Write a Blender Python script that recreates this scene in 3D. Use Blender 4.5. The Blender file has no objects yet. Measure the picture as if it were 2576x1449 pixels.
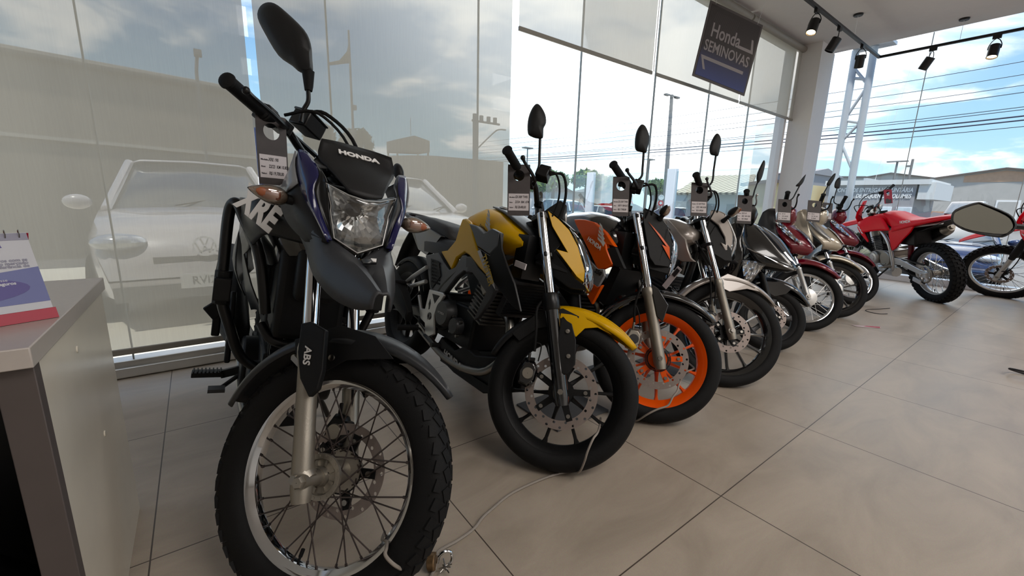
import bpy, bmesh, math, random
import numpy as np
from mathutils import Vector, Matrix
random.seed(7)
PI = math.pi
SC = bpy.context.scene
COL = SC.collection
def R_(d): return math.radians(d)

# ---------------------------------------------------------------- materials
def _mat(name):
    m = bpy.data.materials.new(name); m.use_nodes = True
    nt = m.node_tree; b = nt.nodes['Principled BSDF']
    return m, nt, b
def setin(b, **kw):
    for k, v in kw.items():
        k = k.replace('_', ' ')
        if k in b.inputs:
            if isinstance(v, tuple) and len(v) == 3: v = (*v, 1)
            b.inputs[k].default_value = v
def s2l(c):
    return tuple(((x/255)/12.92 if x/255 <= .04045 else ((x/255+.055)/1.055)**2.4) for x in c)
def pmat(name, rgb, rough=.5, metal=0., coat=0., var=.12, nscale=18., bump=0., bscale=200., spec=.5, crough=.03, emit=None):
    m, nt, b = _mat(name)
    c = s2l(rgb)
    n = nt.nodes; L = nt.links
    tc = n.new('ShaderNodeTexCoord'); nz = n.new('ShaderNodeTexNoise'); nz.inputs['Scale'].default_value = nscale
    nz.inputs['Detail'].default_value = 4
    L.new(tc.outputs['Object'], nz.inputs['Vector'])
    mx = n.new('ShaderNodeMix'); mx.data_type = 'RGBA'
    mx.inputs[6].default_value = (*[x*(1-var) for x in c], 1); mx.inputs[7].default_value = (*[min(1, x*(1+var)) for x in c], 1)
    L.new(nz.outputs['Fac'], mx.inputs[0]); L.new(mx.outputs[2], b.inputs['Base Color'])
    setin(b, Roughness=rough, Metallic=metal)
    b.inputs['Specular IOR Level'].default_value = spec
    if coat: b.inputs['Coat Weight'].default_value = coat; b.inputs['Coat Roughness'].default_value = crough
    if bump:
        nb = n.new('ShaderNodeTexNoise'); nb.inputs['Scale'].default_value = bscale
        L.new(tc.outputs['Object'], nb.inputs['Vector'])
        bp = n.new('ShaderNodeBump'); bp.inputs['Strength'].default_value = bump; bp.inputs['Distance'].default_value = .002
        L.new(nb.outputs['Fac'], bp.inputs['Height']); L.new(bp.outputs['Normal'], b.inputs['Normal'])
    if emit: b.inputs['Emission Color'].default_value = (*s2l(emit[0]), 1); b.inputs['Emission Strength'].default_value = emit[1]
    return m
def glassmat(name, tint=(235, 245, 245), refl=.08, fres=True, rough=0.):
    m = bpy.data.materials.new(name); m.use_nodes = True; nt = m.node_tree; n = nt.nodes; L = nt.links
    n.clear(); o = n.new('ShaderNodeOutputMaterial'); t = n.new('ShaderNodeBsdfTransparent'); g = n.new('ShaderNodeBsdfGlossy')
    t.inputs[0].default_value = (*s2l(tint), 1); g.inputs['Roughness'].default_value = rough; g.inputs[0].default_value = (1, 1, 1, 1)
    mx = n.new('ShaderNodeMixShader')
    if fres:
        lw = n.new('ShaderNodeLayerWeight'); lw.inputs[0].default_value = .25
        mu = n.new('ShaderNodeMath'); mu.operation = 'MULTIPLY_ADD'; mu.inputs[1].default_value = .45; mu.inputs[2].default_value = refl
        L.new(lw.outputs['Fresnel'], mu.inputs[0]); L.new(mu.outputs[0], mx.inputs[0])
    else: mx.inputs[0].default_value = refl
    L.new(t.outputs[0], mx.inputs[1]); L.new(g.outputs[0], mx.inputs[2]); L.new(mx.outputs[0], o.inputs[0])
    return m
M = {}
def mk():
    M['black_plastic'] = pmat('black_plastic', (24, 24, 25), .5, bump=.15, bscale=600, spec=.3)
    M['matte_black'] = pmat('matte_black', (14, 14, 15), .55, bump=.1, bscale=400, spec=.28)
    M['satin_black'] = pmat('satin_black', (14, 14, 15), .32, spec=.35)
    M['grey_plastic'] = pmat('grey_plastic', (50, 51, 54), .45, bump=.1, bscale=500, spec=.35)
    M['dark_grey'] = pmat('dark_grey', (38, 40, 43), .4, coat=.1, crough=.2, spec=.4)
    M['gloss_black'] = pmat('gloss_black', (10, 10, 12), .18, coat=1.)
    M['rubber'] = pmat('rubber', (13, 13, 14), .7, bump=.25, bscale=300, spec=.25)
    M['seat_vinyl'] = pmat('seat_vinyl', (38, 38, 40), .5, bump=.4, bscale=500)
    M['chrome'] = pmat('chrome', (205, 207, 210), .07, 1., var=.03)
    M['steel'] = pmat('steel', (150, 146, 140), .3, 1., var=.1)
    M['disc_steel'] = pmat('disc_steel', (140, 128, 122), .42, .55, var=.14, nscale=60)
    M['alu'] = pmat('alu', (156, 150, 140), .42, .85, var=.08, bump=.15, bscale=250)
    M['alu_light'] = pmat('alu_light', (198, 197, 195), .34, .8, var=.06)
    M['alu_dark'] = pmat('alu_dark', (66, 66, 68), .42, .7)
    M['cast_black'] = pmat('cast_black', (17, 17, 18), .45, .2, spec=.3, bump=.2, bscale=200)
    M['spoke'] = pmat('spoke', (86, 78, 76), .35, .9)
    M['yellow'] = pmat('yellow_paint', (206, 158, 0), .3, .0, .08, var=.05, nscale=900, spec=.12)
    M['orange'] = pmat('orange_paint', (226, 88, 8), .26, .0, .25, var=.05, spec=.2)
    M['orange_rim'] = pmat('orange_rim', (230, 84, 6), .3, .0, .25, var=.04, spec=.25)
    M['silver_paint'] = pmat('silver_paint', (150, 142, 136), .3, .4, .6, var=.06, nscale=800)
    M['navy'] = pmat('navy_paint', (8, 9, 66), .22, .0, .5, var=.05, spec=.4)
    M['red_paint'] = pmat('dark_red_paint', (106, 1, 24), .22, .1, .6, var=.05, spec=.3)
    M['beige_paint'] = pmat('beige_paint', (186, 176, 158), .25, .35, 1., var=.05)
    M['crf_red'] = pmat('bright_red_plastic', (232, 0, 30), .4, .0, .0, var=.04, spec=.18)
    M['pearl_white'] = pmat('white_plastic', (206, 206, 206), .35, coat=.4)
    M['decal'] = pmat('silver_decal', (178, 178, 178), .4, var=.05)
    M['decal_white'] = pmat('white_decal', (232, 230, 228), .45, var=.03)
    M['decal_black'] = pmat('black_decal', (22, 20, 22), .5)
    M['decal_gold'] = pmat('gold_decal', (170, 140, 40), .4)
    M['decal_dark'] = pmat('dark_decal', (96, 74, 20), .5)
    M['lens_clear'] = glassmat('clear_lens', (238, 240, 242), .14)
    M['lens_ind'] = glassmat('indicator_lens', (240, 234, 226), .2)
    M['ind_shell'] = pmat('indicator_reflector', (176, 160, 148), .25, .6, bump=.6, bscale=260)
    M['light_grey'] = pmat('light_grey_plastic', (128, 130, 134), .3, coat=.5)
    M['mid_grey'] = pmat('mid_grey_plastic', (70, 73, 77), .42, bump=.1, bscale=500)
    M['lens_smoke'] = glassmat('smoke_lens', (196, 200, 206), .2)
    M['amber'] = pmat('amber_bulb', (150, 84, 52), .4)
    M['amber_dim'] = pmat('amber_shell', (150, 88, 62), .25, .2, .8)
    M['mirror'] = pmat('mirror_glass', (100, 99, 92), .03, 1., var=.01)
    M['tag'] = pmat('grey_card', (66, 60, 60), .6, var=.25, nscale=40)
    M['tag_red'] = pmat('red_card', (150, 14, 46), .55, var=.2, nscale=30)
    M['paper'] = pmat('white_paper', (205, 198, 200), .7, var=.03)
    M['ink'] = pmat('ink', (30, 26, 30), .7)
    M['refl'] = reflmat()
    M['sky_glass'] = glassmat('window_glass', (246, 250, 250), .05)
    M['rail_glass'] = glassmat('railing_glass', (214, 232, 236), .1)
def reflmat():
    m, nt, b = _mat('reflector'); n = nt.nodes; L = nt.links
    tc = n.new('ShaderNodeTexCoord'); v = n.new('ShaderNodeTexVoronoi'); v.inputs['Scale'].default_value = 26
    mp = n.new('ShaderNodeMapping'); mp.inputs['Scale'].default_value = (1, 2.2, .7)
    L.new(tc.outputs['Object'], mp.inputs[0]); L.new(mp.outputs[0], v.inputs['Vector'])
    bp = n.new('ShaderNodeBump'); bp.inputs['Strength'].default_value = 1.; bp.inputs['Distance'].default_value = .05
    L.new(v.outputs['Distance'], bp.inputs['Height']); L.new(bp.outputs['Normal'], b.inputs['Normal'])
    setin(b, Base_Color=(.86, .86, .86), Metallic=1., Roughness=.12)
    return m

# ---------------------------------------------------------------- geometry collector
def crs(pts, n=6, closed=False):
    P = [np.array(p, float) for p in pts]; out = []
    N = len(P)
    if N < 3 and not closed: return P
    rng = range(N if closed else N-1)
    for i in rng:
        if closed: p0, p1, p2, p3 = P[i-1], P[i], P[(i+1) % N], P[(i+2) % N]
        else: p0, p1, p2, p3 = P[max(i-1, 0)], P[i], P[i+1], P[min(i+2, N-1)]
        for k in range(n):
            t = k/n
            out.append(.5*((2*p1)+(-p0+p2)*t+(2*p0-5*p1+4*p2-p3)*t*t+(-p0+3*p1-3*p2+p3)*t**3))
    if not closed: out.append(P[-1])
    return out
class G:
    def __init__(s): s.v = []; s.f = []
    def add(s, vs, fs):
        o = len(s.v); s.v += [tuple(map(float, v)) for v in vs]; s.f += [[o+i for i in f] for f in fs]; return s
    def box(s, c, d, rot=None):
        x, y, z = [k/2 for k in d]; V_ = [np.array(p, float) for p in ((-x,-y,-z),(x,-y,-z),(x,y,-z),(-x,y,-z),(-x,-y,z),(x,-y,z),(x,y,z),(-x,y,z))]
        if rot is not None: V_ = [rot @ p for p in V_]
        return s.add([p+np.array(c) for p in V_], [(0,3,2,1),(4,5,6,7),(0,1,5,4),(1,2,6,5),(2,3,7,6),(3,0,4,7)])
    def bar(s, a, b, w, h, up=(0,0,1)):
        a = np.array(a, float); b = np.array(b, float); d = b-a; L = np.linalg.norm(d); d = d/L
        u = np.array(up, float); sd = np.cross(u, d)
        if np.linalg.norm(sd) < 1e-6: sd = np.cross((1, 0, 0), d)
        sd = sd/np.linalg.norm(sd); u = np.cross(d, sd)
        return s.box((a+b)/2, (L, w, h), np.stack([d, sd, u], 1))
    def ring_frame(s, d, prev=None):
        d = d/np.linalg.norm(d)
        a = prev if prev is not None else (np.array((0, 0, 1.)) if abs(d[2]) < .9 else np.array((1., 0, 0)))
        u = a-d*np.dot(a, d); n_ = np.linalg.norm(u)
        if n_ < 1e-6: u = np.cross(d, (0, 1, 0)); n_ = np.linalg.norm(u)
        u = u/n_; return u, np.cross(d, u)
    def tube(s, pts, r, n=10, spl=0, caps=True, flat=1.):
        if spl:
            m = len(pts); 
            if not np.isscalar(r): r = np.interp(np.linspace(0, m-1, (m-1)*spl+1), range(m), r)
            pts = crs(pts, spl)
        P = [np.array(p, float) for p in pts]
        rr = [r]*len(P) if np.isscalar(r) else list(r)
        vs = []; u = None
        for i, p in enumerate(P):
            d = P[min(i+1, len(P)-1)]-P[max(i-1, 0)]
            u, w = s.ring_frame(d, u)
            for k in range(n):
                a = 2*PI*k/n; vs.append(p+rr[i]*(math.cos(a)*u*flat+math.sin(a)*w))
        fs = []
        for i in range(len(P)-1):
            for k in range(n): fs.append((i*n+k, i*n+(k+1) % n, (i+1)*n+(k+1) % n, (i+1)*n+k))
        if caps: fs.append(tuple(range(n-1, -1, -1))); fs.append(tuple((len(P)-1)*n+k for k in range(n)))
        return s.add(vs, fs)
    def cyl(s, a, b, r, r2=None, n=20): return s.tube([a, b], [r, r if r2 is None else r2], n)
    def lathe(s, prof, o=(0,0,0), ax=(0,1,0), n=48, closed=False):
        # prof: (radius, offset along axis)
        ax = np.array(ax, float); ax = ax/np.linalg.norm(ax); u, w = s.ring_frame(ax); o = np.array(o, float)
        vs = []
        for k in range(n):
            a = 2*PI*k/n; e = math.cos(a)*u+math.sin(a)*w
            for r, h in prof: vs.append(o+ax*h+e*r)
        m = len(prof); fs = []
        for k in range(n):
            k2 = (k+1) % n
            for j in range(m if closed else m-1):
                j2 = (j+1) % m; fs.append((k*m+j, k2*m+j, k2*m+j2, k*m+j2))
        return s.add(vs, fs)
    def sphere(s, c, r, n=12, sc=(1,1,1)):
        prof = [(max(1e-4, math.sin(PI*i/n)), -math.cos(PI*i/n)) for i in range(n+1)]
        g = G().lathe(prof, (0,0,0), (0,0,1), n*2)
        rr = (r, r, r) if np.isscalar(r) else r
        return s.add([(c[0]+v[0]*rr[0], c[1]+v[1]*rr[1], c[2]+v[2]*rr[2]) for v in g.v], g.f)
    def prism(s, poly, off):
        # poly: list of 3d points (n-gon), off: vector or list of vectors to the other face
        P = [np.array(p, float) for p in poly]; n = len(P)
        Q = [p+np.array(off, float) for p in P]
        return s.add(P+Q, [tuple(range(n)), tuple(range(2*n-1, n-1, -1))]+[(i, n+i, n+(i+1) % n, (i+1) % n) for i in range(n)])
    def xz(s, pts, y, t):
        # side polygon in the x-z plane; y: number or per-point third value
        return s.prism([(p[0], p[2] if len(p) > 2 else y, p[1]) for p in pts], (0, t, 0))
    def loft(s, rings, caps=True, closed=True):
        m = len(rings[0]); vs = [p for r in rings for p in r]; fs = []
        for i in range(len(rings)-1):
            for k in range(m if closed else m-1):
                fs.append((i*m+k, i*m+(k+1) % m, (i+1)*m+(k+1) % m, (i+1)*m+k))
        if caps: fs.append(tuple(range(m-1, -1, -1))); fs.append(tuple((len(rings)-1)*m+k for k in range(m)))
        return s.add(vs, fs)
    def sheet(s, rows, spl=0, spl2=0):
        if spl: rows = [crs(r, spl) for r in rows]
        if spl2: rows = [list(x) for x in zip(*[crs(c, spl2) for c in zip(*rows)])]
        m = len(rows[0]); vs = [p for r in rows for p in r]
        return s.add(vs, [(i*m+k, i*m+k+1, (i+1)*m+k+1, (i+1)*m+k) for i in range(len(rows)-1) for k in range(m-1)])
    def mirror(s):
        n = len(s.v); s.v += [(x, -y, z) for x, y, z in s.v]; s.f += [[n+i for i in reversed(f)] for f in s.f]; return s
    def xf(s, fn): s.v = [tuple(fn(np.array(v))) for v in s.v]; return s
def obj(name, g, mat, parent=None, mtx=None, bevel=0, solid=0, sub=0, ang=35, seg=2):
    me = bpy.data.meshes.new(name); me.from_pydata(g.v, [], g.f)
    bm = bmesh.new(); bm.from_mesh(me)
    bmesh.ops.remove_doubles(bm, verts=bm.verts, dist=1e-5)
    bmesh.ops.recalc_face_normals(bm, faces=bm.faces); bm.to_mesh(me); bm.free()
    me.materials.append(M[mat] if isinstance(mat, str) else mat)
    me.shade_smooth()
    try: me.set_sharp_from_angle(angle=R_(ang))
    except Exception: pass
    o = bpy.data.objects.new(name, me); COL.objects.link(o)
    if solid:
        md = o.modifiers.new('s', 'SOLIDIFY'); md.thickness = solid; md.offset = 0
    if sub:
        md = o.modifiers.new('u', 'SUBSURF'); md.levels = sub; md.render_levels = sub
    if bevel:
        md = o.modifiers.new('b', 'BEVEL'); md.width = bevel; md.segments = seg; md.limit_method = 'ANGLE'; md.angle_limit = R_(38); md.harden_normals = False
    if parent: o.parent = parent
    if mtx is not None: o.matrix_local = mtx
    return o
def empty(name, mtx):
    o = bpy.data.objects.new(name, None); COL.objects.link(o); o.matrix_world = mtx; o.empty_display_size = .1; return o
def tag(o, label, cat, group=None, kind=None):
    if label: o['label'] = label
    if cat: o['category'] = cat
    if group: o['group'] = group
    if kind: o['kind'] = kind
    return o
def struct(name, g, mat, bevel=0, label=None):
    o = obj(name, g, mat, bevel=bevel); o['kind'] = 'structure'
    if label: o['label'] = label
    return o
def lab(o, l): o['label'] = l; return o
def text(name, s, size, mtx, mat, parent=None, ext=.0006, align='CENTER', shear=0., bold=0., sx=1.):
    cu = bpy.data.curves.new(name, 'FONT'); cu.body = s; cu.size = size; cu.extrude = ext; cu.align_x = align; cu.align_y = 'CENTER'
    cu.shear = shear; cu.offset = bold; cu.resolution_u = 3
    t = bpy.data.objects.new(name+'_c', cu); COL.objects.link(t)
    dg = bpy.context.evaluated_depsgraph_get(); dg.update()
    me = bpy.data.meshes.new_from_object(t.evaluated_get(dg)); bpy.data.objects.remove(t)
    for v in me.vertices: v.co.x *= sx
    me.materials.clear(); me.materials.append(M[mat] if isinstance(mat, str) else mat)
    o = bpy.data.objects.new(name, me); COL.objects.link(o)
    if parent: o.parent = parent
    o.matrix_local = mtx
    return o
def frame(o, x, y):
    # matrix from origin, x direction, approximate y direction (z = text normal)
    x = Vector(x).normalized(); z = x.cross(Vector(y)).normalized(); y = z.cross(x)
    m = Matrix((x, y, z)).transposed().to_4x4(); m.translation = Vector(o); return m
def TR(x, y, z): return Matrix.Translation((x, y, z))

# ---------------------------------------------------------------- motorcycle kinematics
def _rx(a): c, s = math.cos(a), math.sin(a); return np.array([[1,0,0],[0,c,-s],[0,s,c]])
def _ry(a): c, s = math.cos(a), math.sin(a); return np.array([[c,0,s],[0,1,0],[-s,0,c]])
def _rz(a): c, s = math.cos(a), math.sin(a); return np.array([[c,-s,0],[s,c,0],[0,0,1]])
def _ax(a, t):
    K = np.array([[0,-a[2],a[1]],[a[2],0,-a[0]],[-a[1],a[0],0]]); return np.eye(3)+np.sin(t)*K+(1-np.cos(t))*K@K
def m4(R3, t=(0,0,0)):
    m = Matrix([list(map(float, r)) for r in R3]).to_4x4(); m.translation = Vector([float(x) for x in t]); return m
class Rig:
    """Pose of one motorcycle: stands on both tyres, leans on its side stand, front end turned."""
    def __init__(s, name, geo, X, Y, psi, lean, delta):
        wb, Rf, Rr, wf, wr, rake, trail = geo
        s.wb, s.Rf, s.Rr, s.wf, s.wr = geo[:5]; e = R_(rake); s.rake = e
        s.Gp = np.array([wb+trail, 0, 0]); s.a = np.array([-math.sin(e), 0, math.cos(e)])
        S = _ax(s.a, R_(delta)); Rl = _rx(-R_(lean)); pitch = 0.; yaw = _rz(R_(psi))
        fs = lambda P: s.Gp+S@(np.array(P, float)-s.Gp)
        for it in range(30):
            Rb = yaw@Rl@_ry(pitch)
            def low(c, n, R, w):
                cw = Rb@c; nw = Rb@n; return cw[2]-(R-w/2)*math.sqrt(max(0, 1-nw[2]**2))-w/2
            zf = low(fs((wb, 0, Rf)), S@np.array([0, 1., 0]), Rf, s.wf); zr = low(np.array([0, 0, Rr]), np.array([0, 1., 0]), Rr, s.wr)
            pitch += (zf-zr)/wb
        s.W = m4(Rb, (X, Y, -zr)); s.Wi = s.W.inverted()
        s.S = m4(S, s.Gp-S@s.Gp)
        s.root = empty(name, s.W)
    def b(s, name, g, mat, parent=None, **k): return obj(name, g, mat, parent or s.root, **k)      # frame part
    def f(s, name, g, mat, parent=None, **k):                                                      # part of the turned front end
        if parent: return obj(name, g, mat, parent, **k)
        return obj(name, g, mat, s.root, mtx=s.S, **k)
    def loc(s, p): return np.array(s.Wi @ Vector(p))
    def world(s, p, st=False): return np.array(s.W @ ((s.S @ Vector(p)) if st else Vector(p)))
# ---------------------------------------------------------------- shared motorcycle parts
def disc_geo(r0, r1, y, t=.004, n=28, rows=2, hr=.0052, wavy=0.):
    g = G(); rs = np.linspace(r0, r1, rows+1)
    def P(r, a, yy): return (r*math.cos(a), yy, r*math.sin(a))
    for k in range(n):
        a0, a1 = 2*PI*k/n, 2*PI*(k+1)/n; am = (a0+a1)/2
        for j in range(rows):
            ra, rb = rs[j], rs[j+1]; rm = (ra+rb)/2
            bnd = [(ra, a0), (ra, am), (ra, a1), (rm, a1), (rb, a1), (rb, am), (rb, a0), (rm, a0)]
            if (k+j) % 2 == 0:
                hol = []
                for (r, a) in bnd:
                    d = math.atan2((r-rm), (a-am)*rm); hol.append((rm+hr*math.sin(d), am+hr*math.cos(d)/rm))
                for s_ in (-1, 1):
                    vs = [P(r, a, y+s_*t/2) for r, a in bnd]+[P(r, a, y+s_*t/2) for r, a in hol]
                    g.add(vs, [(i, (i+1) % 8, 8+(i+1) % 8, 8+i) for i in range(8)])
                g.add([P(r, a, y-t/2) for r, a in hol]+[P(r, a, y+t/2) for r, a in hol], [(i, (i+1) % 8, 8+(i+1) % 8, 8+i) for i in range(8)])
            else:
                for s_ in (-1, 1): g.add([P(r, a, y+s_*t/2) for r, a in bnd], [tuple(range(8))])
    m = n*2
    for r in (r0, r1):
        vs = [P(r, 2*PI*k/m, y-t/2) for k in range(m)]+[P(r, 2*PI*k/m, y+t/2) for k in range(m)]
        g.add(vs, [(k, (k+1) % m, m+(k+1) % m, m+k) for k in range(m)])
    return g
def tyre_geo(R, w, rb, tread, n=96):
    hs = (R-rb)/2+.004; rc = R-hs; prof = []
    for i in range(20):
        a = 2*PI*i/20; c, s_ = math.cos(a), math.sin(a)
        prof.append((rc+hs*math.copysign(abs(s_)**.85, s_), w/2*math.copysign(abs(c)**.8, c)))
    g = G().lathe(prof, n=n, closed=True)
    def block(a, y, l, wd, h, tilt=0., rr=None):
        r = (rr if rr else rc+hs*math.sqrt(max(0, 1-(2*abs(y)/w)**2.2)))
        ph = 0.9*(2*y/w)  # lean of the block across the crown
        er = np.array((math.cos(a), 0, math.sin(a))); et = np.array((-math.sin(a), 0, math.cos(a))); ey = np.array((0, 1., 0))
        up = math.cos(ph)*er+math.sin(ph)*ey; ac = math.cos(ph)*ey-math.sin(ph)*er
        t2 = math.cos(tilt)*et+math.sin(tilt)*ac; ac = np.cross(t2, up)
        g.box(er*r+ey*y+up*(h/2-.004), (l, wd, h+.006), np.stack([t2, ac, up], 1))
    if tread == 'trail':
        N = 46
        for k in range(N):
            a = 2*PI*k/N
            for sd in (-1, 1):
                block(a, sd*w*.17, 2*PI*R/N*.72, w*.22, .004, sd*.45)
                block(a+PI/N, sd*w*.40, 2*PI*R/N*.62, w*.2, .006, -sd*.3)
            block(a+PI/N, 0, 2*PI*R/N*.4, w*.12, .003)
            for sd in (-1, 1):  # moulding hairs on the shoulder
                if k % 2 == 0: block(a, sd*w*.485, .0012, .0012, .012)
    elif tread == 'knobby':
        N = 40
        for k in range(N):
            a = 2*PI*k/N
            for sd in (-1, 1):
                block(a, sd*w*.42, 2*PI*R/N*.62, w*.2, .013)
                block(a+PI/N, sd*w*.24, 2*PI*R/N*.55, w*.2, .013, sd*.1)
            block(a, 0, 2*PI*R/N*.5, w*.24, .012)
    elif tread == 'road':
        pass
    return g
def wheel(rig, front, R, w, rb, style, rim='cast_black', tread='road', disc=None, spokes=36, hubr=.045, hubw=.05, hubmat='alu', drum=0, angs=None, sw=(.014, .02), ro=None, spoke_mat='spoke', carrier='cast_black'):
    nm = 'front_wheel' if front else 'rear_wheel'
    T = TR(rig.wb, 0, rig.Rf) if front else TR(0, 0, rig.Rr)
    mtx = (rig.S @ T) if front else T
    wr = w*.36
    g = G()
    if style == 'spoked':
        f_ = rb+.011
        prof = [(f_, -wr), (f_-.003, -wr+.006), (rb-.004, -wr+.010), (rb-.008, -wr*.6), (rb-.017, -wr*.35), (rb-.019, 0), (rb-.017, wr*.35), (rb-.008, wr*.6), (rb-.004, wr-.010), (f_-.003, wr-.006), (f_, wr)]
        inn = [(r-.005, y) for r, y in prof]; inn[0] = (f_-.004, -wr-.003); inn[-1] = (f_-.004, wr+.003)
        g.lathe(prof+inn[::-1], n=96, closed=True)
    else:
        ro = ro or rb-.03
        prof = [(rb+.012, -wr), (rb+.004, -wr+.006), (rb-.006, -wr*.7), (rb-.012, 0), (rb-.006, wr*.7), (rb+.004, wr-.006), (rb+.012, wr), (rb+.004, wr+.004), (rb-.006, wr*.92), (ro+.006, wr*.5), (ro, wr*.3), (ro, -wr*.3), (ro+.006, -wr*.5), (rb-.006, -wr*.92), (rb+.004, -wr-.004)]
        g.lathe(prof, n=96, closed=True)
        for a, b in angs:    # spokes: angle at hub, angle at rim
            p0 = np.array((hubr*.8*math.cos(R_(a)), 0, hubr*.8*math.sin(R_(a)))); p1 = np.array(((ro+.006)*math.cos(R_(b)), 0, (ro+.006)*math.sin(R_(b))))
            d = p1-p0; d = d/np.linalg.norm(d); sd = np.cross(d, (0, 1, 0))
            rings = []
            for t, ww, dd in ((0, sw[1], hubw*.8), (.25, sw[0]*1.15, hubw*.6), (.6, sw[0], .032), (.86, sw[0]*1.1, .028), (.95, sw[0]*1.7, .026), (1, sw[0]*3.2, .024)):
                c = p0+(p1-p0)*t; rings.append([c+sd*ww/2*sx+np.array((0, dd/2*sy, 0)) for sx, sy in ((-1, -.7), (-.6, -1), (.6, -1), (1, -.7), (1, .7), (.6, 1), (-.6, 1), (-1, .7))])
            g.loft(rings)
        g.lathe([(.012, -hubw/2), (hubr, -hubw/2), (hubr*.9, 0), (hubr, hubw/2), (.012, hubw/2)], n=32)
    wh = rig.b(nm, g, rim, mtx=mtx)
    obj('tyre', tyre_geo(R, w, rb, tread), 'rubber', wh)
    if style == 'spoked':
        h = G(); fl = hubr
        if drum: h.lathe([(.01, -hubw/2), (.03, -hubw/2), (drum*.97, -hubw*.42), (drum, -hubw*.25), (drum, hubw*.3), (.03, hubw/2), (.01, hubw/2)], n=40)
        else:
            h.lathe([(.010, -hubw/2-.01), (.021, -hubw/2-.01), (.024, -hubw/2+.004), (fl*.72, -hubw/2+.006), (fl*.78, -hubw/2-.002), (fl, -hubw/2-.002), (fl, -hubw/2+.007), (fl*.62, -hubw/2+.014), (fl*.55, hubw/2-.012), (fl, hubw/2-.007), (fl, hubw/2), (.01, hubw/2)], n=48)
            for k in range(8):
                a = 2*PI*k/8; c, s_ = math.cos(a), math.sin(a)
                h.bar((.026*c, -hubw/2+.003, .026*s_), (fl*.74*c, -hubw/2+.003, fl*.74*s_), .006, .006, (0, 1, 0))
            for k in range(18):
                a = 2*PI*k/18; h.cyl((fl*.89*math.cos(a), -hubw/2-.004, fl*.89*math.sin(a)), (fl*.89*math.cos(a), -hubw/2, fl*.89*math.sin(a)), .0035, n=8)
        obj('hub', h, hubmat, wh)
        hr = (drum or fl)*.9; protos = {}
        for k in range(spokes):
            side = -1 if k % 2 else 1; a = 2*PI*k/spokes; sg = 1 if (k//2) % 2 else -1; key = (side, sg)
            if key not in protos:
                da = R_(62 if not drum else 35)*sg
                p0 = np.array((hr*math.cos(da), side*hubw*.42, hr*math.sin(da))); p1 = np.array((rb-.012, side*.006, 0)); d = (p0-p1)/np.linalg.norm(p0-p1)
                so = obj('spoke', G().tube([p0, p1+d*.017, p1+d*.0168, p1-d*.004], [.0021, .0021, .0036, .0036], 6), spoke_mat, wh); protos[key] = so
            else:
                so = protos[key].copy(); COL.objects.link(so); so.parent = wh
            so.matrix_local = Matrix.Rotation(-a, 4, 'Y')
        vv = G(); a = R_(-86); e = np.array((math.cos(a), 0, math.sin(a))); vv.tube([e*(rb-.018), e*(rb-.034)], .0035, 8); vv.tube([e*(rb-.034), e*(rb-.052)], .005, 10)
        obj('valve', vv, 'rubber', wh)
    if disc:
        r0, r1, y = disc[:3]; nh = disc[3] if len(disc) > 3 else 30
        d = obj('brake_disc', disc_geo(r0, r1, y, n=nh), 'disc_steel', wh)
        c = G(); c.lathe([(.018, y-.004), (.046, y-.004), (.046, y+.004), (.018, y+.004)], n=32)
        for k in range(5):
            a = 2*PI*k/5+.31; ca, sa = math.cos(a), math.sin(a); c.bar((.03*ca, y, .03*sa), ((r0+.006)*ca, y, (r0+.006)*sa), .024, .007, (0, 1, 0))
        obj('disc_carrier', c, carrier, wh)
        for k in range(5):
            a = 2*PI*k/5+.31; rr = r0-.012; p = np.array((rr*math.cos(a), y-.004, rr*math.sin(a))); obj('disc_bolt', G().cyl(p, p+np.array((0, -.007, 0)), .0075, n=12), 'steel', wh)
        if len(disc) > 4:
            ab = G(); r = .052
            for k in range(60): ab.box((r*math.cos(2*PI*k/60), y-.006, r*math.sin(2*PI*k/60)), (.009, .002, .0028), _ry(-2*PI*k/60))
            ab.lathe([(.044, y-.007), (.048, y-.007), (.048, y-.005), (.044, y-.005)], n=40, closed=True); ab.lathe([(.0565, y-.007), (.059, y-.007), (.059, y-.005), (.0565, y-.005)], n=40, closed=True)
            obj('abs_ring', ab, 'cast_black', wh)
    return wh
def fender_geo(cx, cz, R, a0, a1, wf, drop=.03, n=16, ridge=0., skirts=None):
    rows = []
    for i in range(n+1):
        u = i/n; a = R_(a0+(a1-a0)*u); hw = wf(u); row = []
        dr = drop*(hw/.07)
        for t in (-1.12, -1, -.75, -.45, -.16, 0, .16, .45, .75, 1, 1.12):
            tt = max(-1, min(1, t)); y = hw*math.sin(tt*R_(85)); r = R+(ridge if t == 0 else 0)-dr*(1-math.cos(tt*R_(85)))-(.012 if abs(t) > 1 else 0)
            if skirts and abs(t) > 1: r -= skirts(u)
            row.append((cx+r*math.cos(a), y, cz+r*math.sin(a)))
        rows.append(row)
    return G().sheet(rows)
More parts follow.
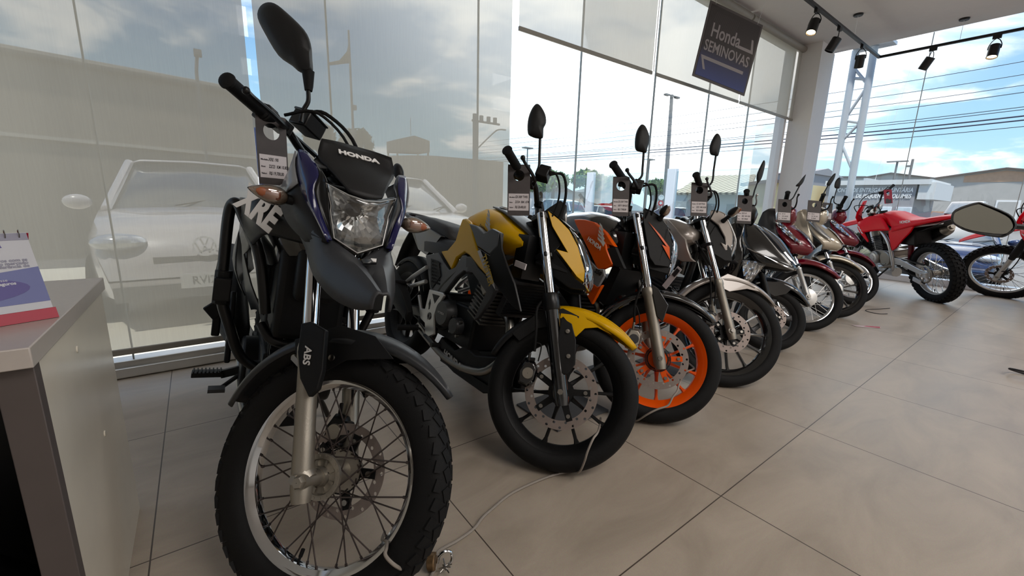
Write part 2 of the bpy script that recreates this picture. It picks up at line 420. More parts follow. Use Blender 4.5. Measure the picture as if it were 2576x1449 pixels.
def fork(rig, y, top, axle, mid, rc=.0205, rl=.028, chrome='chrome', lower='alu', clamps=((.0, 'satin_black'),), boot=None, wide=None):
    top = np.array(top, float); axle = np.array(axle, float); P = lambda t: top+(axle-top)*t
    c = G()
    for t in (0.0, .24):
        a = P(t); ax = (axle-top)/np.linalg.norm(axle-top)
        back = np.array((-.045*math.cos(rig.rake), 0, -.045*math.sin(rig.rake)))
        c.prism([a+np.array((0, -y-.026, 0))-ax*.011, a+np.array((0, -y+.02, 0))+back-ax*.014, a+np.array((0, y-.02, 0))+back-ax*.014, a+np.array((0, y+.026, 0))-ax*.011, a+np.array((0, y, 0))-back*.6-ax*.011, a+np.array((0, -y, 0))-back*.6-ax*.011], ax*.022)
    fk = rig.f('fork', c, 'satin_black', bevel=.004); lab(fk, 'black fork clamps')
    for s_ in (-1, 1): o_ = np.array((0, s_*y, 0)); rig.f('fork_tube', G().tube([P(-.02)+o_, P(mid+.05)+o_], rc, 18), chrome, fk)
    for s_ in (-1, 1):
        o_ = np.array((0, s_*y, 0)); l = G()
        L = np.linalg.norm(axle-top)
        l.tube([P(mid)+o_, P(mid+.015)+o_, P(mid+.045)+o_, P(mid+.06)+o_, P(.88)+o_, P(1.03)+o_, P(1.07)+o_], [rl*.95, rl*1.06, rl*1.06, rl*.92, rl*.92, rl*.96, rl*.8], 20)
        l.cyl(P(1.0)+o_-np.array((0, s_*.034, 0)), P(1.0)+o_+np.array((0, s_*.02, 0)), .019, n=16)
        rig.f('fork_leg', l, lower, fk)
        bo = G().cyl(P(1.0)+np.array((0, s_*(y+.02), 0)), P(1.0)+np.array((0, s_*(y+.034), 0)), .011, n=6); bo.cyl(P(1.0)+np.array((0, s_*(y+.018), 0)), P(1.0)+np.array((0, s_*(y+.022), 0)), .017, n=20)
        rig.f('axle_bolt', bo, 'steel', fk)
        if boot:
            b_ = G(); b_.tube([P(boot)+o_, P(boot+.02)+o_], rc*1.22, 14); rig.f('dust_ring', b_, 'matte_black', fk)
    return fk
def caliper(rig, c, mat, parentless=True, s=1.):
    c = np.array(c, float); g = G()
    g.loft([[(c[0]+s*(x*k+dx), c[1]+y, c[2]+s*(z*k+dz)) for x, z in ((-.028, -.05), (.012, -.055), (.034, -.02), (.03, .03), (.01, .052), (-.03, .046), (-.042, 0))] for y, k, dx, dz in ((-.034, .8, 0, 0), (-.02, 1, 0, 0), (.006, 1, 0, 0), (.02, .8, 0, 0))])
    for dz in (-.03, .028): g.tube([c+np.array((.02, -.03, dz)), c+np.array((.02, .03, dz))], .009, 10)
    g.tube([c+np.array((-.015, -.02, .045)), c+np.array((-.018, -.03, .075))], .006, 8)
    o = rig.f('brake_caliper', g, mat, bevel=.003)
    p = G(); p.lathe([(.001, -.004), (.02, -.004), (.022, 0), (.022, .006)], o=c+np.array((0, -.036, 0)), n=20); rig.f('caliper_piston', p, 'alu' if mat != 'alu' else 'alu_dark', o)
    return o
def handlebar(rig, pts, grip_len=.12, mat='satin_black', r=.0115, grip_r=.0168, levers=True, lever_mat='satin_black', lx=.065, ball=True):
    # pts: right half, from the centre clamp to the bar end (y<0)
    R = [np.array(p, float) for p in pts]; full = [np.array((p[0], -p[1], p[2])) for p in R[::-1]]+R[1 if abs(R[0][1]) < 1e-6 else 0:]
    hb = rig.f('handlebar', G().tube(full, r, 12, spl=5), mat)
    for s_ in (1, -1):
        e = R[-1]*np.array((1, s_, 1)); i_ = R[-2]*np.array((1, s_, 1)); d = (i_-e)/np.linalg.norm(i_-e)
        g = G().tube([e-d*.012, e-d*.008, e-d*.004, e, e+d*.02, e+d*grip_len*.96, e+d*grip_len, e+d*(grip_len+.006)], [.011, grip_r*1.12, grip_r*1.18, grip_r, grip_r, grip_r*1.04, grip_r*1.3, grip_r*1.25], 20)
        rig.f('grip', g, 'rubber', hb)
        sw = G().tube([e+d*(grip_len+.004), e+d*(grip_len+.05)], .024, 16); sw.box(e+d*(grip_len+.028)+np.array((-.012, 0, .004)), (.04, .036, .044))
        rig.f('switch_housing', sw, 'matte_black', hb, bevel=.004)
        if levers:
            p = e+d*(grip_len+.075); l = G(); l.box(p+np.array((.012, 0, 0)), (.045, .04, .034))
            rig.f('lever_perch', l, 'satin_black', hb, bevel=.004)
            q = G(); fw = np.array((lx, 0, -.006)); q.tube([p+np.array((.03, 0, 0)), p+fw*.9-d*.04, p+fw-d*.10, p+fw*.92-d*.155, p+fw*.98-d*.182], [.008, .0065, .0055, .005, .006], 8, spl=4, flat=1.3)
            if ball: q.sphere(p+fw*.98-d*.186, .0095, 6)
            rig.f('brake_lever' if s_ > 0 else 'clutch_lever', q, lever_mat, hb)
    return hb
def mirror(rig, stem, loop, mat='black_plastic', depth=.028, stem_r=.0055, glass=True, boot=0):
    # world-space points of a mirror that is turned on its stem towards the aisle
    lp = np.array([rig.loc(p) for p in loop]); c = lp.mean(0); cam = rig.loc((0, 0, 1.0)); n = (cam-c)/np.linalg.norm(cam-c)
    n = n-0*n
    g = G(); k = len(lp)
    L = [np.array(p) for p in crs(lp, 3, True)]
    ring = lambda sc, off: [c+(p-c)*sc+n*off for p in L]
    g.loft([ring(.90, -.006), ring(1., 0), ring(.985, .008), ring(.86, depth*.7), ring(.55, depth*.95), ring(.2, depth)])
    m = rig.b('mirror', g, mat, ang=60)
    if glass: rig.b('mirror_glass', G().loft([ring(.93, -.0065), ring(.9, -.008)]), 'mirror', m)
    st = [rig.loc(p) for p in stem]
    rig.b('mirror_stem', G().tube(st, stem_r, 10, spl=4), 'satin_black', m)
    if boot: rig.b('stem_boot', G().tube([st[-1]-(st[-1]-st[-2])*.9, st[-1]], [stem_r*1.6, stem_r*2.6], 14), 'rubber', m)
    return m
def indicator(rig, base, tip, st, r=.026, clear=True, stalk=.35, name='turn_signal', mat='matte_black'):
    base = np.array(base, float); tip = np.array(tip, float); d = tip-base; L = np.linalg.norm(d); d = d/L; add = rig.f if st else rig.b
    # stalk, then a tear-drop lamp with a black back half and a clear front half
    o = add(name, G().tube([base, base+d*L*stalk*.5, base+d*L*stalk], [.015, .011, .012], 12), mat)
    u = np.array((1., 0, 0)); u = u-d*np.dot(u, d); u = u/np.linalg.norm(u); w = np.cross(d, u)
    def lamp(sc, off, half=None):
        rings = []
        for t in np.linspace(0, 1, 13):
            rr = r*sc*math.sin(PI*min(1, t*1.0)**.75)**.8+.0012; c = base+d*L*(stalk-.04+(1.04-stalk)*t)+u*off
            rings.append([c+rr*(math.cos(a)*u*.8+math.sin(a)*w) for a in [2*PI*k/16 for k in range(16)]])
        return G().loft(rings)
    k = dict(parent=o)
    (rig.f if st else rig.b)('lamp_housing', lamp(.92, -.010), mat, o)
    (rig.f if st else rig.b)('lamp_reflector', lamp(.86, .001), 'ind_shell', o)
    bl = base+d*L*(stalk+.28); (rig.f if st else rig.b)('lamp_bulb', G().loft([[bl+d*L*t+u*(.006+r*.3)+q*r*(math.cos(a)*u*.55+math.sin(a)*w) for a in [2*PI*k/12 for k in range(12)]] for t, q in ((-.16, .15), (-.12, .5), (.05, .62), (.2, .45), (.26, .12))]), 'amber', o)
    (rig.f if st else rig.b)('lamp_lens', lamp(1., .004), 'lens_ind' if clear else 'amber_dim', o)
    return o
def fin_block(rig, c, dims, axis, n, mat, name='cylinder', parent=None):
    # finned air-cooled cylinder leaning along `axis` (x,z)
    a = np.array((axis[0], 0, axis[1]), float); a = a/np.linalg.norm(a); p = np.array((a[2], 0, -a[0])); R3 = np.stack([p, (0, 1, 0), a], 1)
    g = G().box(c, (dims[0]*.8, dims[1]*.8, dims[2]), R3)
    for i in range(n):
        t = (i/(n-1)-.5)*dims[2]; g.box(np.array(c)+a*t, (dims[0], dims[1], dims[2]/n*.42), R3)
    return rig.b(name, g, mat, parent)
def price_tag(rig, corners, lines, label, mat='tag', group='price tags hanging on the handlebars', sheet=True, curve=0.):
    tl, tr, br, bl = [np.array(c, float) for c in corners]
    x = ((tr-tl)+(br-bl))/2; y = ((tl-bl)+(tr-br))/2; w = np.linalg.norm(x); h = np.linalg.norm(y)
    c = (tl+tr+br+bl)/4; mtx = frame(c, x, y)
    o = G(); N = 40; hc = (0, h/2-.042); hr = .021
    outer = []; inner = []
    for k in range(N):
        a = 2*PI*k/N; ca, sa = math.cos(a), math.sin(a)
        # rounded rectangle as seen from the hole
        best = 1e9
        for (px, nx, ny) in ((w/2, 1, 0), (w/2, -1, 0)):
            if ca*nx > 1e-6: best = min(best, (w/2-hc[0]*nx)/(ca*nx))
        if sa > 1e-6: best = min(best, (h/2-hc[1])/sa)
        if sa < -1e-6: best = min(best, (-h/2-hc[1])/sa)
        outer.append((hc[0]+best*ca, hc[1]+best*sa)); inner.append((hc[0]+hr*ca, hc[1]+hr*sa))
    for cx, cy in ((-1, -1), (1, -1), (1, 1), (-1, 1)):   # snap the nearest ray to each corner
        k = min(range(N), key=lambda i: (outer[i][0]-cx*w/2)**2+(outer[i][1]-cy*h/2)**2); outer[k] = (cx*w/2*.985, cy*h/2*.992)
    V_ = [(a, b, z) for z in (-.0008, .0008) for ring in (outer, inner) for a, b in ring]
    F = []
    for k in range(N):
        k2 = (k+1) % N
        F += [(k, k2, N+k2, N+k), (2*N+k, 3*N+k, 3*N+k2, 2*N+k2), (k, 2*N+k, 2*N+k2, k2), (N+k, N+k2, 3*N+k2, 3*N+k)]
    o.add(V_, F)
    t = obj('price_tag', o, mat); t.matrix_world = mtx
    tag(t, label, 'price tag', group)
    if sheet:
        sw, sh = w*.9, h*.33; sy = -h*.235
        s_ = obj('price_label', G().box((0, sy, .0013), (sw, sh, .0006)), 'paper', t)
        for i, ln in enumerate(lines):
            small, big = ln
            text('printed_word', small, sh*.10, TR(-sw*.46, sy+sh*(.28-.3*i), .0018), 'ink', s_, .0002, 'LEFT', bold=.0002)
            text('handwriting', big, sh*.20, TR(-sw*.18, sy+sh*(.30-.3*i), .0018), 'ink', s_, .0002, 'LEFT', shear=.15, bold=.0002, sx=.60)
    return t
def cable(rig, name, pts, r=.004, mat='matte_black', st=True, parent=None):
    return (rig.f if st else rig.b)(name, G().tube(pts, r, 8, spl=6), mat, parent)
def wing_logo(s=1.):
    # a spread wing of five stepped feathers, as on the tank
    g = G()
    for i in range(5):
        a, b, L = .0045*i, .040-.0092*i, .026+.0052*i
        g.prism([(a, b, 0), (a+.45*L, b-.0022, 0), (a+L, b-.0108, 0), (a+L-.0015, b-.0172, 0), (a+.5*L, b-.0088, 0), (a+.005, b-.0065, 0)], (0, 0, .0008))
    return g.xf(lambda v: (v-np.array((.02, .0, 0)))*s)
# ---------------------------------------------------------------- the setting
def floor_mat():
    m, nt, b = _mat('porcelain_tile'); n = nt.nodes; L = nt.links
    tc = n.new('ShaderNodeTexCoord'); sp = n.new('ShaderNodeSeparateXYZ'); L.new(tc.outputs['Object'], sp.inputs[0])
    def edge(ax, o):
        a = n.new('ShaderNodeMath'); a.operation = 'MULTIPLY_ADD'; a.inputs[1].default_value = 1/.7911; a.inputs[2].default_value = -o/.7911+20.5
        L.new(sp.outputs[ax], a.inputs[0]); f = n.new('ShaderNodeMath'); f.operation = 'FRACT'; L.new(a.outputs[0], f.inputs[0])
        s_ = n.new('ShaderNodeMath'); s_.operation = 'SUBTRACT'; s_.inputs[1].default_value = .5; L.new(f.outputs[0], s_.inputs[0])
        q = n.new('ShaderNodeMath'); q.operation = 'ABSOLUTE'; L.new(s_.outputs[0], q.inputs[0]); return q, a
    ex, ax_ = edge(0, .5933); ey, ay_ = edge(1, .5759)
    mn = n.new('ShaderNodeMath'); mn.operation = 'MINIMUM'; L.new(ex.outputs[0], mn.inputs[0]); L.new(ey.outputs[0], mn.inputs[1])
    gr = n.new('ShaderNodeMath'); gr.operation = 'LESS_THAN'; gr.inputs[1].default_value = .0024; L.new(mn.outputs[0], gr.inputs[0])
    n1 = n.new('ShaderNodeTexNoise'); n1.inputs['Scale'].default_value = 2.2; n1.inputs['Detail'].default_value = 7; n1.inputs['Roughness'].default_value = .62; n1.inputs['Distortion'].default_value = .7
    mp = n.new('ShaderNodeMapping'); mp.inputs['Scale'].default_value = (1, 2.4, 1); L.new(tc.outputs['Object'], mp.inputs[0]); L.new(mp.outputs[0], n1.inputs['Vector'])
    n2 = n.new('ShaderNodeTexNoise'); n2.inputs['Scale'].default_value = 340; L.new(tc.outputs['Object'], n2.inputs['Vector'])
    r = n.new('ShaderNodeValToRGB'); e = r.color_ramp.elements; e[0].position = .3; e[0].color = (*s2l((164, 151, 136)), 1); e[1].position = .72; e[1].color = (*s2l((190, 176, 160)), 1)
    L.new(n1.outputs['Fac'], r.inputs[0])
    m2 = n.new('ShaderNodeMix'); m2.data_type = 'RGBA'; m2.blend_type = 'MULTIPLY'; m2.inputs[0].default_value = .25; L.new(r.outputs[0], m2.inputs[6]); L.new(n2.outputs['Color'], m2.inputs[7])
    mg = n.new('ShaderNodeMix'); mg.data_type = 'RGBA'; mg.inputs[7].default_value = (*s2l((72, 62, 54)), 1); L.new(m2.outputs[2], mg.inputs[6]); L.new(gr.outputs[0], mg.inputs[0])
    L.new(mg.outputs[2], b.inputs['Base Color'])
    rr = n.new('ShaderNodeMapRange'); rr.inputs[3].default_value = .3; rr.inputs[4].default_value = .48; L.new(n1.outputs['Fac'], rr.inputs[0]); L.new(rr.outputs[0], b.inputs['Roughness'])
    b.inputs['Specular IOR Level'].default_value = .5
    bp = n.new('ShaderNodeBump'); bp.inputs['Strength'].default_value = .25; bp.inputs['Distance'].default_value = .001; bp.invert = True; L.new(gr.outputs[0], bp.inputs['Height']); L.new(bp.outputs[0], b.inputs['Normal'])
    return m
def blind_mat():
    m = bpy.data.materials.new('screen_fabric'); m.use_nodes = True; nt = m.node_tree; n = nt.nodes; L = nt.links; n.clear()
    o = n.new('ShaderNodeOutputMaterial'); d = n.new('ShaderNodeBsdfDiffuse'); t = n.new('ShaderNodeBsdfTranslucent'); tr = n.new('ShaderNodeBsdfTransparent')
    tc = n.new('ShaderNodeTexCoord'); w = n.new('ShaderNodeTexNoise'); mp = n.new('ShaderNodeMapping'); mp.inputs['Scale'].default_value = (160, 1, 6); w.inputs['Scale'].default_value = 1
    L.new(tc.outputs['Object'], mp.inputs[0]); L.new(mp.outputs[0], w.inputs['Vector'])
    cr = n.new('ShaderNodeValToRGB'); e = cr.color_ramp.elements; e[0].color = (.47, .43, .36, 1); e[1].color = (.52, .48, .405, 1); L.new(w.outputs['Fac'], cr.inputs[0])
    L.new(cr.outputs[0], d.inputs[0]); L.new(cr.outputs[0], t.inputs[0]); tr.inputs[0].default_value = (.95, .95, .95, 1)
    a = n.new('ShaderNodeMixShader'); a.inputs[0].default_value = .52; L.new(d.outputs[0], a.inputs[1]); L.new(t.outputs[0], a.inputs[2])
    c = n.new('ShaderNodeMixShader'); c.inputs[0].default_value = .20; L.new(a.outputs[0], c.inputs[1]); L.new(tr.outputs[0], c.inputs[2]); L.new(c.outputs[0], o.inputs[0])
    return m
def mk_setting():
    M['floor'] = floor_mat(); M['blind'] = blind_mat()
    M['ceiling'] = pmat('ceiling_paint', (206, 203, 201), .8, var=.03); M['wall'] = pmat('wall_paint', (222, 220, 218), .75, var=.03)
    M['white_frame'] = pmat('white_frame', (226, 228, 232), .4, var=.03); M['alu_sill'] = pmat('aluminium_sill', (206, 204, 200), .28, .7, var=.05)
    M['blind_rail'] = pmat('blind_rail', (150, 146, 138), .5, .2, var=.05); M['laminate'] = pmat('grey_laminate', (186, 178, 172), .28, var=.06, nscale=60)
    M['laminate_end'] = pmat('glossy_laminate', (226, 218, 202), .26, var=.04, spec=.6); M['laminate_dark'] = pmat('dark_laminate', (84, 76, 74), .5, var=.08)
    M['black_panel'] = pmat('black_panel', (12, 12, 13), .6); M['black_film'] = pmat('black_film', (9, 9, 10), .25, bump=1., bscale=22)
    struct('floor', G().box((2.3, -1.03, -.05), (11.7, 8.1, .1)), 'floor')
    struct('ceiling', G().box((2.3, -1.03, 3.357+.1), (11.7, 8.1, .2)), 'ceiling')
    struct('wall_left', G().box((-3.5, -1.03, 1.68), (.12, 8.1, 3.36)), 'wall')
    struct('wall_back', G().box((2.3, -5.05, 1.68), (11.7, .12, 3.36)), 'wall')
    struct('wall_corner', G().box((7.70, 2.77, 1.68), (.5, .3, 3.36)), 'wall', .004, 'pale square column in the corner between the two glass fronts')
    # front window (behind the blinds)
    w = struct('window_1', G().box((2.1, 3.02, .045), (10.7, .1, .09)).box((2.1, 2.965, .03), (10.7, .05, .055)).box((2.1, 3.02, 3.33), (10.7, .08, .06)), 'alu_sill', .006)
    lab(w, 'front shop window with silver bottom channel behind the roller blinds')
    js = [-2.6, -1.47, -.355, .77, 1.88, 3.0, 4.14, 5.25, 6.3, 7.44]
    for a, b_ in zip(js[:-1], js[1:]):
        obj('pane', G().add([(a, 3.0, .06), (b_, 3.0, .06), (b_, 3.0, 3.33), (a, 3.0, 3.33)], [(0, 1, 2, 3)]), 'sky_glass', w)
    M['joint'] = pmat('silicone_joint', (168, 174, 174), .5)
    for x in js[1:-1]: obj('glass_joint', G().box((x, 3.0, 1.7), (.007, .02, 3.27)), 'joint', w)
    obj('jamb', G().box((7.40, 3.0, 1.7), (.07, .12, 3.3)).box((7.52, 3.06, 1.7), (.10, .12, 3.3)), 'white_frame', w, bevel=.004)
    w2 = struct('window_2', G().box((8.22, -1.2, .045), (.18, 7.7, .09)), 'white_frame', .005, 'tall side window looking out on the street, pale kerb below')
    ys = [2.69, 1.58, .47, -.64, -1.75, -2.86, -3.97, -5.0]
    for a, b_ in zip(ys[:-1], ys[1:]):
        obj('pane', G().add([(8.16, a, .09), (8.16, b_, .09), (8.16, b_, 3.36), (8.16, a, 3.36)], [(0, 1, 2, 3)]), 'sky_glass', w2)
    for y in ys[1:-1]: obj('glass_joint', G().box((8.16, y, 1.72), (.02, .007, 3.27)), 'joint', w2)
    obj('jamb', G().box((8.12, 2.74, 1.72), (.14, .1, 3.27)), 'white_frame', w2, bevel=.004)
    # blinds
    bl = [(-1.62, .312, .16, 'full-length screen blind at the left end, behind the desk'), (.360, 2.105, .16, 'full-length screen blind behind the navy trail motorcycle'),
          (2.17, 3.896, 2.31, 'half-raised screen blind left of the hanging sign'), (3.962, 5.735, 2.31, 'half-raised screen blind behind the hanging sign'), (5.775, 7.53, 2.31, 'half-raised screen blind beside the corner column')]
    for x0, x1, z, l in bl:
        r = empty('roller_blind', TR((x0+x1)/2, 2.87, z)); tag(r, l, 'blind', 'roller blinds along the front window')
        k = TR(-(x0+x1)/2, -2.87, -z)
        obj('blind_fabric', G().add([(x0, 2.87, z+.02), (x1, 2.87, z+.02), (x1, 2.87, 3.29), (x0, 2.87, 3.29)], [(0, 1, 2, 3)]), 'blind', r, k)
        obj('bottom_rail', G().box(((x0+x1)/2, 2.87, z+.012), (x1-x0, .018, .032)), 'blind_rail', r, k, bevel=.003)
        obj('roller_tube', G().cyl((x0, 2.85, 3.30), (x1, 2.85, 3.30), .042, n=24), 'blind_rail', r, k)
        if z > 1:
            obj('side_cord', G().tube([(x1-.012, 2.845, 3.27), (x1-.012, 2.845, z+.05), (x1-.002, 2.845, z+.02)], .0035, 6), 'white_frame', r, k)
    # hanging sign
    M['sign_dark'] = pmat('sign_print', (58, 52, 54), .5, var=.1); M['sign_edge'] = pmat('sign_edge', (84, 78, 78), .5); M['sign_white'] = pmat('sign_letters', (150, 144, 146), .5, var=.05)
    m = M['sign_dark']; nt = m.node_tree; b = nt.nodes['Principled BSDF']; tc = nt.nodes.new('ShaderNodeTexCoord'); sx = nt.nodes.new('ShaderNodeSeparateXYZ'); nt.links.new(tc.outputs['Object'], sx.inputs[0])
    cr = nt.nodes.new('ShaderNodeValToRGB'); mr = nt.nodes.new('ShaderNodeMapRange'); mr.inputs[1].default_value = -.38; mr.inputs[2].default_value = .38; nt.links.new(sx.outputs[1], mr.inputs[0]); nt.links.new(mr.outputs[0], cr.inputs[0])
    e = cr.color_ramp.elements; e[0].position = .0; e[0].color = (*s2l((64, 76, 136)), 1); e[1].position = .45; e[1].color = (*s2l((56, 50, 50)), 1); nt.links.new(cr.outputs[0], b.inputs['Base Color'])
    yaw, rl = R_(-18.5), R_(10.2); u = np.array([math.cos(yaw), math.sin(yaw), 0]); up = np.array([0, 0, 1.])
    u2 = math.cos(rl)*u-math.sin(rl)*up; up2 = math.sin(rl)*u+math.cos(rl)*up; a = .75
    sg = obj('hanging_sign', G().box((0, 0, -.004), (a, a, .008)), 'sign_edge'); sg.matrix_world = frame((4.80, 2.58, 2.66), u2, up2)
    tag(sg, 'square dark and blue used-motorcycle sign hanging crooked before the blinds', 'sign')
    f_ = obj('printed_face', G().box((0, 0, .001), (a-.05, a-.05, .003)), 'sign_dark', sg)
    st = G()
    for k in range(-9, 16): st.prism([(-.28+k*.022, .30, .0026), (-.274+k*.022, .30, .0026), (-.284+k*.022-.04, .06, .0026), (-.29+k*.022-.04, .06, .0026)], (0, 0, .0003)) if -.3 < -.30+k*.022 < .30 else None
    M['sign_hatch'] = pmat('sign_hatch', (72, 66, 66), .5); obj('hatching', st, 'sign_hatch', f_)
    text('lettering', 'Honda', .19, TR(-.075, .115, .003), 'sign_white', f_, bold=.003, sx=.80)
    text('lettering', 'SEMINOVAS', .15, TR(-.005, -.045, .003), 'sign_white', f_, bold=.002, sx=.80)
    obj('arrow', G().prism([(.12, .055, .002), (.335, .055, .002), (.30, .19, .002), (.272, .19, .002), (.295, .085, .002), (.12, .085, .002)], (0, 0, .001)), 'sign_white', f_)
    obj('arrow', G().prism([(.27, -.145, .002), (-.335, -.145, .002), (-.27, -.275, .002), (-.238, -.275, .002), (-.29, -.178, .002), (.27, -.178, .002)], (0, 0, .001)), 'sign_white', f_)
    obj('hanging_wire', G().tube([(-.3, .36, 0), (-.33, .76, .02)], .0012, 5), 'white_frame', sg); obj('hanging_wire', G().tube([(.3, .36, 0), (.33, .95, .02)], .0012, 5), 'white_frame', sg)
    # track lighting
    M['track_black'] = pmat('track_black', (22, 21, 22), .4, .3)
    M['lamp_on'] = pmat('lamp_glow', (255, 226, 180), .4, emit=((255, 214, 158), 9.))
    tr = empty('track_light_rail', TR(5.3, 2.05, 3.1)); tag(tr, 'black L-shaped lighting track hung on wires below the ceiling', 'light track')
    kk = TR(-5.3, -2.05, -3.1)
    obj('rail', G().box((5.9, 2.05, 3.1), (3.95, .036, .03)).box((7.875, -.4, 3.1), (.036, 4.94, .03)), 'track_black', tr, kk, bevel=.003)
    for x, y in ((5.3, 2.05), (6.774, 2.05), (7.875, 1.27), (7.875, -.9)):
        obj('ceiling_rose', G().lathe([(.001, 0), (.045, 0), (.05, .012), (.05, .022), (.001, .022)], o=(x, y, 3.335), ax=(0, 0, 1), n=24), 'track_black', tr, kk)
        obj('suspension_wire', G().cyl((x, y, 3.1), (x, y, 3.34), .0022, n=6), 'white_frame', tr, kk)
    spots = [((5.53, 2.05), (-.5, .0, -1.), 1, 'lit black track spotlight nearest the hanging sign'), ((6.25, 2.05), (-.15, .45, -1.), 0, 'unlit black track spotlight in the middle of the long rail'), ((7.13, 2.05), (.42, .15, -1.), 0, 'unlit black track spotlight at the rail corner before the lattice post'),
             ((7.875, 1.50), (.1, .5, -1.), 0, 'unlit black track spotlight on the short rail nearest the corner'), ((7.875, .95), (-.35, .0, -1.), 1, 'lit black track spotlight on the short rail farthest right')]
    for (x, y), d, on, l in spots:
        t = empty('track_spotlight', TR(x, y, 3.09)); tag(t, l, 'spotlight', 'spotlights clipped to the ceiling track'); k = TR(-x, -y, -3.09)
        d = np.array(d); d = d/np.linalg.norm(d); p = np.array((x, y, 3.07)); c0 = np.array((x, y, 2.985))+d*.01
        obj('adapter', G().box((x, y, 3.068), (.075 if y == 2.05 else .032, .032 if y == 2.05 else .075, .045)), 'track_black', t, k, bevel=.003)
        yk = G(); sd = np.cross(d, (0, 0, 1)); sd = sd/np.linalg.norm(sd)
        for s_ in (-1, 1): yk.tube([p+(0, 0, -.02), p+(0, 0, -.045)+sd*.03*s_, c0+sd*.052*s_, c0+d*.05+sd*.054*s_], .0045, 8, spl=4)
        obj('yoke', yk, 'track_black', t, k)
        obj('lamp_housing', G().lathe([(.001, 0), (.046, 0), (.05, .004), (.05, .148), (.044, .15), (.043, .13), (.001, .128)], o=c0+d*.005, ax=d, n=32), 'track_black', t, k)
        obj('lamp_lens', G().lathe([(.001, .0), (.042, .0), (.042, .003), (.001, .003)], o=c0+d*.136, ax=d, n=24), 'lamp_on' if on else 'alu_dark', t, k)
        if on:
            ld = bpy.data.lights.new('spot_lamp', 'SPOT'); ld.energy = 14; ld.spot_size = R_(50); ld.color = (1, .85, .65); ld.shadow_soft_size = .03
            lo = bpy.data.objects.new('spot_lamp', ld); COL.objects.link(lo); lo.location = c0+d*.17; lo.rotation_euler = Vector(d).to_track_quat('-Z', 'Y').to_euler()
    # reception desk
    dk = empty('reception_desk', TR(-.6, 1.3, 0)); tag(dk, 'grey laminate desk with a thick top and a black underside at the left edge', 'desk'); k = TR(.6, -1.3, 0)
    obj('desk_top', G().box((-.985, 1.325, .7325), (1.50, .71, .035)), 'laminate', dk, k, bevel=.002)
    obj('side_panel', G().box((-.252, 1.33, .3575), (.025, .63, .715)), 'laminate_end', dk, k, bevel=.0015)
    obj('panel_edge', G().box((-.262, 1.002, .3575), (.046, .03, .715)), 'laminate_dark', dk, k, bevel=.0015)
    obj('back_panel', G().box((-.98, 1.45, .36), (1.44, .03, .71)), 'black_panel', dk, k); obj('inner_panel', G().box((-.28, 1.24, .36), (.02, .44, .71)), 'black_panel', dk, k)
    obj('side_panel', G().box((-1.71, 1.33, .3575), (.04, .63, .715)), 'laminate_end', dk, k, bevel=.0015)
    for y, z in ((1.27, .655), (1.37, .40)): obj('screw_cap', G().lathe([(.001, 0), (.008, 0), (.007, .002), (.001, .0025)], o=(-.2395, y, z), ax=(1, 0, 0), n=14), 'laminate_end', dk, k)
    rows = []
    for i in range(9):
        a = i/8; row = []
        for j in range(9):
            b_ = j/8; row.append((-.95+.64*b_, 1.08+.02*math.sin(9*a+4*b_)+.16*(a-.5)**2, .02+.30*a+.03*math.sin(7*b_+3*a)*a))
        rows.append(row)
    g = G(); ring = lambda z, s_: [(-.60+s_*.26*math.cos(t)*(1+.08*math.sin(5*t+z*9)), 1.16+s_*.14*math.sin(t)*(1+.1*math.cos(4*t+z*13)), z) for t in [2*PI*q/28 for q in range(28)]]
    g.loft([ring(.002, .8), ring(.05, 1.0), ring(.14, 1.03), ring(.24, .95), ring(.31, .75), ring(.345, .45), ring(.36, .15)])
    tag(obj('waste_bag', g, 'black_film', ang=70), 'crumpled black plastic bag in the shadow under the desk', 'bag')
    # desk calendar / flyer stand
    pts = dict(bl=(-.565, 1.02), br=(-.238, 1.18)); d = np.array((.327, .16)); d = d/np.linalg.norm(d); nb = np.array((-d[1], d[0]))
    W_, H_ = .30, .178
    br = np.array((-.238, 1.18, .751)); x = np.array((d[0], d[1], 0)); back = np.array((nb[0], nb[1], 0)); yv = back*.40+np.array((0, 0, .916)); yv = yv/np.linalg.norm(yv)
    o_ = br-x*W_; mt = frame(o_, x, yv)
    M['cal_white'] = pmat('calendar_paper', (196, 198, 206), .5, var=.02); M['cal_purple'] = pmat('calendar_purple', (72, 62, 138), .45, var=.05); M['cal_blue'] = pmat('calendar_blue', (96, 104, 160), .45, var=.05); M['cal_red'] = pmat('calendar_red', (168, 14, 52), .45, var=.04)
    M['cal_ink'] = pmat('calendar_ink', (84, 78, 148), .6); M['cal_grey'] = pmat('calendar_grey', (150, 150, 168), .6)
    cal = obj('flyer_stand', G().box((W_/2, H_*.06, -.001), (W_, H_*.12, .002)), 'cal_red'); cal.matrix_world = mt
    tag(cal, 'spiral-bound tent flyer with a white and purple page and red base on the desk', 'flyer')
    pg = obj('page', G().box((W_/2-.002, H_*.56, .0), (W_-.004, H_*.88, .0016)), 'cal_white', cal)
    hh = H_
    obj('grey_band', G().box((W_/2-.002, hh*.955, .0012), (W_-.004, hh*.08, .0004)), 'cal_grey', pg)
    obj('blue_band', G().prism([(.001, hh*.20, .001), (W_-.004, hh*.20, .001), (W_-.004, hh*.60, .001), (W_*.6, hh*.52, .001), (W_*.2, hh*.50, .001), (.001, hh*.50, .001)], (0, 0, .0004)), 'cal_blue', pg)
    el = [(W_*.52+W_*.40*math.cos(t), hh*.38+hh*.15*math.sin(t), .0016) for t in [2*PI*q/30 for q in range(30)]]
    obj('purple_bubble', G().prism(el, (0, 0, .0004)).prism([(W_*.5, hh*.51, .0016), (W_*.58, hh*.51, .0016), (W_*.545, hh*.59, .0016)], (0, 0, .0004)), 'cal_purple', pg)
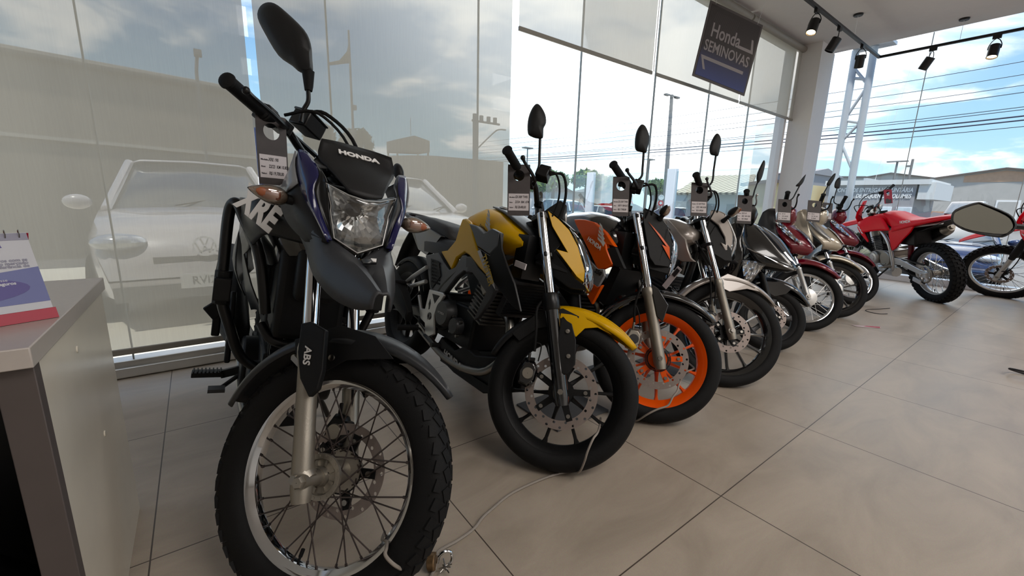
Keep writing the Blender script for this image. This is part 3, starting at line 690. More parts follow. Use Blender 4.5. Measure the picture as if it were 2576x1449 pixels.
    for s_, z, sz, mm in (('Honda', .86, .0125, 'cal_ink'), ('em todos', .80, .0125, 'cal_ink'), ('caminhos.', .74, .0125, 'cal_ink'), ('seguros com as', .69, .0085, 'cal_grey'), ('melhores condições do mercado', .655, .0085, 'cal_grey'), ('e a preferência de', .62, .0085, 'cal_grey')):
        t = text('print', s_, sz, TR(W_*(.92-.012*len(s_) if len(s_) < 12 else .95), hh*z, .0016), mm, pg, .0001, 'RIGHT', bold=.0003)
    text('print', 'Acesse', .0075, TR(W_*.80, hh*.475, .002), 'cal_white', pg, .0001); text('print', 'Site Seguros', .008, TR(W_*.80, hh*.435, .002), 'cal_white', pg, .0001, bold=.0003); text('print', 'WhatsApp', .008, TR(W_*.56, hh*.455, .002), 'cal_white', pg, .0001, bold=.0003)
    text('print', 'honda', .006, TR(W_*.66, hh*.055, .001), 'cal_white', cal, .0001)
    co = G()
    for q in range(16):
        xx = .012+q*.0182
        co.tube([(xx, hh-.010, .002), (xx, hh-.004, .007), (xx+.001, hh+.005, .004), (xx+.002, hh+.005, -.004), (xx+.002, hh-.004, -.008)], .0008, 5, spl=3)
    obj('spiral_binding', co, 'steel', cal)
    obj('back_leaf', G().prism([(0, hh, -.002), (W_, hh, -.002), (W_, hh*.33, -.135), (0, hh*.33, -.135)], (0, 0, -.0015)), 'cal_red', cal)
    obj('base_leaf', G().prism([(0, .0, -.001), (W_, .0, -.001), (W_, hh*.33, -.135), (0, hh*.33, -.135)], (0, .0012, 0)), 'cal_red', cal)
# ---------------------------------------------------------------- the street outside
GZ = -.6
def blob_crown(c, r, n, seed, sc=(1, 1, .75), leaf=.12):
    rnd = random.Random(seed); g = G()
    for i in range(n):
        a, b_ = rnd.uniform(0, 2*PI), math.acos(rnd.uniform(-.75, 1)); q = r*rnd.uniform(.55, 1.)**.6
        q *= .8+.2*math.sin(3*a+seed)
        p = np.array((c[0]+q*math.sin(b_)*math.cos(a)*sc[0], c[1]+q*math.sin(b_)*math.sin(a)*sc[1], c[2]+q*math.cos(b_)*sc[2]))
        u = np.array([rnd.gauss(0, 1) for _ in range(3)]); u = u/np.linalg.norm(u); v = np.cross(u, [rnd.gauss(0, 1) for _ in range(3)]); v = v/np.linalg.norm(v)
        l = leaf*rnd.uniform(.7, 1.4); g.add([p-u*l, p+v*l*.45, p+u*l, p-v*l*.45], [(0, 1, 2, 3)])
    return g
def car_geo(L=4.1, W=1.72, H=1.45, hatch=True):
    # body shell: x forward; returns body, cabin glass, wheels etc as separate collectors
    h = H
    prof = [(-L/2, .42*h, .80), (-L/2+.06, .60*h, .86), (-L/2+.28, .66*h, .9), (-L*.20, .68*h, 1.), (L*.10, .68*h, 1.), (L*.22, .665*h, .98), (L*.36, .62*h, .94), (L*.46, .54*h, .84), (L/2, .36*h, .76)]
    body = G(); rings = []
    for x, zt, ws in prof:
        w = W/2*ws; zb = .16*h if abs(x) < L*.46 else .2*h
        rings.append([(x, y, z) for y, z in ((-w*.96, zb), (-w, .3*h), (-w, .5*h*min(1, zt/(.62*h))), (-w*.93, zt-.03), (-w*.7, zt), (0, zt+.02), (w*.7, zt), (w*.93, zt-.03), (w, .5*h*min(1, zt/(.62*h))), (w, .3*h), (w*.96, zb))])
    body.loft(rings)
    cab = G(); cx0, cx1 = (-L*.44, L*.22)
    sec = [(cx0, .66*h, .84), (-L*.38, .92*h, .70), (-L*.28, .985*h, .66), (-L*.05, h, .66), (L*.03, .985*h, .65), (cx1, .66*h, .84)]
    cr = []
    for x, zt, ws in sec:
        w = W/2*ws; wb = W/2*.93
        cr.append([(x, -wb if zt > .7*h else -w, .64*h), (x, -w, zt-.03), (x, -w*.8, zt), (x, 0, zt+.015), (x, w*.8, zt), (x, w, zt-.03), (x, wb if zt > .7*h else w, .64*h)])
    cab.loft(cr)
    roof = G(); rr = []
    for x, zt, ws in [(-L*.385, .925*h, .71), (-L*.28, .992*h, .68), (-L*.05, 1.008*h, .68), (L*.035, .99*h, .67)]:
        w = W/2*ws; rr.append([(x, -w, zt-.035), (x, -w*.82, zt+.004), (x, 0, zt+.02), (x, w*.82, zt+.004), (x, w, zt-.035)])
    roof.sheet(rr)
    for s_ in (-1, 1):
        roof.tube([(cx1+.02, s_*W*.42, .66*h), (L*.03, s_*W*.33, .975*h)], .035, 8); roof.tube([(cx0+.02, s_*W*.42, .66*h), (-L*.385, s_*W*.35, .90*h)], .05, 8)
        roof.tube([(-L*.12, s_*W*.445, .66*h), (-L*.12, s_*W*.34, .975*h)], .03, 8)
    return body, cab, roof
def car(name, loc, rz, paint, label, group=None, plate=None, emblem=False, L=4.1, W=1.72, H=1.45):
    t = empty(name, TR(*loc) @ Matrix.Rotation(rz, 4, 'Z')); tag(t, label, 'car', group)
    b, c, r = car_geo(L, W, H); h = H
    obj('body', b, paint, t, ang=50); obj('windows', c, 'car_glass', t); obj('roof', r, paint, t, solid=.02)
    for x in (-L*.31, L*.31):
        for s_ in (-1, 1):
            w = G(); w.lathe([(.12, -.1), (.30, -.1), (.315, -.05), (.315, .05), (.30, .1), (.12, .1)], o=(x, s_*W*.44, .31), n=32, closed=True)
            wo = obj('wheel', w, 'rubber', t); obj('hubcap', G().lathe([(.001, s_*.07), (.19, s_*.09), (.2, s_*.05), (.2, 0)], o=(x, s_*W*.44, .31), n=24), 'alu_light', wo)
    for s_ in (-1, 1):
        obj('headlight', G().sphere((L*.465, s_*W*.33, .5*h), (.12, .19, .075), 8), 'car_lamp', t)
        m = G().sphere((L*.17, s_*W*.55, .70*h), (.07, .11, .075), 8); obj('wing_mirror', m, paint, t)
    bm_ = G().box((L*.495, 0, .22*h), (.05, W*.74, .13)).box((L*.492, 0, .40*h), (.04, W*.42, .05)); obj('grille', bm_, 'pole' if paint == 'car_white' else 'black_plastic', t)
    wi = G(); 
    for s_ in (-.2, .35): wi.bar((L*.225, s_, .685*h), (L*.165, s_+.42, .74*h), .012, .012)
    obj('wipers', wi, 'black_plastic', t)
    if plate:
        p = obj('number_plate', G().box((L*.527, 0, .285*h), (.012, .40, .125)), 'decal_white', t)
        text('plate_text', plate, .1, frame((L*.527+.007, 0, .285*h), (0, 1, 0), (0, 0, 1)), 'pole', p, .001, sx=.9)
    if emblem:
        e = G().lathe([(.075, 0), (.09, 0), (.09, .008), (.075, .008)], o=(L*.495, 0, .47*h), ax=(1, 0, .25), n=36, closed=True)
        o_ = np.array((L*.499, 0, .47*h))
        def ln(a, b_): e.bar(o_+(0, a[0], a[1]), o_+(0, b_[0], b_[1]), .013, .008, (1, 0, 0))
        ln((-.03, .07), (-.005, .012)); ln((.03, .07), (.005, .012)); ln((-.068, .035), (-.032, -.06)); ln((.068, .035), (.032, -.06)); ln((-.032, -.06), (0, 0)); ln((.032, -.06), (0, 0))
        obj('emblem', e, 'decal_white', t)
    return t
def mk_outside():
    M['asphalt'] = pmat('asphalt', (118, 116, 114), .85, var=.12, nscale=3); M['yard'] = pmat('yard_concrete', (232, 224, 204), .8, var=.08, nscale=2)
    M['hall'] = pmat('hall_wall', (148, 138, 124), .85, var=.06, nscale=1.5); M['hall_roof'] = pmat('hall_roof', (132, 126, 116), .7); M['hall_strip'] = pmat('hall_strip', (190, 182, 168), .7)
    M['ext_grey'] = pmat('grey_render', (150, 148, 150), .8, var=.04); M['ext_light'] = pmat('light_render', (208, 208, 206), .8, var=.04); M['ext_cream'] = pmat('cream_render', (222, 204, 156), .8, var=.05)
    M['block'] = pmat('concrete_block', (176, 172, 166), .9, var=.14, nscale=1.2); M['brick'] = pmat('brick_band', (184, 150, 124), .85, var=.15, nscale=4)
    M['roof_dark'] = pmat('roof_edge', (96, 86, 80), .8); M['roof_tile'] = tile_mat(); M['leaf'] = pmat('leaves', (94, 120, 44), .6, var=.5, nscale=.9); M['leaf_dark'] = pmat('dark_leaves', (58, 70, 40), .7, var=.4, nscale=.9); M['bark'] = pmat('bark', (92, 76, 60), .9)
    M['pole'] = pmat('concrete_pole', (120, 118, 116), .8); M['wire'] = pmat('power_wire', (52, 58, 84), .6); M['car_white'] = pmat('white_car_paint', (214, 208, 206), .25, coat=1., var=.02); M['car_blue'] = pmat('blue_car_paint', (38, 50, 84), .2, .3, 1., var=.03)
    M['car_silver'] = pmat('silver_car_paint', (176, 180, 184), .25, .4, 1.); M['car_glass'] = pmat('car_glass', (56, 66, 74), .05, spec=.9, coat=1.); M['car_lamp'] = pmat('car_lamp', (210, 214, 220), .1, .3, 1.)
    M['truss_white'] = pmat('truss_paint', (186, 194, 204), .4, var=.03); M['stop_red'] = pmat('stop_red', (198, 40, 52), .5); M['flag'] = pmat('flag_cloth', (110, 104, 92), .8); M['tank_wall'] = pmat('tank_wall', (120, 114, 104), .85)
    M['mulch'] = pmat('plant_bed', (84, 84, 60), .95, var=.5, nscale=9)
    o = struct('ground', G().box((20, 12, GZ-.05), (140, 120, .1)), 'asphalt')
    struct('trim_1', G().box((1.5, 6.2, -.4), (14, 6.2, .4)), 'yard', 0, 'pale concrete forecourt outside the front window')
    M['banner_blue'] = pmat('banner_blue', (70, 100, 178), .6, var=.1)
    # behind the blinds
    t = empty('warehouse', TR(-3.5, 18, GZ)); k = TR(3.5, -18, -GZ); tag(t, 'long low hall with a rounded roof end seen through the left blind', 'building')
    g = G(); top = [(-12, 3.95), (-2.9, 3.8), (.9, 3.66), (1.35, 3.5), (1.7, 3.25), (2.0, 2.95), (2.05, GZ), (-12, GZ)]
    g.prism([(x, 14, z) for x, z in top], (0, 8, 0)); obj('wall', g, 'hall', t, k)
    obj('roof_edge', G().tube([(x, 13.9, z+.02) for x, z in top[:6]], .09, 8), 'hall_roof', t, k); obj('wall_strip', G().bar((-12, 13.95, 2.36), (1.5, 13.95, 2.0), .06, .08), 'hall_strip', t, k)
    t = empty('warehouse', TR(12, 30, GZ)); k = TR(-12, -30, -GZ); tag(t, 'low distant wall running behind the flagpole and the water tank', 'building')
    obj('wall', G().prism([(3, 28, 3.3), (9.4, 28, 3.6), (12.3, 28, 3.9), (14, 28, 4.0), (20, 28, 4.05), (20, 28, GZ), (3, 28, GZ)], (0, 2, 0)), 'hall', t, k)
    t = empty('water_tank', TR(13.3, 30.5, 3.6)); k = TR(-13.3, -30.5, -3.6); tag(t, 'box-shaped water tank on legs behind the second blind', 'water tank')
    obj('tank', G().prism([(12.04, 30, 4.3), (14.6, 30, 4.42), (14.6, 30, 5.25), (13.4, 30, 5.5), (12.04, 30, 5.1)], (0, 2, 0)), 'tank_wall', t, k)
    [obj('leg', G().bar((x, y, 3.0), (x, y, 4.4), .1, .1, (1, 0, 0)), 'tank_wall', t, k) for x in (12.1, 14.5) for y in (30.1, 31.9)]; obj('antenna', G().cyl((13.2, 30.2, 5.3), (13.2, 30.2, 6.7), .02, n=6), 'pole', t, k)
    t = empty('flagpole', TR(6.0, 20, GZ)); k = TR(-6.0, -20, -GZ); tag(t, 'tall flagpole with a dark triangular pennant seen through the second blind', 'flagpole')
    obj('pole', G().tube([(6.0, 20, GZ), (6.03, 20, 7.95)], [.075, .04], 10), 'pole', t, k); obj('flag', G().prism([(6.0, 20, 7.4), (5.92, 20, 7.1), (5.6, 20.05, 6.7), (5.16, 20, 6.52), (5.16, 20, 6.40), (5.5, 20, 6.5), (6.02, 20, 6.66)], (0, .02, 0)), 'flag', t, k)
    obj('pole_box', G().box((6.1, 19.9, 4.85), (.14, .14, .2)), 'pole', t, k)
    for i, (c, r, s_, l) in enumerate([((5.45, 24, 3.9), .85, 3, 'leafy tree left of the flagpole behind the second blind'), ((7.75, 25, 3.75), 1.1, 5, 'leafy tree right of the flagpole behind the second blind')]):
        t = empty('tree', TR(c[0], c[1], GZ)); k = TR(-c[0], -c[1], -GZ); tag(t, l, 'tree', 'trees behind the blinds')
        cr_ = obj('crown', blob_crown(c, r, 1500, s_, (1, 1, 1), .14), 'leaf_dark', t, k); obj('trunk', G().tube([(c[0], c[1], GZ), (c[0], c[1], c[2])], [.16, .09], 8), 'bark', t, k)
    t = empty('utility_pole', TR(16.1, 26, GZ)); k = TR(-16.1, -26, -GZ); tag(t, 'utility pole with transformers and a lamp arm behind the second blind', 'utility pole')
    obj('pole', G().tube([(16.15, 26, GZ), (16.05, 26, 6.8)], [.19, .13], 10), 'pole', t, k)
    ca = G().box((17.0, 26, 6.35), (2.3, .12, .12)); [ca.cyl((x, 26, 6.35), (x, 26, 6.75), .14, n=10) for x in (16.6, 17.2, 17.75)]; obj('crossarm', ca, 'pole', t, k)
    obj('lamp_arm', G().tube([(16.15, 26, 4.4), (17.6, 26, 5.7), (18.1, 26, 6.0), (18.7, 26, 6.05)], .05, 8, spl=3), 'pole', t, k)
    t = empty('street_lamp', TR(.44, 13, GZ)); k = TR(-.44, -13, -GZ); tag(t, 'slim curved street lamp in front of the hall behind the left blind', 'street lamp')
    obj('pole', G().tube([(.36, 13, GZ), (.36, 13, 3.3), (.38, 13, 3.9), (.43, 13, 4.2)], .035, 8, spl=3), 'pole', t, k); obj('lamp_head', G().box((.43, 13, 4.2), (.15, .2, .13)), 'pole', t, k)
    car('parked_car', (.04, 6.65, -.2), R_(-90), 'car_white', 'white hatchback facing the shop behind the left blind', 'white cars outside the front window', 'RVI2H', True, L=3.95, W=1.76, H=1.55)
    car('parked_car', (2.55, 6.75, -.2), R_(-90), 'car_white', 'white car behind the second blind, next to the yellow motorcycle seat', 'white cars outside the front window', None, False, L=3.95, W=1.74, H=1.52)
    bn = obj('blue_banner', G().prism([(.385, 3.5, .75), (.50, 3.5, .75), (.50, 3.5, 1.50), (.385, 3.5, 1.45)], (0, .01, 0)), 'banner_blue'); tag(bn, 'narrow blue banner glimpsed in the gap between the two long blinds', 'banner'); obj('stand', G().cyl((.44, 3.5, -.2), (.44, 3.5, .76), .012, n=8), 'pole', bn)
    # centre: railing, street, trees, houses
    t = empty('glass_railing', TR(13.9, 9, GZ)); k = TR(-13.9, -9, -GZ); tag(t, 'glass boundary fence with white posts between forecourt and street', 'fence')
    P = [(12.9, 14.7), (13.9, 12.9), (14.1, 9.1), (14.3, 5.9)]
    for x, y in P[1:3]: obj('post', G().box((x, y, 1.0), (.2, .34, 2.6)), 'white_frame', t, k, bevel=.01)
    for (x0, y0), (x1, y1) in zip(P[:-1], P[1:]): obj('glass_panel', G().add([(x0, y0, GZ), (x1, y1, GZ), (x1, y1, 2.18), (x0, y0, 2.18)], [(0, 1, 2, 3)]), 'rail_glass', t, k); 
    for (x0, y0), (x1, y1) in zip(P[:-1], P[1:]): obj('top_edge', G().bar((x0, y0, 2.19), (x1, y1, 2.19), .03, .02), 'rail_glass', t, k)
    t = empty('utility_pole', TR(24.1, 16, GZ)); k = TR(-24.1, -16, -GZ); tag(t, 'tall street pole with a double lamp head in the clear window', 'utility pole')
    obj('pole', G().tube([(24.3, 16, GZ), (23.85, 16, 7.55)], [.17, .1], 10), 'pole', t, k)
    hd = G().box((23.9, 16, 7.5), (1.2, .1, .06)); [hd.box((x, 16, 7.47), (.38, .2, .09)) for x in (23.35, 24.4)]; obj('lamp_head', hd, 'pole', t, k)
    for i, (x, y, z, l) in enumerate([(23.2, 29, 5.45, 'small distant street lamp left of the yellow motorcycle mirror'), (31.4, 22.6, 4.75, 'small distant street lamp left of the tall street pole')]):
        t = empty('street_lamp', TR(x, y, GZ)); k = TR(-x, -y, -GZ); tag(t, l, 'street lamp', 'distant street lamps')
        obj('pole', G().cyl((x, y, GZ), (x, y, z), .05, n=8), 'pole', t, k); obj('lamp_head', G().box((x, y, z), (.85, .5, .08)), 'pole', t, k)
    for i, (x, y, z, r, l) in enumerate([(20.6, 24, 2.2, 1.0, 'green tree at the left end of the tree row'), (23.6, 26, 2.7, 1.3, 'green tree second from the left of the tree row'), (26.6, 25.2, 2.9, 1.45, 'tallest green tree in the middle of the tree row'), (30.0, 26.2, 2.7, 1.4, 'green tree right of the tallest in the tree row'), (34.8, 24, 2.5, 1.4, 'green tree behind the red stop sign'), (39, 20, 2.7, 1.5, 'green tree above the tiled house')]):
        t = empty('tree', TR(x, y, GZ)); k = TR(-x, -y, -GZ); tag(t, l, 'tree', 'trees across the street')
        obj('crown', blob_crown((x, y, z), r, 1300, 20+i, (1.1, 1.1, .62), .2), 'leaf', t, k); obj('trunk', G().tube([(x, y, GZ), (x, y, z)], [.2, .12], 8), 'bark', t, k)
    t = empty('tiled_house', TR(28, 13, GZ)); k = TR(-28, -13, -GZ); tag(t, 'low house with a striped clay tile roof across the street', 'house')
    obj('wall', G().box((28.4, 13.2, .7), (6.5, 3.7, 2.0)), 'ext_light', t, k); obj('roof', G().prism([(24.3, 15.4, 1.78), (24.4, 11.0, 1.8), (31.5, 13.9, 3.25), (30.5, 17.4, 3.2)], (.1, 0, -.12)), 'roof_tile', t, k)
    for y in (12.2, 13.4, 14.4): obj('window', G().box((25.14, y, .75), (.04, .55, .8)), 'car_glass', t, k)
    for i, (x, y, w, z, mm, l) in enumerate([(26.5, 29.5, 3.2, 2.5, 'ext_light', 'small pale gabled house at the left below the trees'), (33.5, 30, 5, 2.6, 'brick', 'small brick house below the tree row'), (40, 24.5, 7, 2.6, 'ext_light', 'pale flat house left of the tall street pole'), (41, 14, 8, 4.2, 'ext_grey', 'grey flat-roofed building behind the tiled house')]):
        t = empty('house', TR(x, y, GZ)); k = TR(-x, -y, -GZ); tag(t, l, 'house', 'houses across the street')
        obj('wall', G().box((x, y, (z-.5+GZ)/2), (w, 2.5, z-.5-GZ)), mm, t, k); obj('roof', G().prism([(x-w/2-.2, y-1.4, z-.55), (x+w/2+.2, y-1.4, z-.55), (x, y-1.4, z)], (0, 2.8, 0)), 'roof_dark' if i != 3 else 'ext_grey', t, k)
    for i, (x, y, rz, mm, l, H) in enumerate([(16.9, 18.6, 100, 'car_silver', 'silver van parked beyond the fence, left of the orange motorcycle grip', 1.75), (20.6, 18.5, 100, 'car_white', 'white car parked beyond the fence, behind the orange motorcycle tank', 1.45), (27.0, 17.6, 95, 'car_silver', 'silver car parked beyond the fence near the stop sign', 1.45)]):
        car('parked_car', (x, y, GZ), R_(rz), mm, l, 'cars parked across the street', H=H)
    t = empty('road_sign', TR(16.2, 10.9, GZ)); k = TR(-16.2, -10.9, -GZ); tag(t, 'red stop disc below a round white sign on one post', 'road sign')
    obj('post', G().cyl((16.22, 10.93, GZ), (16.22, 10.93, 1.42), .025, n=8), 'pole', t, k); dd = np.array((-16.2, -10.9, -.3)); dd = dd/np.linalg.norm(dd)
    a = obj('stop_disc', G().lathe([(.001, 0), (.12, 0), (.12, .01), (.001, .01)], o=(16.2, 10.9, 1.08), ax=dd, n=8), 'stop_red', t, k); obj('stop_bar', G().lathe([(.001, .011), (.07, .011), (.001, .012)], o=(16.2, 10.9, 1.08), ax=dd, n=4), 'decal_white', a)
    obj('round_disc', G().lathe([(.075, 0), (.115, 0), (.115, .01), (.075, .01)], o=(16.2, 10.9, 1.32), ax=dd, n=24, closed=True).lathe([(.001, .002), (.076, .002), (.001, .004)], o=(16.2, 10.9, 1.32), ax=dd, n=24), 'decal_white', t, k)
    # right: lattice post, collection point, warehouses, wires
    t = empty('lattice_post', TR(8.9, 2.5, GZ)); k = TR(-8.9, -2.5, -GZ); tag(t, 'white steel lattice post of two pipes outside the corner glass', 'post')
    pp = lambda s_, z: np.array((8.9, (2.61 if s_ else 2.37)+(z-1)*.012, z))
    for s_ in (0, 1): obj('pipe', G().tube([pp(s_, GZ), pp(s_, 3.55)], .052, 16), 'truss_white', t, k)
    for z0, z1 in ((3.3, 2.98), (2.98, 2.48), (2.12, 2.44), (2.12, 1.62)) : obj('brace', G().tube([pp(0 if z0 > z1 else 0, z0) if z0 in (2.98,) else pp(1, z0), pp(1, z1) if z0 in (2.98,) else pp(0, z1)], .022, 10), 'truss_white', t, k)
    for z in (3.08, 2.42): obj('crossbar', G().tube([pp(1, z+.05), pp(0, z-.02)], .024, 10), 'truss_white', t, k)
    obj('cap_plate', G().box((8.9, 2.42, 3.58), (.4, .5, .05)), 'truss_white', t, k)
    t = empty('collection_point', TR(24, 5.5, GZ)); k = TR(-24, -5.5, -GZ); tag(t, 'grey waste collection building with white lettering outside the side window', 'building')
    obj('wall', G().box((26, 5.75, .95), (4, 3.15, 2.5)), 'ext_grey', t, k)
    obj('roof_band', G().box((26, 5.55, 2.2), (4.3, 3.6, .2)).box((25.9, 3.85, 1.84), (3.9, .5, .68)), 'ext_light', t, k)
    for y0, y1 in ((5.28, 4.82), (4.68, 4.18)): 
        w_ = obj('window', G().box((23.98, (y0+y1)/2, .97), (.05, y0-y1, .42)), 'white_frame', t, k); obj('pane', G().box((23.95, (y0+y1)/2, .97), (.03, y0-y1-.06, .36)), 'car_lamp', w_)
    mt = lambda y, z: k @ frame((23.98, y, z), (0, -1, 0), (0, 0, 1))
    text('lettering', 'PONTO DE ENTREGA VOLUNTÁRIA', .25, mt(5.6, 1.87), 'decal_white', t, .006, bold=.008, sx=.66, shear=.15); text('lettering', 'DE PEQUENOS VOLUMES', .25, mt(5.22, 1.62), 'decal_white', t, .006, bold=.008, sx=.66, shear=.15)
    for i, (X, y, w, ze, zp, mm, l) in enumerate([(60, 4.6, 11.6, 4.1, 5.05, 'block', 'block-walled gabled warehouse at the far right'), (72, 15.2, 8, 5.0, 5.7, 'block', 'distant gabled warehouse roof above the collection building'), (22.2, 8.9, 2.4, 2.1, 2.2, 'ext_cream', 'cream building beside the corner column outside'), (50, 15.5, 6, 4.0, 4.05, 'ext_light', 'tall white building behind the lattice post')]):
        t = empty('warehouse' if i < 2 else 'building', TR(X+3, y, GZ)); k = TR(-X-3, -y, -GZ); tag(t, l, 'building')
        obj('wall', G().prism([(X, y-w/2, GZ), (X, y+w/2, GZ), (X, y+w/2, ze), (X, y, zp), (X, y-w/2, ze)], (6, 0, 0)), mm, t, k)
        obj('roof_edge', G().bar((X-.1, y-w/2-.2, ze), (X-.1, y, zp+.05), .5, .14).bar((X-.1, y, zp+.05), (X-.1, y+w/2+.2, ze), .5, .14), 'roof_dark', t, k)
        if i == 0:
            obj('brick_band', G().prism([(X-.03, y-2.6, 3.9), (X-.03, y+2.6, 3.9), (X-.03, y+2.6, 4.5), (X-.03, y, 4.9), (X-.03, y-2.6, 4.5)], (.02, 0, 0)), 'brick', t, k)
            obj('door_frame', G().box((X-.04, y-.6, 1.3), (.05, 1.5, 1.9)), 'decal_white', t, k); obj('door_leaf', G().box((X-.08, y-.6, 1.25), (.05, 1.2, 1.7)), 'block', t, k)
    t = empty('lorry', TR(38, 4.5, GZ)); k = TR(-38, -4.5, -GZ); tag(t, 'white flat-bed lorry parked before the block warehouse', 'lorry')
    obj('cab', G().prism([(36, 3.3, .2), (36, 4.75, .2), (36, 4.85, .95), (36, 4.6, 1.62), (36, 3.3, 1.68)], (1.9, 0, 0)), 'car_white', t, k, bevel=.05); obj('windscreen', G().prism([(35.97, 4.72, 1.0), (35.97, 3.9, 1.0), (35.97, 3.95, 1.5), (35.97, 4.55, 1.5)], (.02, 0, 0)), 'car_lamp', t, k); obj('side_window', G().prism([(35.97, 3.8, 1.0), (35.97, 3.4, 1.0), (35.97, 3.4, 1.5), (35.97, 3.8, 1.5)], (.02, 0, 0)), 'car_glass', t, k)
    obj('flat_bed', G().box((37, 5.9, .95), (1.8, 2.2, .2)).box((37, 4.9, .75), (1.9, 5, .15)), 'brick', t, k); obj('tarpaulin', G().prism([(36, 5.6, .4), (36, 4.5, .4), (36, 4.4, .9), (36, 5.3, 1.0)], (1.5, 0, 0)), 'ext_grey', t, k)
    for y in (5.6, 4.0): obj('wheel', G().lathe([(.15, -.12), (.42, -.12), (.42, .12), (.15, .12)], o=(36.2, y, .12), ax=(1, 0, 0), n=24, closed=True), 'rubber', t, k)
    car('parked_car', (14.6, 1.72, GZ), R_(186), 'car_blue', 'dark blue car parked outside the side window behind the red dirt bikes', None, None, L=4.2, W=1.75, H=1.42)
    for i, (x, y, z, l) in enumerate([(39, 8.05, 4.34, 'distant street lamp above the collection building'), ]):
        t = empty('street_lamp', TR(x, y, GZ)); k = TR(-x, -y, -GZ); tag(t, l, 'street lamp', 'distant street lamps')
        obj('pole', G().cyl((x, y, GZ), (x, y, z), .06, n=8), 'pole', t, k); obj('lamp_head', G().box((x, y, z), (.3, 1.1, .07)), 'pole', t, k)
    t = empty('utility_pole', TR(39, 7.28, GZ)); k = TR(-39, -7.28, -GZ); tag(t, 'thin distant pole right of the street lamp above the collection building', 'utility pole'); obj('pole', G().cyl((39, 7.28, GZ), (39, 7.28, 4.45), .07, n=8), 'pole', t, k); obj('bracket', G().box((39, 7.4, 4.0), (.1, .35, .12)), 'pole', t, k)
    W_ = [(20, 3.50, .0, .014, 'lowest'), (20.4, 3.74, .0, .028, 'second lowest'), (20.8, 3.92, .0, .03, 'third lowest'), (20.2, 4.02, 0, .014, 'fourth lowest'), (20.6, 4.16, 0, .014, 'middle'), (20.1, 4.5, 0, .014, 'fourth highest'), (20.5, 4.78, 0, .012, 'third highest'), (20.3, 5.05, 0, .012, 'second highest'), (20.0, 5.36, 0, .012, 'highest')]
    for x, z, d, r, l in W_:
        w = G().tube([(x+.08*(y/10)**2*.3, y, z+.0018*(y-4)**2*.35-(.03*(y-4) if y < 4 else 0)*.8) for y in (-8, -4, 0, 4, 8, 14, 20, 27, 34)], r*.75, 6, spl=3)
        tag(obj('power_line', w, 'wire'), l+' of the power lines strung along the street', 'power line', 'power lines along the street')
    t = empty('plant_bed', TR(10.2, 3.0, GZ)); k = TR(-10.2, -3.0, -GZ); tag(t, 'raised bed of mixed low plants outside the corner glass', 'plant bed'); obj('soil', G().box((11.6, 3.4, -.12), (3.0, 1.5, .4)), 'mulch', t, k, bevel=.03)
    for i, (x, y, z, l) in enumerate([(10.7, 3.15, .26, 'low shrub in the bed left of the red dirt bike fender'), (11.5, 2.95, .28, 'low shrub in the bed under the red dirt bike fender'), (12.35, 3.4, .3, 'low shrub at the far end of the outside bed')]):
        tag(obj('shrub', blob_crown((x, y, z), .34, 700, 50+i, (1, 1, .8), .06), 'leaf_dark'), l, 'shrub', 'shrubs in the bed outside')
    g = G()
    for i in range(14):
        a = 2*PI*i/14; L = .34+.1*(i % 3); p = np.array((11.1, 3.55, .42)); e = np.array((math.cos(a)*L*.7, math.sin(a)*L*.7, L*.75)); sd = np.array((-math.sin(a), math.cos(a), 0))*.018
        g.sheet([[p-sd*.5, p+sd*.5], [p+e*.5-sd, p+e*.5+sd], [p+e-sd*.1, p+e+sd*.1]])
    tag(obj('spiky_plant', g, 'leaf_dark'), 'spiky dracaena-like plant behind the dark red step-through', 'plant')
def tile_mat():
    m, nt, b = _mat('clay_tile'); n = nt.nodes; L = nt.links
    tc = n.new('ShaderNodeTexCoord'); w = n.new('ShaderNodeTexWave'); w.inputs['Scale'].default_value = .9; w.bands_direction = 'Y'; w.inputs['Distortion'].default_value = .4
    L.new(tc.outputs['Object'], w.inputs['Vector']); r = n.new('ShaderNodeValToRGB'); e = r.color_ramp.elements; e[0].color = (*s2l((120, 96, 74)), 1); e[1].color = (*s2l((226, 206, 178)), 1)
    L.new(w.outputs['Fac'], r.inputs[0]); L.new(r.outputs[0], b.inputs['Base Color']); setin(b, Roughness=.85); return m
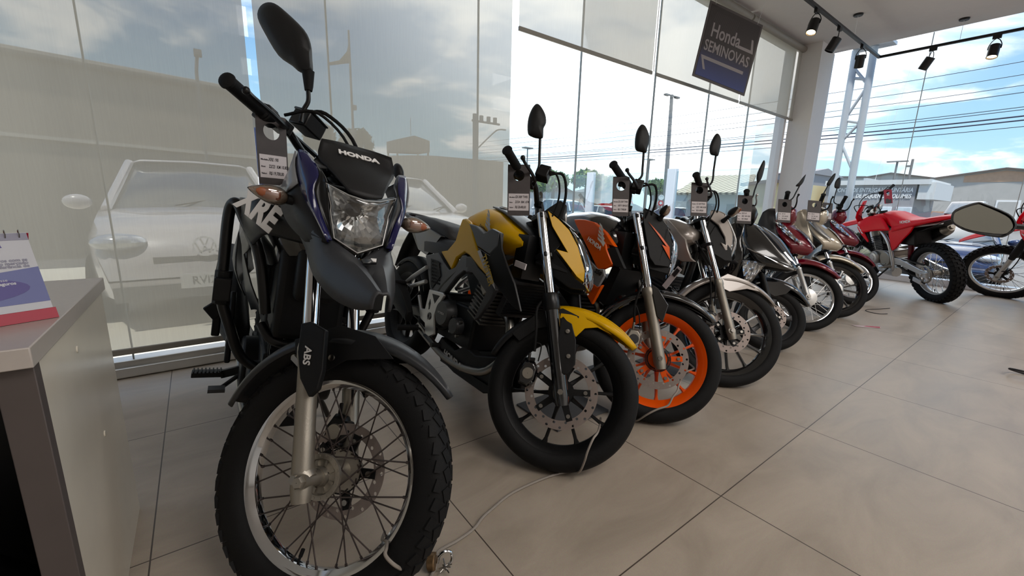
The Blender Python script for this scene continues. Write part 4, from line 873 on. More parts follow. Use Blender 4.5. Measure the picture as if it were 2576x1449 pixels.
def mk_world():
    w = bpy.data.worlds.new('sky'); SC.world = w; w.use_nodes = True; nt = w.node_tree; n = nt.nodes; L = nt.links; n.clear()
    o = n.new('ShaderNodeOutputWorld'); bg = n.new('ShaderNodeBackground'); tc = n.new('ShaderNodeTexCoord')
    sp = n.new('ShaderNodeSeparateXYZ'); L.new(tc.outputs['Generated'], sp.inputs[0])
    gr = n.new('ShaderNodeValToRGB'); e = gr.color_ramp.elements; e[0].position = 0.; e[0].color = (.52, .72, .84, 1); e[1].position = .75; e[1].color = (.10, .23, .52, 1)
    q = e.new(.12); q.color = (.34, .56, .70, 1); q = e.new(.30); q.color = (.19, .37, .62, 1)
    L.new(sp.outputs[2], gr.inputs[0])
    # clouds on a flat layer
    dv = n.new('ShaderNodeVectorMath'); dv.operation = 'DIVIDE'; cz = n.new('ShaderNodeMath'); cz.operation = 'MAXIMUM'; cz.inputs[1].default_value = .08; L.new(sp.outputs[2], cz.inputs[0])
    cm = n.new('ShaderNodeCombineXYZ'); ad = n.new('ShaderNodeMath'); ad.operation = 'ADD'; ad.inputs[1].default_value = .12; L.new(cz.outputs[0], ad.inputs[0])
    for i in range(3): L.new(ad.outputs[0], cm.inputs[i])
    L.new(tc.outputs['Generated'], dv.inputs[0]); L.new(cm.outputs[0], dv.inputs[1])
    nz = n.new('ShaderNodeTexNoise'); nz.inputs['Scale'].default_value = 1.15; nz.inputs['Detail'].default_value = 8; nz.inputs['Roughness'].default_value = .55; nz.inputs['Distortion'].default_value = .3
    mp = n.new('ShaderNodeMapping'); mp.inputs['Location'].default_value = (3.1, .4, 0); L.new(dv.outputs[0], mp.inputs[0]); L.new(mp.outputs[0], nz.inputs['Vector'])
    # haze and glare round the hidden sun
    dt = n.new('ShaderNodeVectorMath'); dt.operation = 'DOT_PRODUCT'; nm = n.new('ShaderNodeVectorMath'); nm.operation = 'NORMALIZE'; L.new(tc.outputs['Generated'], nm.inputs[0]); L.new(nm.outputs[0], dt.inputs[0])
    sd = Vector((math.sin(R_(52))*math.cos(R_(34)), math.cos(R_(52))*math.cos(R_(34)), math.sin(R_(34)))); dt.inputs[1].default_value = sd
    gl = n.new('ShaderNodeMapRange'); gl.interpolation_type = 'SMOOTHSTEP'; gl.inputs[1].default_value = .78; gl.inputs[2].default_value = 1.0; L.new(dt.outputs['Value'], gl.inputs[0])
    ca = n.new('ShaderNodeMath'); ca.operation = 'MULTIPLY_ADD'; ca.inputs[1].default_value = .16; L.new(gl.outputs[0], ca.inputs[0]); L.new(nz.outputs['Fac'], ca.inputs[2])
    cr = n.new('ShaderNodeMapRange'); cr.interpolation_type = 'SMOOTHSTEP'; cr.inputs[1].default_value = .50; cr.inputs[2].default_value = .66; L.new(ca.outputs[0], cr.inputs[0])
    mx = n.new('ShaderNodeMix'); mx.data_type = 'RGBA'; mx.inputs[7].default_value = (1.05, 1.05, 1.05, 1); L.new(cr.outputs[0], mx.inputs[0]); L.new(gr.outputs[0], mx.inputs[6])
    gp = n.new('ShaderNodeMath'); gp.operation = 'POWER'; gp.inputs[1].default_value = 1.3; L.new(gl.outputs[0], gp.inputs[0])
    sc_ = n.new('ShaderNodeVectorMath'); sc_.operation = 'SCALE'; sc_.inputs[0].default_value = (1.6, 1.58, 1.52); L.new(gp.outputs[0], sc_.inputs['Scale'])
    sm = n.new('ShaderNodeVectorMath'); sm.operation = 'ADD'; L.new(mx.outputs[2], sm.inputs[0]); L.new(sc_.outputs[0], sm.inputs[1])
    L.new(sm.outputs[0], bg.inputs[0]); bg.inputs[1].default_value = 1.25; L.new(bg.outputs[0], o.inputs[0])
def mk_lights():
    s_ = bpy.data.lights.new('sun', 'SUN'); s_.energy = 3.8; s_.angle = R_(3); s_.color = (1, .96, .9); so = bpy.data.objects.new('sun', s_); COL.objects.link(so)
    d = Vector((.38, .30, -1.25)); so.rotation_euler = d.to_track_quat('-Z', 'Y').to_euler()
    for i, (x, y, sx, sy, e) in enumerate([(1.2, -1.4, 1.6, 1.2, 40), (4.4, -1.6, 1.6, 1.2, 36), (2.4, -3.8, 3., 1.2, 46), (6.6, -3.0, 1.6, 1.2, 32)]):  # unseen fill lights added below the ceiling to brighten the room
        a = bpy.data.lights.new('fill_light', 'AREA'); a.shape = 'RECTANGLE'; a.size = sx; a.size_y = sy; a.energy = e; a.color = (1, .95, .9)
        o = bpy.data.objects.new('fill_light', a); COL.objects.link(o); o.location = (x, y, 3.33)
def mk_camera():
    c = bpy.data.cameras.new('camera'); c.sensor_width = 36; c.sensor_fit = 'HORIZONTAL'; c.lens = 1048.35/2576*36; c.clip_start = .02; c.clip_end = 400
    o = bpy.data.objects.new('camera', c); COL.objects.link(o)
    r = Vector((.80057621, -.59868524, .02556765)); u = Vector((.10221445, .17847691, .97862056)); b = Vector((-.59044892, -.78084696, .20407865))
    m = Matrix((r, u, b)).transposed().to_4x4(); m.translation = (0, 0, 1.0); o.matrix_world = m; SC.camera = o
    SC.view_settings.view_transform = 'Standard'; SC.view_settings.look = 'None'; SC.view_settings.exposure = .38; SC.view_settings.gamma = 1
    SC.cycles.use_denoising = True; SC.cycles.max_bounces = 10; SC.cycles.transparent_max_bounces = 24; SC.cycles.caustics_reflective = False; SC.cycles.caustics_refractive = False; SC.cycles.sample_clamp_indirect = 6
# ---------------------------------------------------------------- navy trail motorcycle (nearest)
def seat_geo(sec):
    # sec: (x, z top, half width, thickness)
    rings = []
    for x, z, w, t in sec:
        rings.append([(x, y*w, z+dz) for y, dz in ((-1, -t), (-1.02, -t*.55), (-.9, -t*.15), (-.55, -.004), (0, 0), (.55, -.004), (.9, -t*.15), (1.02, -t*.55), (1, -t))])
    return G().loft(rings)
def tank_geo(sec):
    # sec: (x, z top, half width, z widest, z bottom)
    rings = []
    for x, zt, w, zm, zl in sec:
        rings.append([(x, y*w, z) for y, z in ((-.72, zl), (-.97, zm-(zm-zl)*.45), (-1, zm), (-.9, zm+(zt-zm)*.5), (-.62, zm+(zt-zm)*.85), (-.28, zt-.004), (0, zt), (.28, zt-.004), (.62, zm+(zt-zm)*.85), (.9, zm+(zt-zm)*.5), (1, zm), (.97, zm-(zm-zl)*.45), (.72, zl))])
    return G().loft(rings)
def world_ellipse(c, ra, rb, n=12, rot=0.):
    r = np.array((.8006, -.5987, .0256)); u = np.array((.1022, .1785, .9786)); c = np.array(c, float)
    return [c+r*(ra*math.cos(t)*math.cos(rot)-rb*math.sin(t)*math.sin(rot))+u*(ra*math.cos(t)*math.sin(rot)+rb*math.sin(t)*math.cos(rot)) for t in [2*PI*k/n for k in range(n)]]
def common_rear(r, swing='satin_black', pivot=.46, zp=.40, wd=.1, muf=None, tail=None, shock=True):
    sw = G()
    for s_ in (-1, 1): sw.bar((-.05, s_*wd, r.Rr), (pivot, s_*wd, zp), .028, .05); sw.cyl((0, s_*(wd-.02), r.Rr), (0, s_*(wd+.03), r.Rr), .022, n=12)
    sw.box((pivot-.03, 0, zp), (.06, wd*2, .06)); r.b('swingarm', sw, swing, bevel=.004)
    if shock:
        sh = G().cyl((.30, 0, .42), (.40, 0, .70), .016, n=10)
        for i in range(9): sh.lathe([(.026, -.006), (.036, 0), (.026, .006)], o=(.315+.01*i, 0, .46+.026*i), ax=(.34, 0, .94), n=16)
        r.b('shock_absorber', sh, 'cast_black')
    st = G().tube([(.56, .12, .24), (.50, .19, .12), (.44, .245, .012)], .011, 8); st.box((.43, .25, .012), (.06, .03, .012)); r.b('side_stand', st, 'satin_black')
def bike_xre():
    M['facet'] = pmat('faceted_reflector', (226, 226, 224), .2, 1., var=.04)
    r = Rig('trail_motorcycle', (1.358, .322, .315, .09, .11, 27, .094), .194, 2.39, -93.3, 10.7, 44.0)
    tag(r.root, 'black and navy trail motorcycle with spoked wheels, nearest the desk', 'motorcycle', 'motorcycles parked in a row')
    wheel(r, True, .322, .095, .239, 'spoked', rim='chrome', tread='trail', disc=(.092, .122, .05, 28, 1), spokes=36, hubr=.055, hubw=.10)
    wheel(r, False, .315, .115, .225, 'spoked', rim='chrome', tread='trail', spokes=36, hubr=.06, hubw=.12, drum=.075)
    common_rear(r, pivot=.48, zp=.40, wd=.11)
    fk = fork(r, .1, (.996, 0, 1.02), (1.344, 0, .322), .585, rc=.0195, rl=.0265)
    for s_ in (-1, 1): r.f('axle_lug', G().tube([(1.340, s_*.098, .33), (1.352, s_*.098, .324), (1.366, s_*.098, .322)], [.028, .026, .020], 16).cyl((1.358, s_*.125, .322), (1.358, s_*.055, .322), .0175, n=20).lathe([(.001, .012), (.012, .012), (.016, .006), (.016, 0)], o=(1.358, s_*.125, .322), ax=(0, s_, 0), n=6), 'alu', fk)
    g = G().xz([(1.178, .652), (1.205, .585), (1.245, .530), (1.290, .500), (1.302, .525), (1.292, .57), (1.25, .66), (1.20, .665)], -.136, .018)
    gd = r.f('fork_guard', g, 'matte_black', bevel=.003)
    text('abs_lettering', 'ABS', .027, r.S @ frame((1.236, -.1375, .588), (.36, 0, -.93), (.93, 0, .36)), 'decal_white', r.root, .0006, bold=.0006, shear=.2)
    r.f('fork_guard', G().xz([(1.178, .652), (1.205, .585), (1.245, .530), (1.290, .500), (1.302, .525), (1.292, .57), (1.25, .66), (1.20, .665)], .118, .018), 'matte_black', bevel=.003)
    wf = lambda u: .003+.065*(u/.40) if u < .4 else (.068 if u < .72 else .068-.03*((u-.72)/.28)**1.5)
    fe = fender_geo(1.358, .322, .372, 53, 173, wf, .034, 26, .004)
    fd = r.f('front_fender', fe, 'dark_grey', solid=.004, ang=50)
    for s_ in (-1, 1):
        r.f('fender_side', G().xz([(1.13, .60, s_*.070), (1.24, .682, s_*.070), (1.345, .690, s_*.066), (1.42, .655, s_*.066), (1.352, .628, s_*.07), (1.30, .605, s_*.072), (1.262, .56, s_*.074), (1.20, .55, s_*.074), (1.15, .57, s_*.072)], 0, -.004*s_), 'matte_black', fd, bevel=.0015)
        r.f('fender_bolt', G().lathe([(.001, 0), (.009, 0), (.008, .004), (.001, .005)], o=(1.262, s_*.076, .597), ax=(0, s_, 0), n=14), 'steel', fd)
        r.f('fender_bolt', G().cyl((1.165, s_*.05, .560), (1.165, s_*.088, .560), .008, n=10).bar((1.165, s_*.086, .56), (1.21, s_*.096, .55), .012, .014), 'alu', fd)
    # handlebar, mirrors, controls
    hb = handlebar(r, [(.875, 0, 1.10), (.872, -.09, 1.112), (.868, -.17, 1.135), (.893, -.25, 1.118), (.924, -.40, 1.107)], grip_len=.12, lx=.05)
    r.f('handlebar_riser', G().cyl((.99, -.04, 1.03), (.88, -.04, 1.10), .016, n=12).cyl((.99, .04, 1.03), (.88, .04, 1.10), .016, n=12), 'satin_black', hb)
    r.f('bar_crossbar', G().tube([(.862, -.16, 1.135), (.862, .16, 1.135)], .008, 8), 'satin_black', hb)
    rv = G().box((.905, -.145, 1.175), (.06, .075, .045)).box((.905, -.145, 1.20), (.066, .08, .008)); r.f('brake_reservoir', rv, 'satin_black', hb, bevel=.005)
    md = G().box((.96, -.02, 1.10), (.07, .15, .05)).box((.985, 0, 1.13), (.03, .13, .05)); r.f('instrument_panel', md, 'gloss_black', bevel=.012)
    cable(r, 'brake_hose', [(.905, -.17, 1.19), (.96, -.16, 1.215), (1.05, -.10, 1.17), (1.12, -.06, 1.02)], .0055, 'rubber'); cable(r, 'throttle_cable', [(.90, -.22, 1.15), (.98, -.20, 1.19), (1.06, -.12, 1.14), (1.06, -.07, 1.0)], .0042, 'rubber')
    cable(r, 'clutch_cable', [(.89, .22, 1.15), (.97, .20, 1.17), (1.05, .10, 1.08), (1.0, .06, .95)], .0042, 'rubber'); cable(r, 'brake_hose', [(1.12, -.055, 1.0), (1.15, -.07, .85), (1.18, .06, .70), (1.28, .085, .48), (1.30, .07, .40)], .005, 'rubber')
    caliper(r, (1.285, .085, .40), 'cast_black', s=.9)
    L = [(.277, 1.373, 1.337), (.26, 1.391, 1.355), (.232, 1.419, 1.382), (.208, 1.452, 1.441), (.196, 1.473, 1.484), (.202, 1.475, 1.511), (.218, 1.467, 1.526), (.238, 1.452, 1.525), (.262, 1.428, 1.502), (.297, 1.389, 1.455), (.308, 1.371, 1.417), (.307, 1.36, 1.373), (.303, 1.355, 1.337)]
    mi = mirror(r, [(.262, 1.342, 1.20), (.272, 1.35, 1.233), (.286, 1.349, 1.259), (.289, 1.352, 1.29), (.292, 1.355, 1.31), (.294, 1.356, 1.345)], L, stem_r=.0062, depth=.04)
    r.b('stem_boot', G().tube([r.loc(p) for p in ((.2895, 1.352, 1.288), (.291, 1.354, 1.300), (.293, 1.356, 1.340))], [.010, .012, .0165], 14), 'rubber', mi)
    cL = r.world((.9, .237, 1.159)); mirror(r, [r.world((.90, .26, 1.10)), r.world((.895, .25, 1.13)), cL], world_ellipse(cL, .019, .031, 12, .25), depth=.03, stem_r=.006)
    # headlight cowl (fixed to the frame, offset a little to the left)
    oy = .017; sh = lambda L_: [(x, y+oy, z) for x, y, z in L_]; full = lambda L_: sh([(x, -y, z) for x, y, z in L_[::-1]]+L_[1:])
    ws = [full([(1.215, 0, 1.156), (1.222, .045, 1.155), (1.241, .087, 1.150)]), full([(1.278, 0, 1.112), (1.272, .05, 1.11), (1.266, .093, 1.104)]), full([(1.335, 0, 1.072), (1.331, .036, 1.072), (1.322, .066, 1.07)]), full([(1.386, 0, 1.028), (1.384, .02, 1.029), (1.378, .038, 1.033)])]
    wsn = r.b('wind_deflector', G().sheet(ws, 3, 3), 'black_plastic', solid=.005, ang=60)
    t = text('lettering', 'HONDA', .0235, frame((1.262, oy, 1.1285), (0, 1, 0), (-.80, 0, .60)), 'decal_white', r.root, .001, bold=.0012, sx=1.12)
    for s_ in (-1, 1):
        P = lambda L_: [(x, y*s_+oy, z) for x, y, z in L_]
        inn = P([(1.238, .114, 1.110), (1.285, .100, 1.084), (1.318, .094, 1.058), (1.336, .102, 1.022), (1.350, .086, .975), (1.392, .062, .918)]); bez = P([(1.250, .106, 1.100), (1.30, .086, 1.070), (1.345, .080, 1.046), (1.352, .070, .998), (1.356, .068, .982), (1.380, .057, .923)])
        out = P([(1.230, .132, 1.104), (1.258, .134, 1.068), (1.286, .126, 1.028), (1.315, .110, .99), (1.345, .094, .962), (1.392, .068, .912)])
        mid = [tuple((np.array(a)+np.array(b))/2+np.array((.008, s_*.008, .004))) for a, b in zip(inn, out)]
        r.b('headlight_cowl', G().sheet([inn, mid, out], 3, 3), 'navy', solid=.004, ang=60)
        r.b('headlight_bezel', G().sheet([inn, [tuple((np.array(a)+np.array(b))/2-np.array((.006, 0, 0))) for a, b in zip(inn, bez)], bez], 3, 2), 'satin_black', solid=.003, ang=60)
        back = P([(1.10, .122, 1.075), (1.13, .14, 1.03), (1.16, .15, .985), (1.19, .14, .95), (1.23, .125, .925), (1.30, .10, .90)])
        r.b('cowl_side', G().sheet([out, back], 3, 0), 'black_plastic', solid=.004, ang=60); r.b('cowl_trim', G().sheet([[tuple(np.array(p)+np.array((.004, s_*.006, .003))) for p in row] for row in (out[:3], back[:3])], 3, 0), 'light_grey', solid=.004, ang=60)
    half = [(1.384, 0, 1.020), (1.374, .036, 1.025), (1.346, .081, 1.042), (1.354, .066, .994), (1.357, .066, .982), (1.380, .055, .924), (1.380, 0, .897)]
    loop = [np.array(p) for p in sh([(x, -y, z) for x, y, z in half[1:-1][::-1]]+[half[0]]+half[1:])]
    # order: go round once
    loop = [np.array((x, y+oy, z)) for x, y, z in half]+[np.array((x, -y+oy, z)) for x, y, z in half[1:-1][::-1]]
    c = np.mean(loop, 0); ring = lambda s_, dx: [c+(p-c)*s_+np.array((dx, 0, 0)) for p in loop]
    hl = r.b('headlight', G().loft([ring(1.0, -.004), ring(1.07, -.008), ring(1.10, -.03), ring(1.0, -.075), ring(.5, -.10), ring(.05, -.10)], caps=False), 'satin_black')
    rd = random.Random(11); big = crs(loop, 4, True); rr_ = lambda s_, dx, j: [c+(p-c)*s_+np.array((dx+rd.uniform(-j, j), rd.uniform(-j, j)*.4, rd.uniform(-j, j)*.4)) for p in big]
    r.b('reflector', G().loft([rr_(1.0, -.004, 0), rr_(.93, -.020, .004), rr_(.80, -.036, .007), rr_(.66, -.048, .007), rr_(.50, -.054, .006), rr_(.34, -.058, .005), rr_(.2, -.058, .003), rr_(.03, -.058, 0)], caps=False), 'facet', hl, ang=2)
    r.b('bulb_shield', G().lathe([(.001, .0), (.016, .0), (.018, .004), (.018, .02), (.012, .024), (.001, .024)], o=c+np.array((-.048, -.012, .008)), ax=(1, 0, 0), n=20).cyl(c+np.array((-.03, -.012, .008)), c+np.array((-.004, -.012, .008)), .007, n=12), 'alu_dark', hl)
    r.b('headlight_lens', G().loft([ring(1.0, -.003), ring(.97, .006), ring(.75, .014), ring(.4, .018), ring(.05, .019)], caps=False), 'lens_clear', hl, ang=80)
    r.b('lens_rim', G().tube(loop+[loop[0]], .0018, 6, caps=False), 'alu_light', hl)
    S_ = [[(1.15, -.108, .925), (1.16, -.108, .945), (1.17, -.106, .965), (1.18, -.10, .985)], [(1.27, -.094, .884), (1.30, -.096, .912), (1.335, -.092, .928), (1.34, -.088, .938)], [(1.40, -.090, .838), (1.41, -.076, .886), (1.42, -.044, .896), (1.415, 0, .882)], [(1.49, -.062, .806), (1.49, -.052, .862), (1.50, -.028, .880), (1.50, 0, .866)], [(1.565, -.032, .802), (1.565, -.030, .842), (1.565, -.016, .862), (1.565, 0, .852)], [(1.606, -.016, .815), (1.608, -.015, .836), (1.608, -.008, .845), (1.608, 0, .843)]]
    rows = [sh(row) for row in S_]
    bk = G().sheet(rows, 2, 3); bk.mirror().xf(lambda v: v) if False else None
    bm2 = G().sheet([[(x, -(y-oy)+oy, z) for x, y, z in row] for row in rows], 2, 3); bk.add(bm2.v, bm2.f)
    beak = r.b('front_beak', bk, 'grey_plastic', solid=.005, ang=40)
    vt = r.b('beak_vent', G().prism(sh([(1.462, -.012, .888), (1.462, .022, .893), (1.478, .018, .886), (1.478, -.010, .882)]), (.002, 0, .004)), 'gloss_black', beak); r.b('vent_gap', G().prism(sh([(1.462, .008, .8925), (1.462, .021, .8935), (1.476, .017, .8875), (1.474, .010, .888)]), (.0022, 0, .0044)), 'decal_white', beak)
    for s_ in (-1, 1): indicator(r, (1.235, s_*.10+oy, .986), (1.255, -.207, 1.000) if s_ < 0 else (1.255, .238, .985), False, r=.0215, stalk=.36)
    # tank shrouds
    for s_ in (-1, 1):
        P = lambda L_: [(x, y*s_, z) for x, y, z in L_]
        top = P([(.78, .198, .955), (.95, .214, .972), (1.05, .200, .974), (1.11, .138, .984), (1.17, .078, .985)]); bot = P([(.86, .186, .80), (1.0, .160, .865), (1.07, .146, .888), (1.12, .104, .886), (1.19, .045, .882)])
        mid = [tuple((np.array(a)+np.array(b))/2+np.array((.012, s_*.012, 0))) for a, b in zip(top, bot)]
        shr = r.b('tank_shroud', G().sheet([top, mid, bot], 2, 4), 'satin_black', solid=.004, ang=60)
        if s_ < 0:
            text('lettering', 'XRE', .092, frame((1.108, -.174, .950), (.60, .66, -.46), (.15, .45, .85)), 'decal_white', r.root, .001, bold=.004, sx=.72, shear=-.1)
        r.b('tank_side', G().sheet([P([(1.02, .155, 1.0), (1.10, .128, 1.022), (1.13, .09, 1.03)]), P([(1.0, .14, 1.02), (1.09, .10, 1.05), (1.14, .085, 1.075)]), P([(.98, .115, 1.045), (1.06, .08, 1.07), (1.13, .07, 1.095)])], 3, 3), 'pearl_white', solid=.004, ang=60)
        r.b('lower_cover', G().sheet([P([(.62, .185, .80), (.76, .2, .88), (.86, .186, .80)]), P([(.56, .165, .66), (.70, .17, .72), (.84, .155, .70)]), P([(.54, .13, .55), (.66, .12, .58), (.82, .11, .60)])], 3, 3), 'dark_grey', solid=.004, ang=60)
        r.b('side_cover', G().sheet([P([(.10, .13, .88), (.34, .185, .86), (.56, .20, .84)]), P([(.14, .14, .76), (.36, .205, .74), (.55, .195, .70)]), P([(.20, .12, .66), (.36, .17, .62), (.52, .155, .60)])], 3, 3), 'dark_grey', solid=.004, ang=60)
        r.b('side_panel', G().sheet([P([(.56, .176, .83), (.66, .172, .80)]), P([(.54, .166, .72), (.62, .156, .68)]), P([(.52, .136, .63), (.60, .13, .60)])], 3, 3), 'pearl_white', solid=.003, ang=60)
        cb = G().tube(P([(.96, .118, .64), (.945, .15, .81), (.905, .198, .912), (.885, .218, .952), (.868, .232, .945), (.86, .237, .90), (.86, .236, .79), (.86, .232, .665), (.86, .205, .575), (.85, .165, .47), (.84, .11, .42)]), .0155, 12, spl=5)
        cbo = r.b('crash_bar', cb, 'satin_black'); r.b('slider_block', G().loft([[(.86+.024*math.cos(t), s_*.232+.024*math.sin(t), z) for t in [2*PI*k/10 for k in range(10)]] for z in (.64, .65, .735, .745)]).box((.875, s_*.232, .69), (.05, .045, .07)), 'matte_black', cbo, bevel=.004)
        pg = G().box((.52, s_*.245, .288), (.045, .10, .018)); [pg.box((.52, s_*(.205+.012*q), .299), (.05, .005, .008)) for q in range(8)]
        pg.bar((.52, s_*.20, .285), (.56, s_*.13, .32), .03, .03); r.b('foot_peg', pg, 'cast_black', bevel=.002)
        hp = G().xz([(.46, .36), (.56, .34), (.52, .52), (.44, .60), (.40, .58)], s_*.18, s_*.02); hp.bar((.45, s_*.20, .56), (.43, s_*.262, .50), .04, .06); hp.box((.43, s_*.236, .46), (.05, .028, .09)); r.b('peg_hanger', hp, 'cast_black', bevel=.006)
    r.b('brake_pedal', G().tube([(.56, -.14, .30), (.60, -.19, .27), (.68, -.215, .285)], .008, 8, spl=3).box((.69, -.215, .292), (.04, .05, .012)), 'alu_dark')
    r.b('crash_loop', G().tube([(.94, -.125, .60), (.985, -.09, .56), (1.0, 0, .55), (.985, .09, .56), (.94, .125, .60)], .014, 12, spl=5), 'satin_black')
    r.b('fuel_tank', tank_geo([(.50, .86, .09, .84, .78), (.58, .96, .13, .90, .76), (.74, 1.04, .16, .94, .76), (.90, 1.06, .155, .96, .78), (1.00, 1.04, .12, .96, .82), (1.06, 1.0, .08, .95, .86)]), 'gloss_black', ang=60)
    r.b('seat', seat_geo([(.60, .90, .085, .07), (.46, .865, .11, .08), (.28, .87, .13, .09), (.10, .91, .14, .08), (-.10, .93, .12, .06), (-.22, .935, .08, .04)]), 'seat_vinyl', ang=70)
    r.b('rear_fender', G().sheet([[(.2, -.1, .70), (.2, 0, .72), (.2, .1, .70)], [(-.15, -.1, .78), (-.15, 0, .80), (-.15, .1, .78)], [(-.38, -.085, .70), (-.38, 0, .72), (-.38, .085, .70)]], 3, 3), 'black_plastic', solid=.005)
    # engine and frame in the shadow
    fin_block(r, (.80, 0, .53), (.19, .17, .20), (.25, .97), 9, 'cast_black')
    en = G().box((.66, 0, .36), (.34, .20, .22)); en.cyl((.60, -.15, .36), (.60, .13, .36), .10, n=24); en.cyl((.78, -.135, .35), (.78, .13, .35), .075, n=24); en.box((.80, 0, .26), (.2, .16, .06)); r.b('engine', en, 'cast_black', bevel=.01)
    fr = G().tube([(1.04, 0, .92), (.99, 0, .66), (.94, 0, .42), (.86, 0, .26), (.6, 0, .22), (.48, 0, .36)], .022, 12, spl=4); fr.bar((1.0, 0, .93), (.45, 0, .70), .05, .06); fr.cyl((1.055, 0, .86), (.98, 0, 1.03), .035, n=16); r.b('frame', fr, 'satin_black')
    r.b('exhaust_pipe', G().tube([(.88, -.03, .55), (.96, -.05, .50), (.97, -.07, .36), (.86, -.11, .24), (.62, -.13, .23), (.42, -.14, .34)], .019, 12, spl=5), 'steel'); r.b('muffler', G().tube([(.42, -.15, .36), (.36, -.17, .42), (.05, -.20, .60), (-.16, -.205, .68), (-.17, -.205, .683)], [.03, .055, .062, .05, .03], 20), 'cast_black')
    r.b('dark_filler', G().box((.90, 0, .72), (.22, .20, .30)).box((.74, 0, .66), (.2, .22, .24)).box((1.02, 0, .80), (.08, .12, .2)), 'matte_black', bevel=.02)  # black mass added so the space between shrouds and engine stays dark
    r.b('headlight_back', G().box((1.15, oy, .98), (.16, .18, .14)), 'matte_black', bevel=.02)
    k = .062; d = np.array((.59, .78, -.2))*k
    price_tag(r, [(.163, 1.311, 1.205), tuple(np.array((.204, 1.286, 1.213))+d), tuple(np.array((.161, 1.272, 1.040))+d), (.128, 1.294, 1.029)], [('Modelo:', 'XRE 190'), ('Ano:', '22/23  KM 10.803'), ('Valor:', 'R$ 19.700,00')], 'grey price tag hanging edge-on from the bar of the navy trail motorcycle')
# ---------------------------------------------------------------- naked street motorcycles
PAIR10 = [(36*k+90, 36*k+90) for k in range(10)]
def plate(r, name, pts, th, mat, parent=None, st=False, bevel=.003, both=True, bulge=0.):
    # faceted side panel: pts (x, y, z) on the left side, mirrored; th: inward thickness
    o = []
    for s_ in ((-1, 1) if both else (-1,)):
        g = G().prism([(x, y*s_, z) for x, y, z in pts], (0, -th*s_, 0)); o.append((r.f if st else r.b)(name, g, mat, parent, bevel=bevel))
    return o

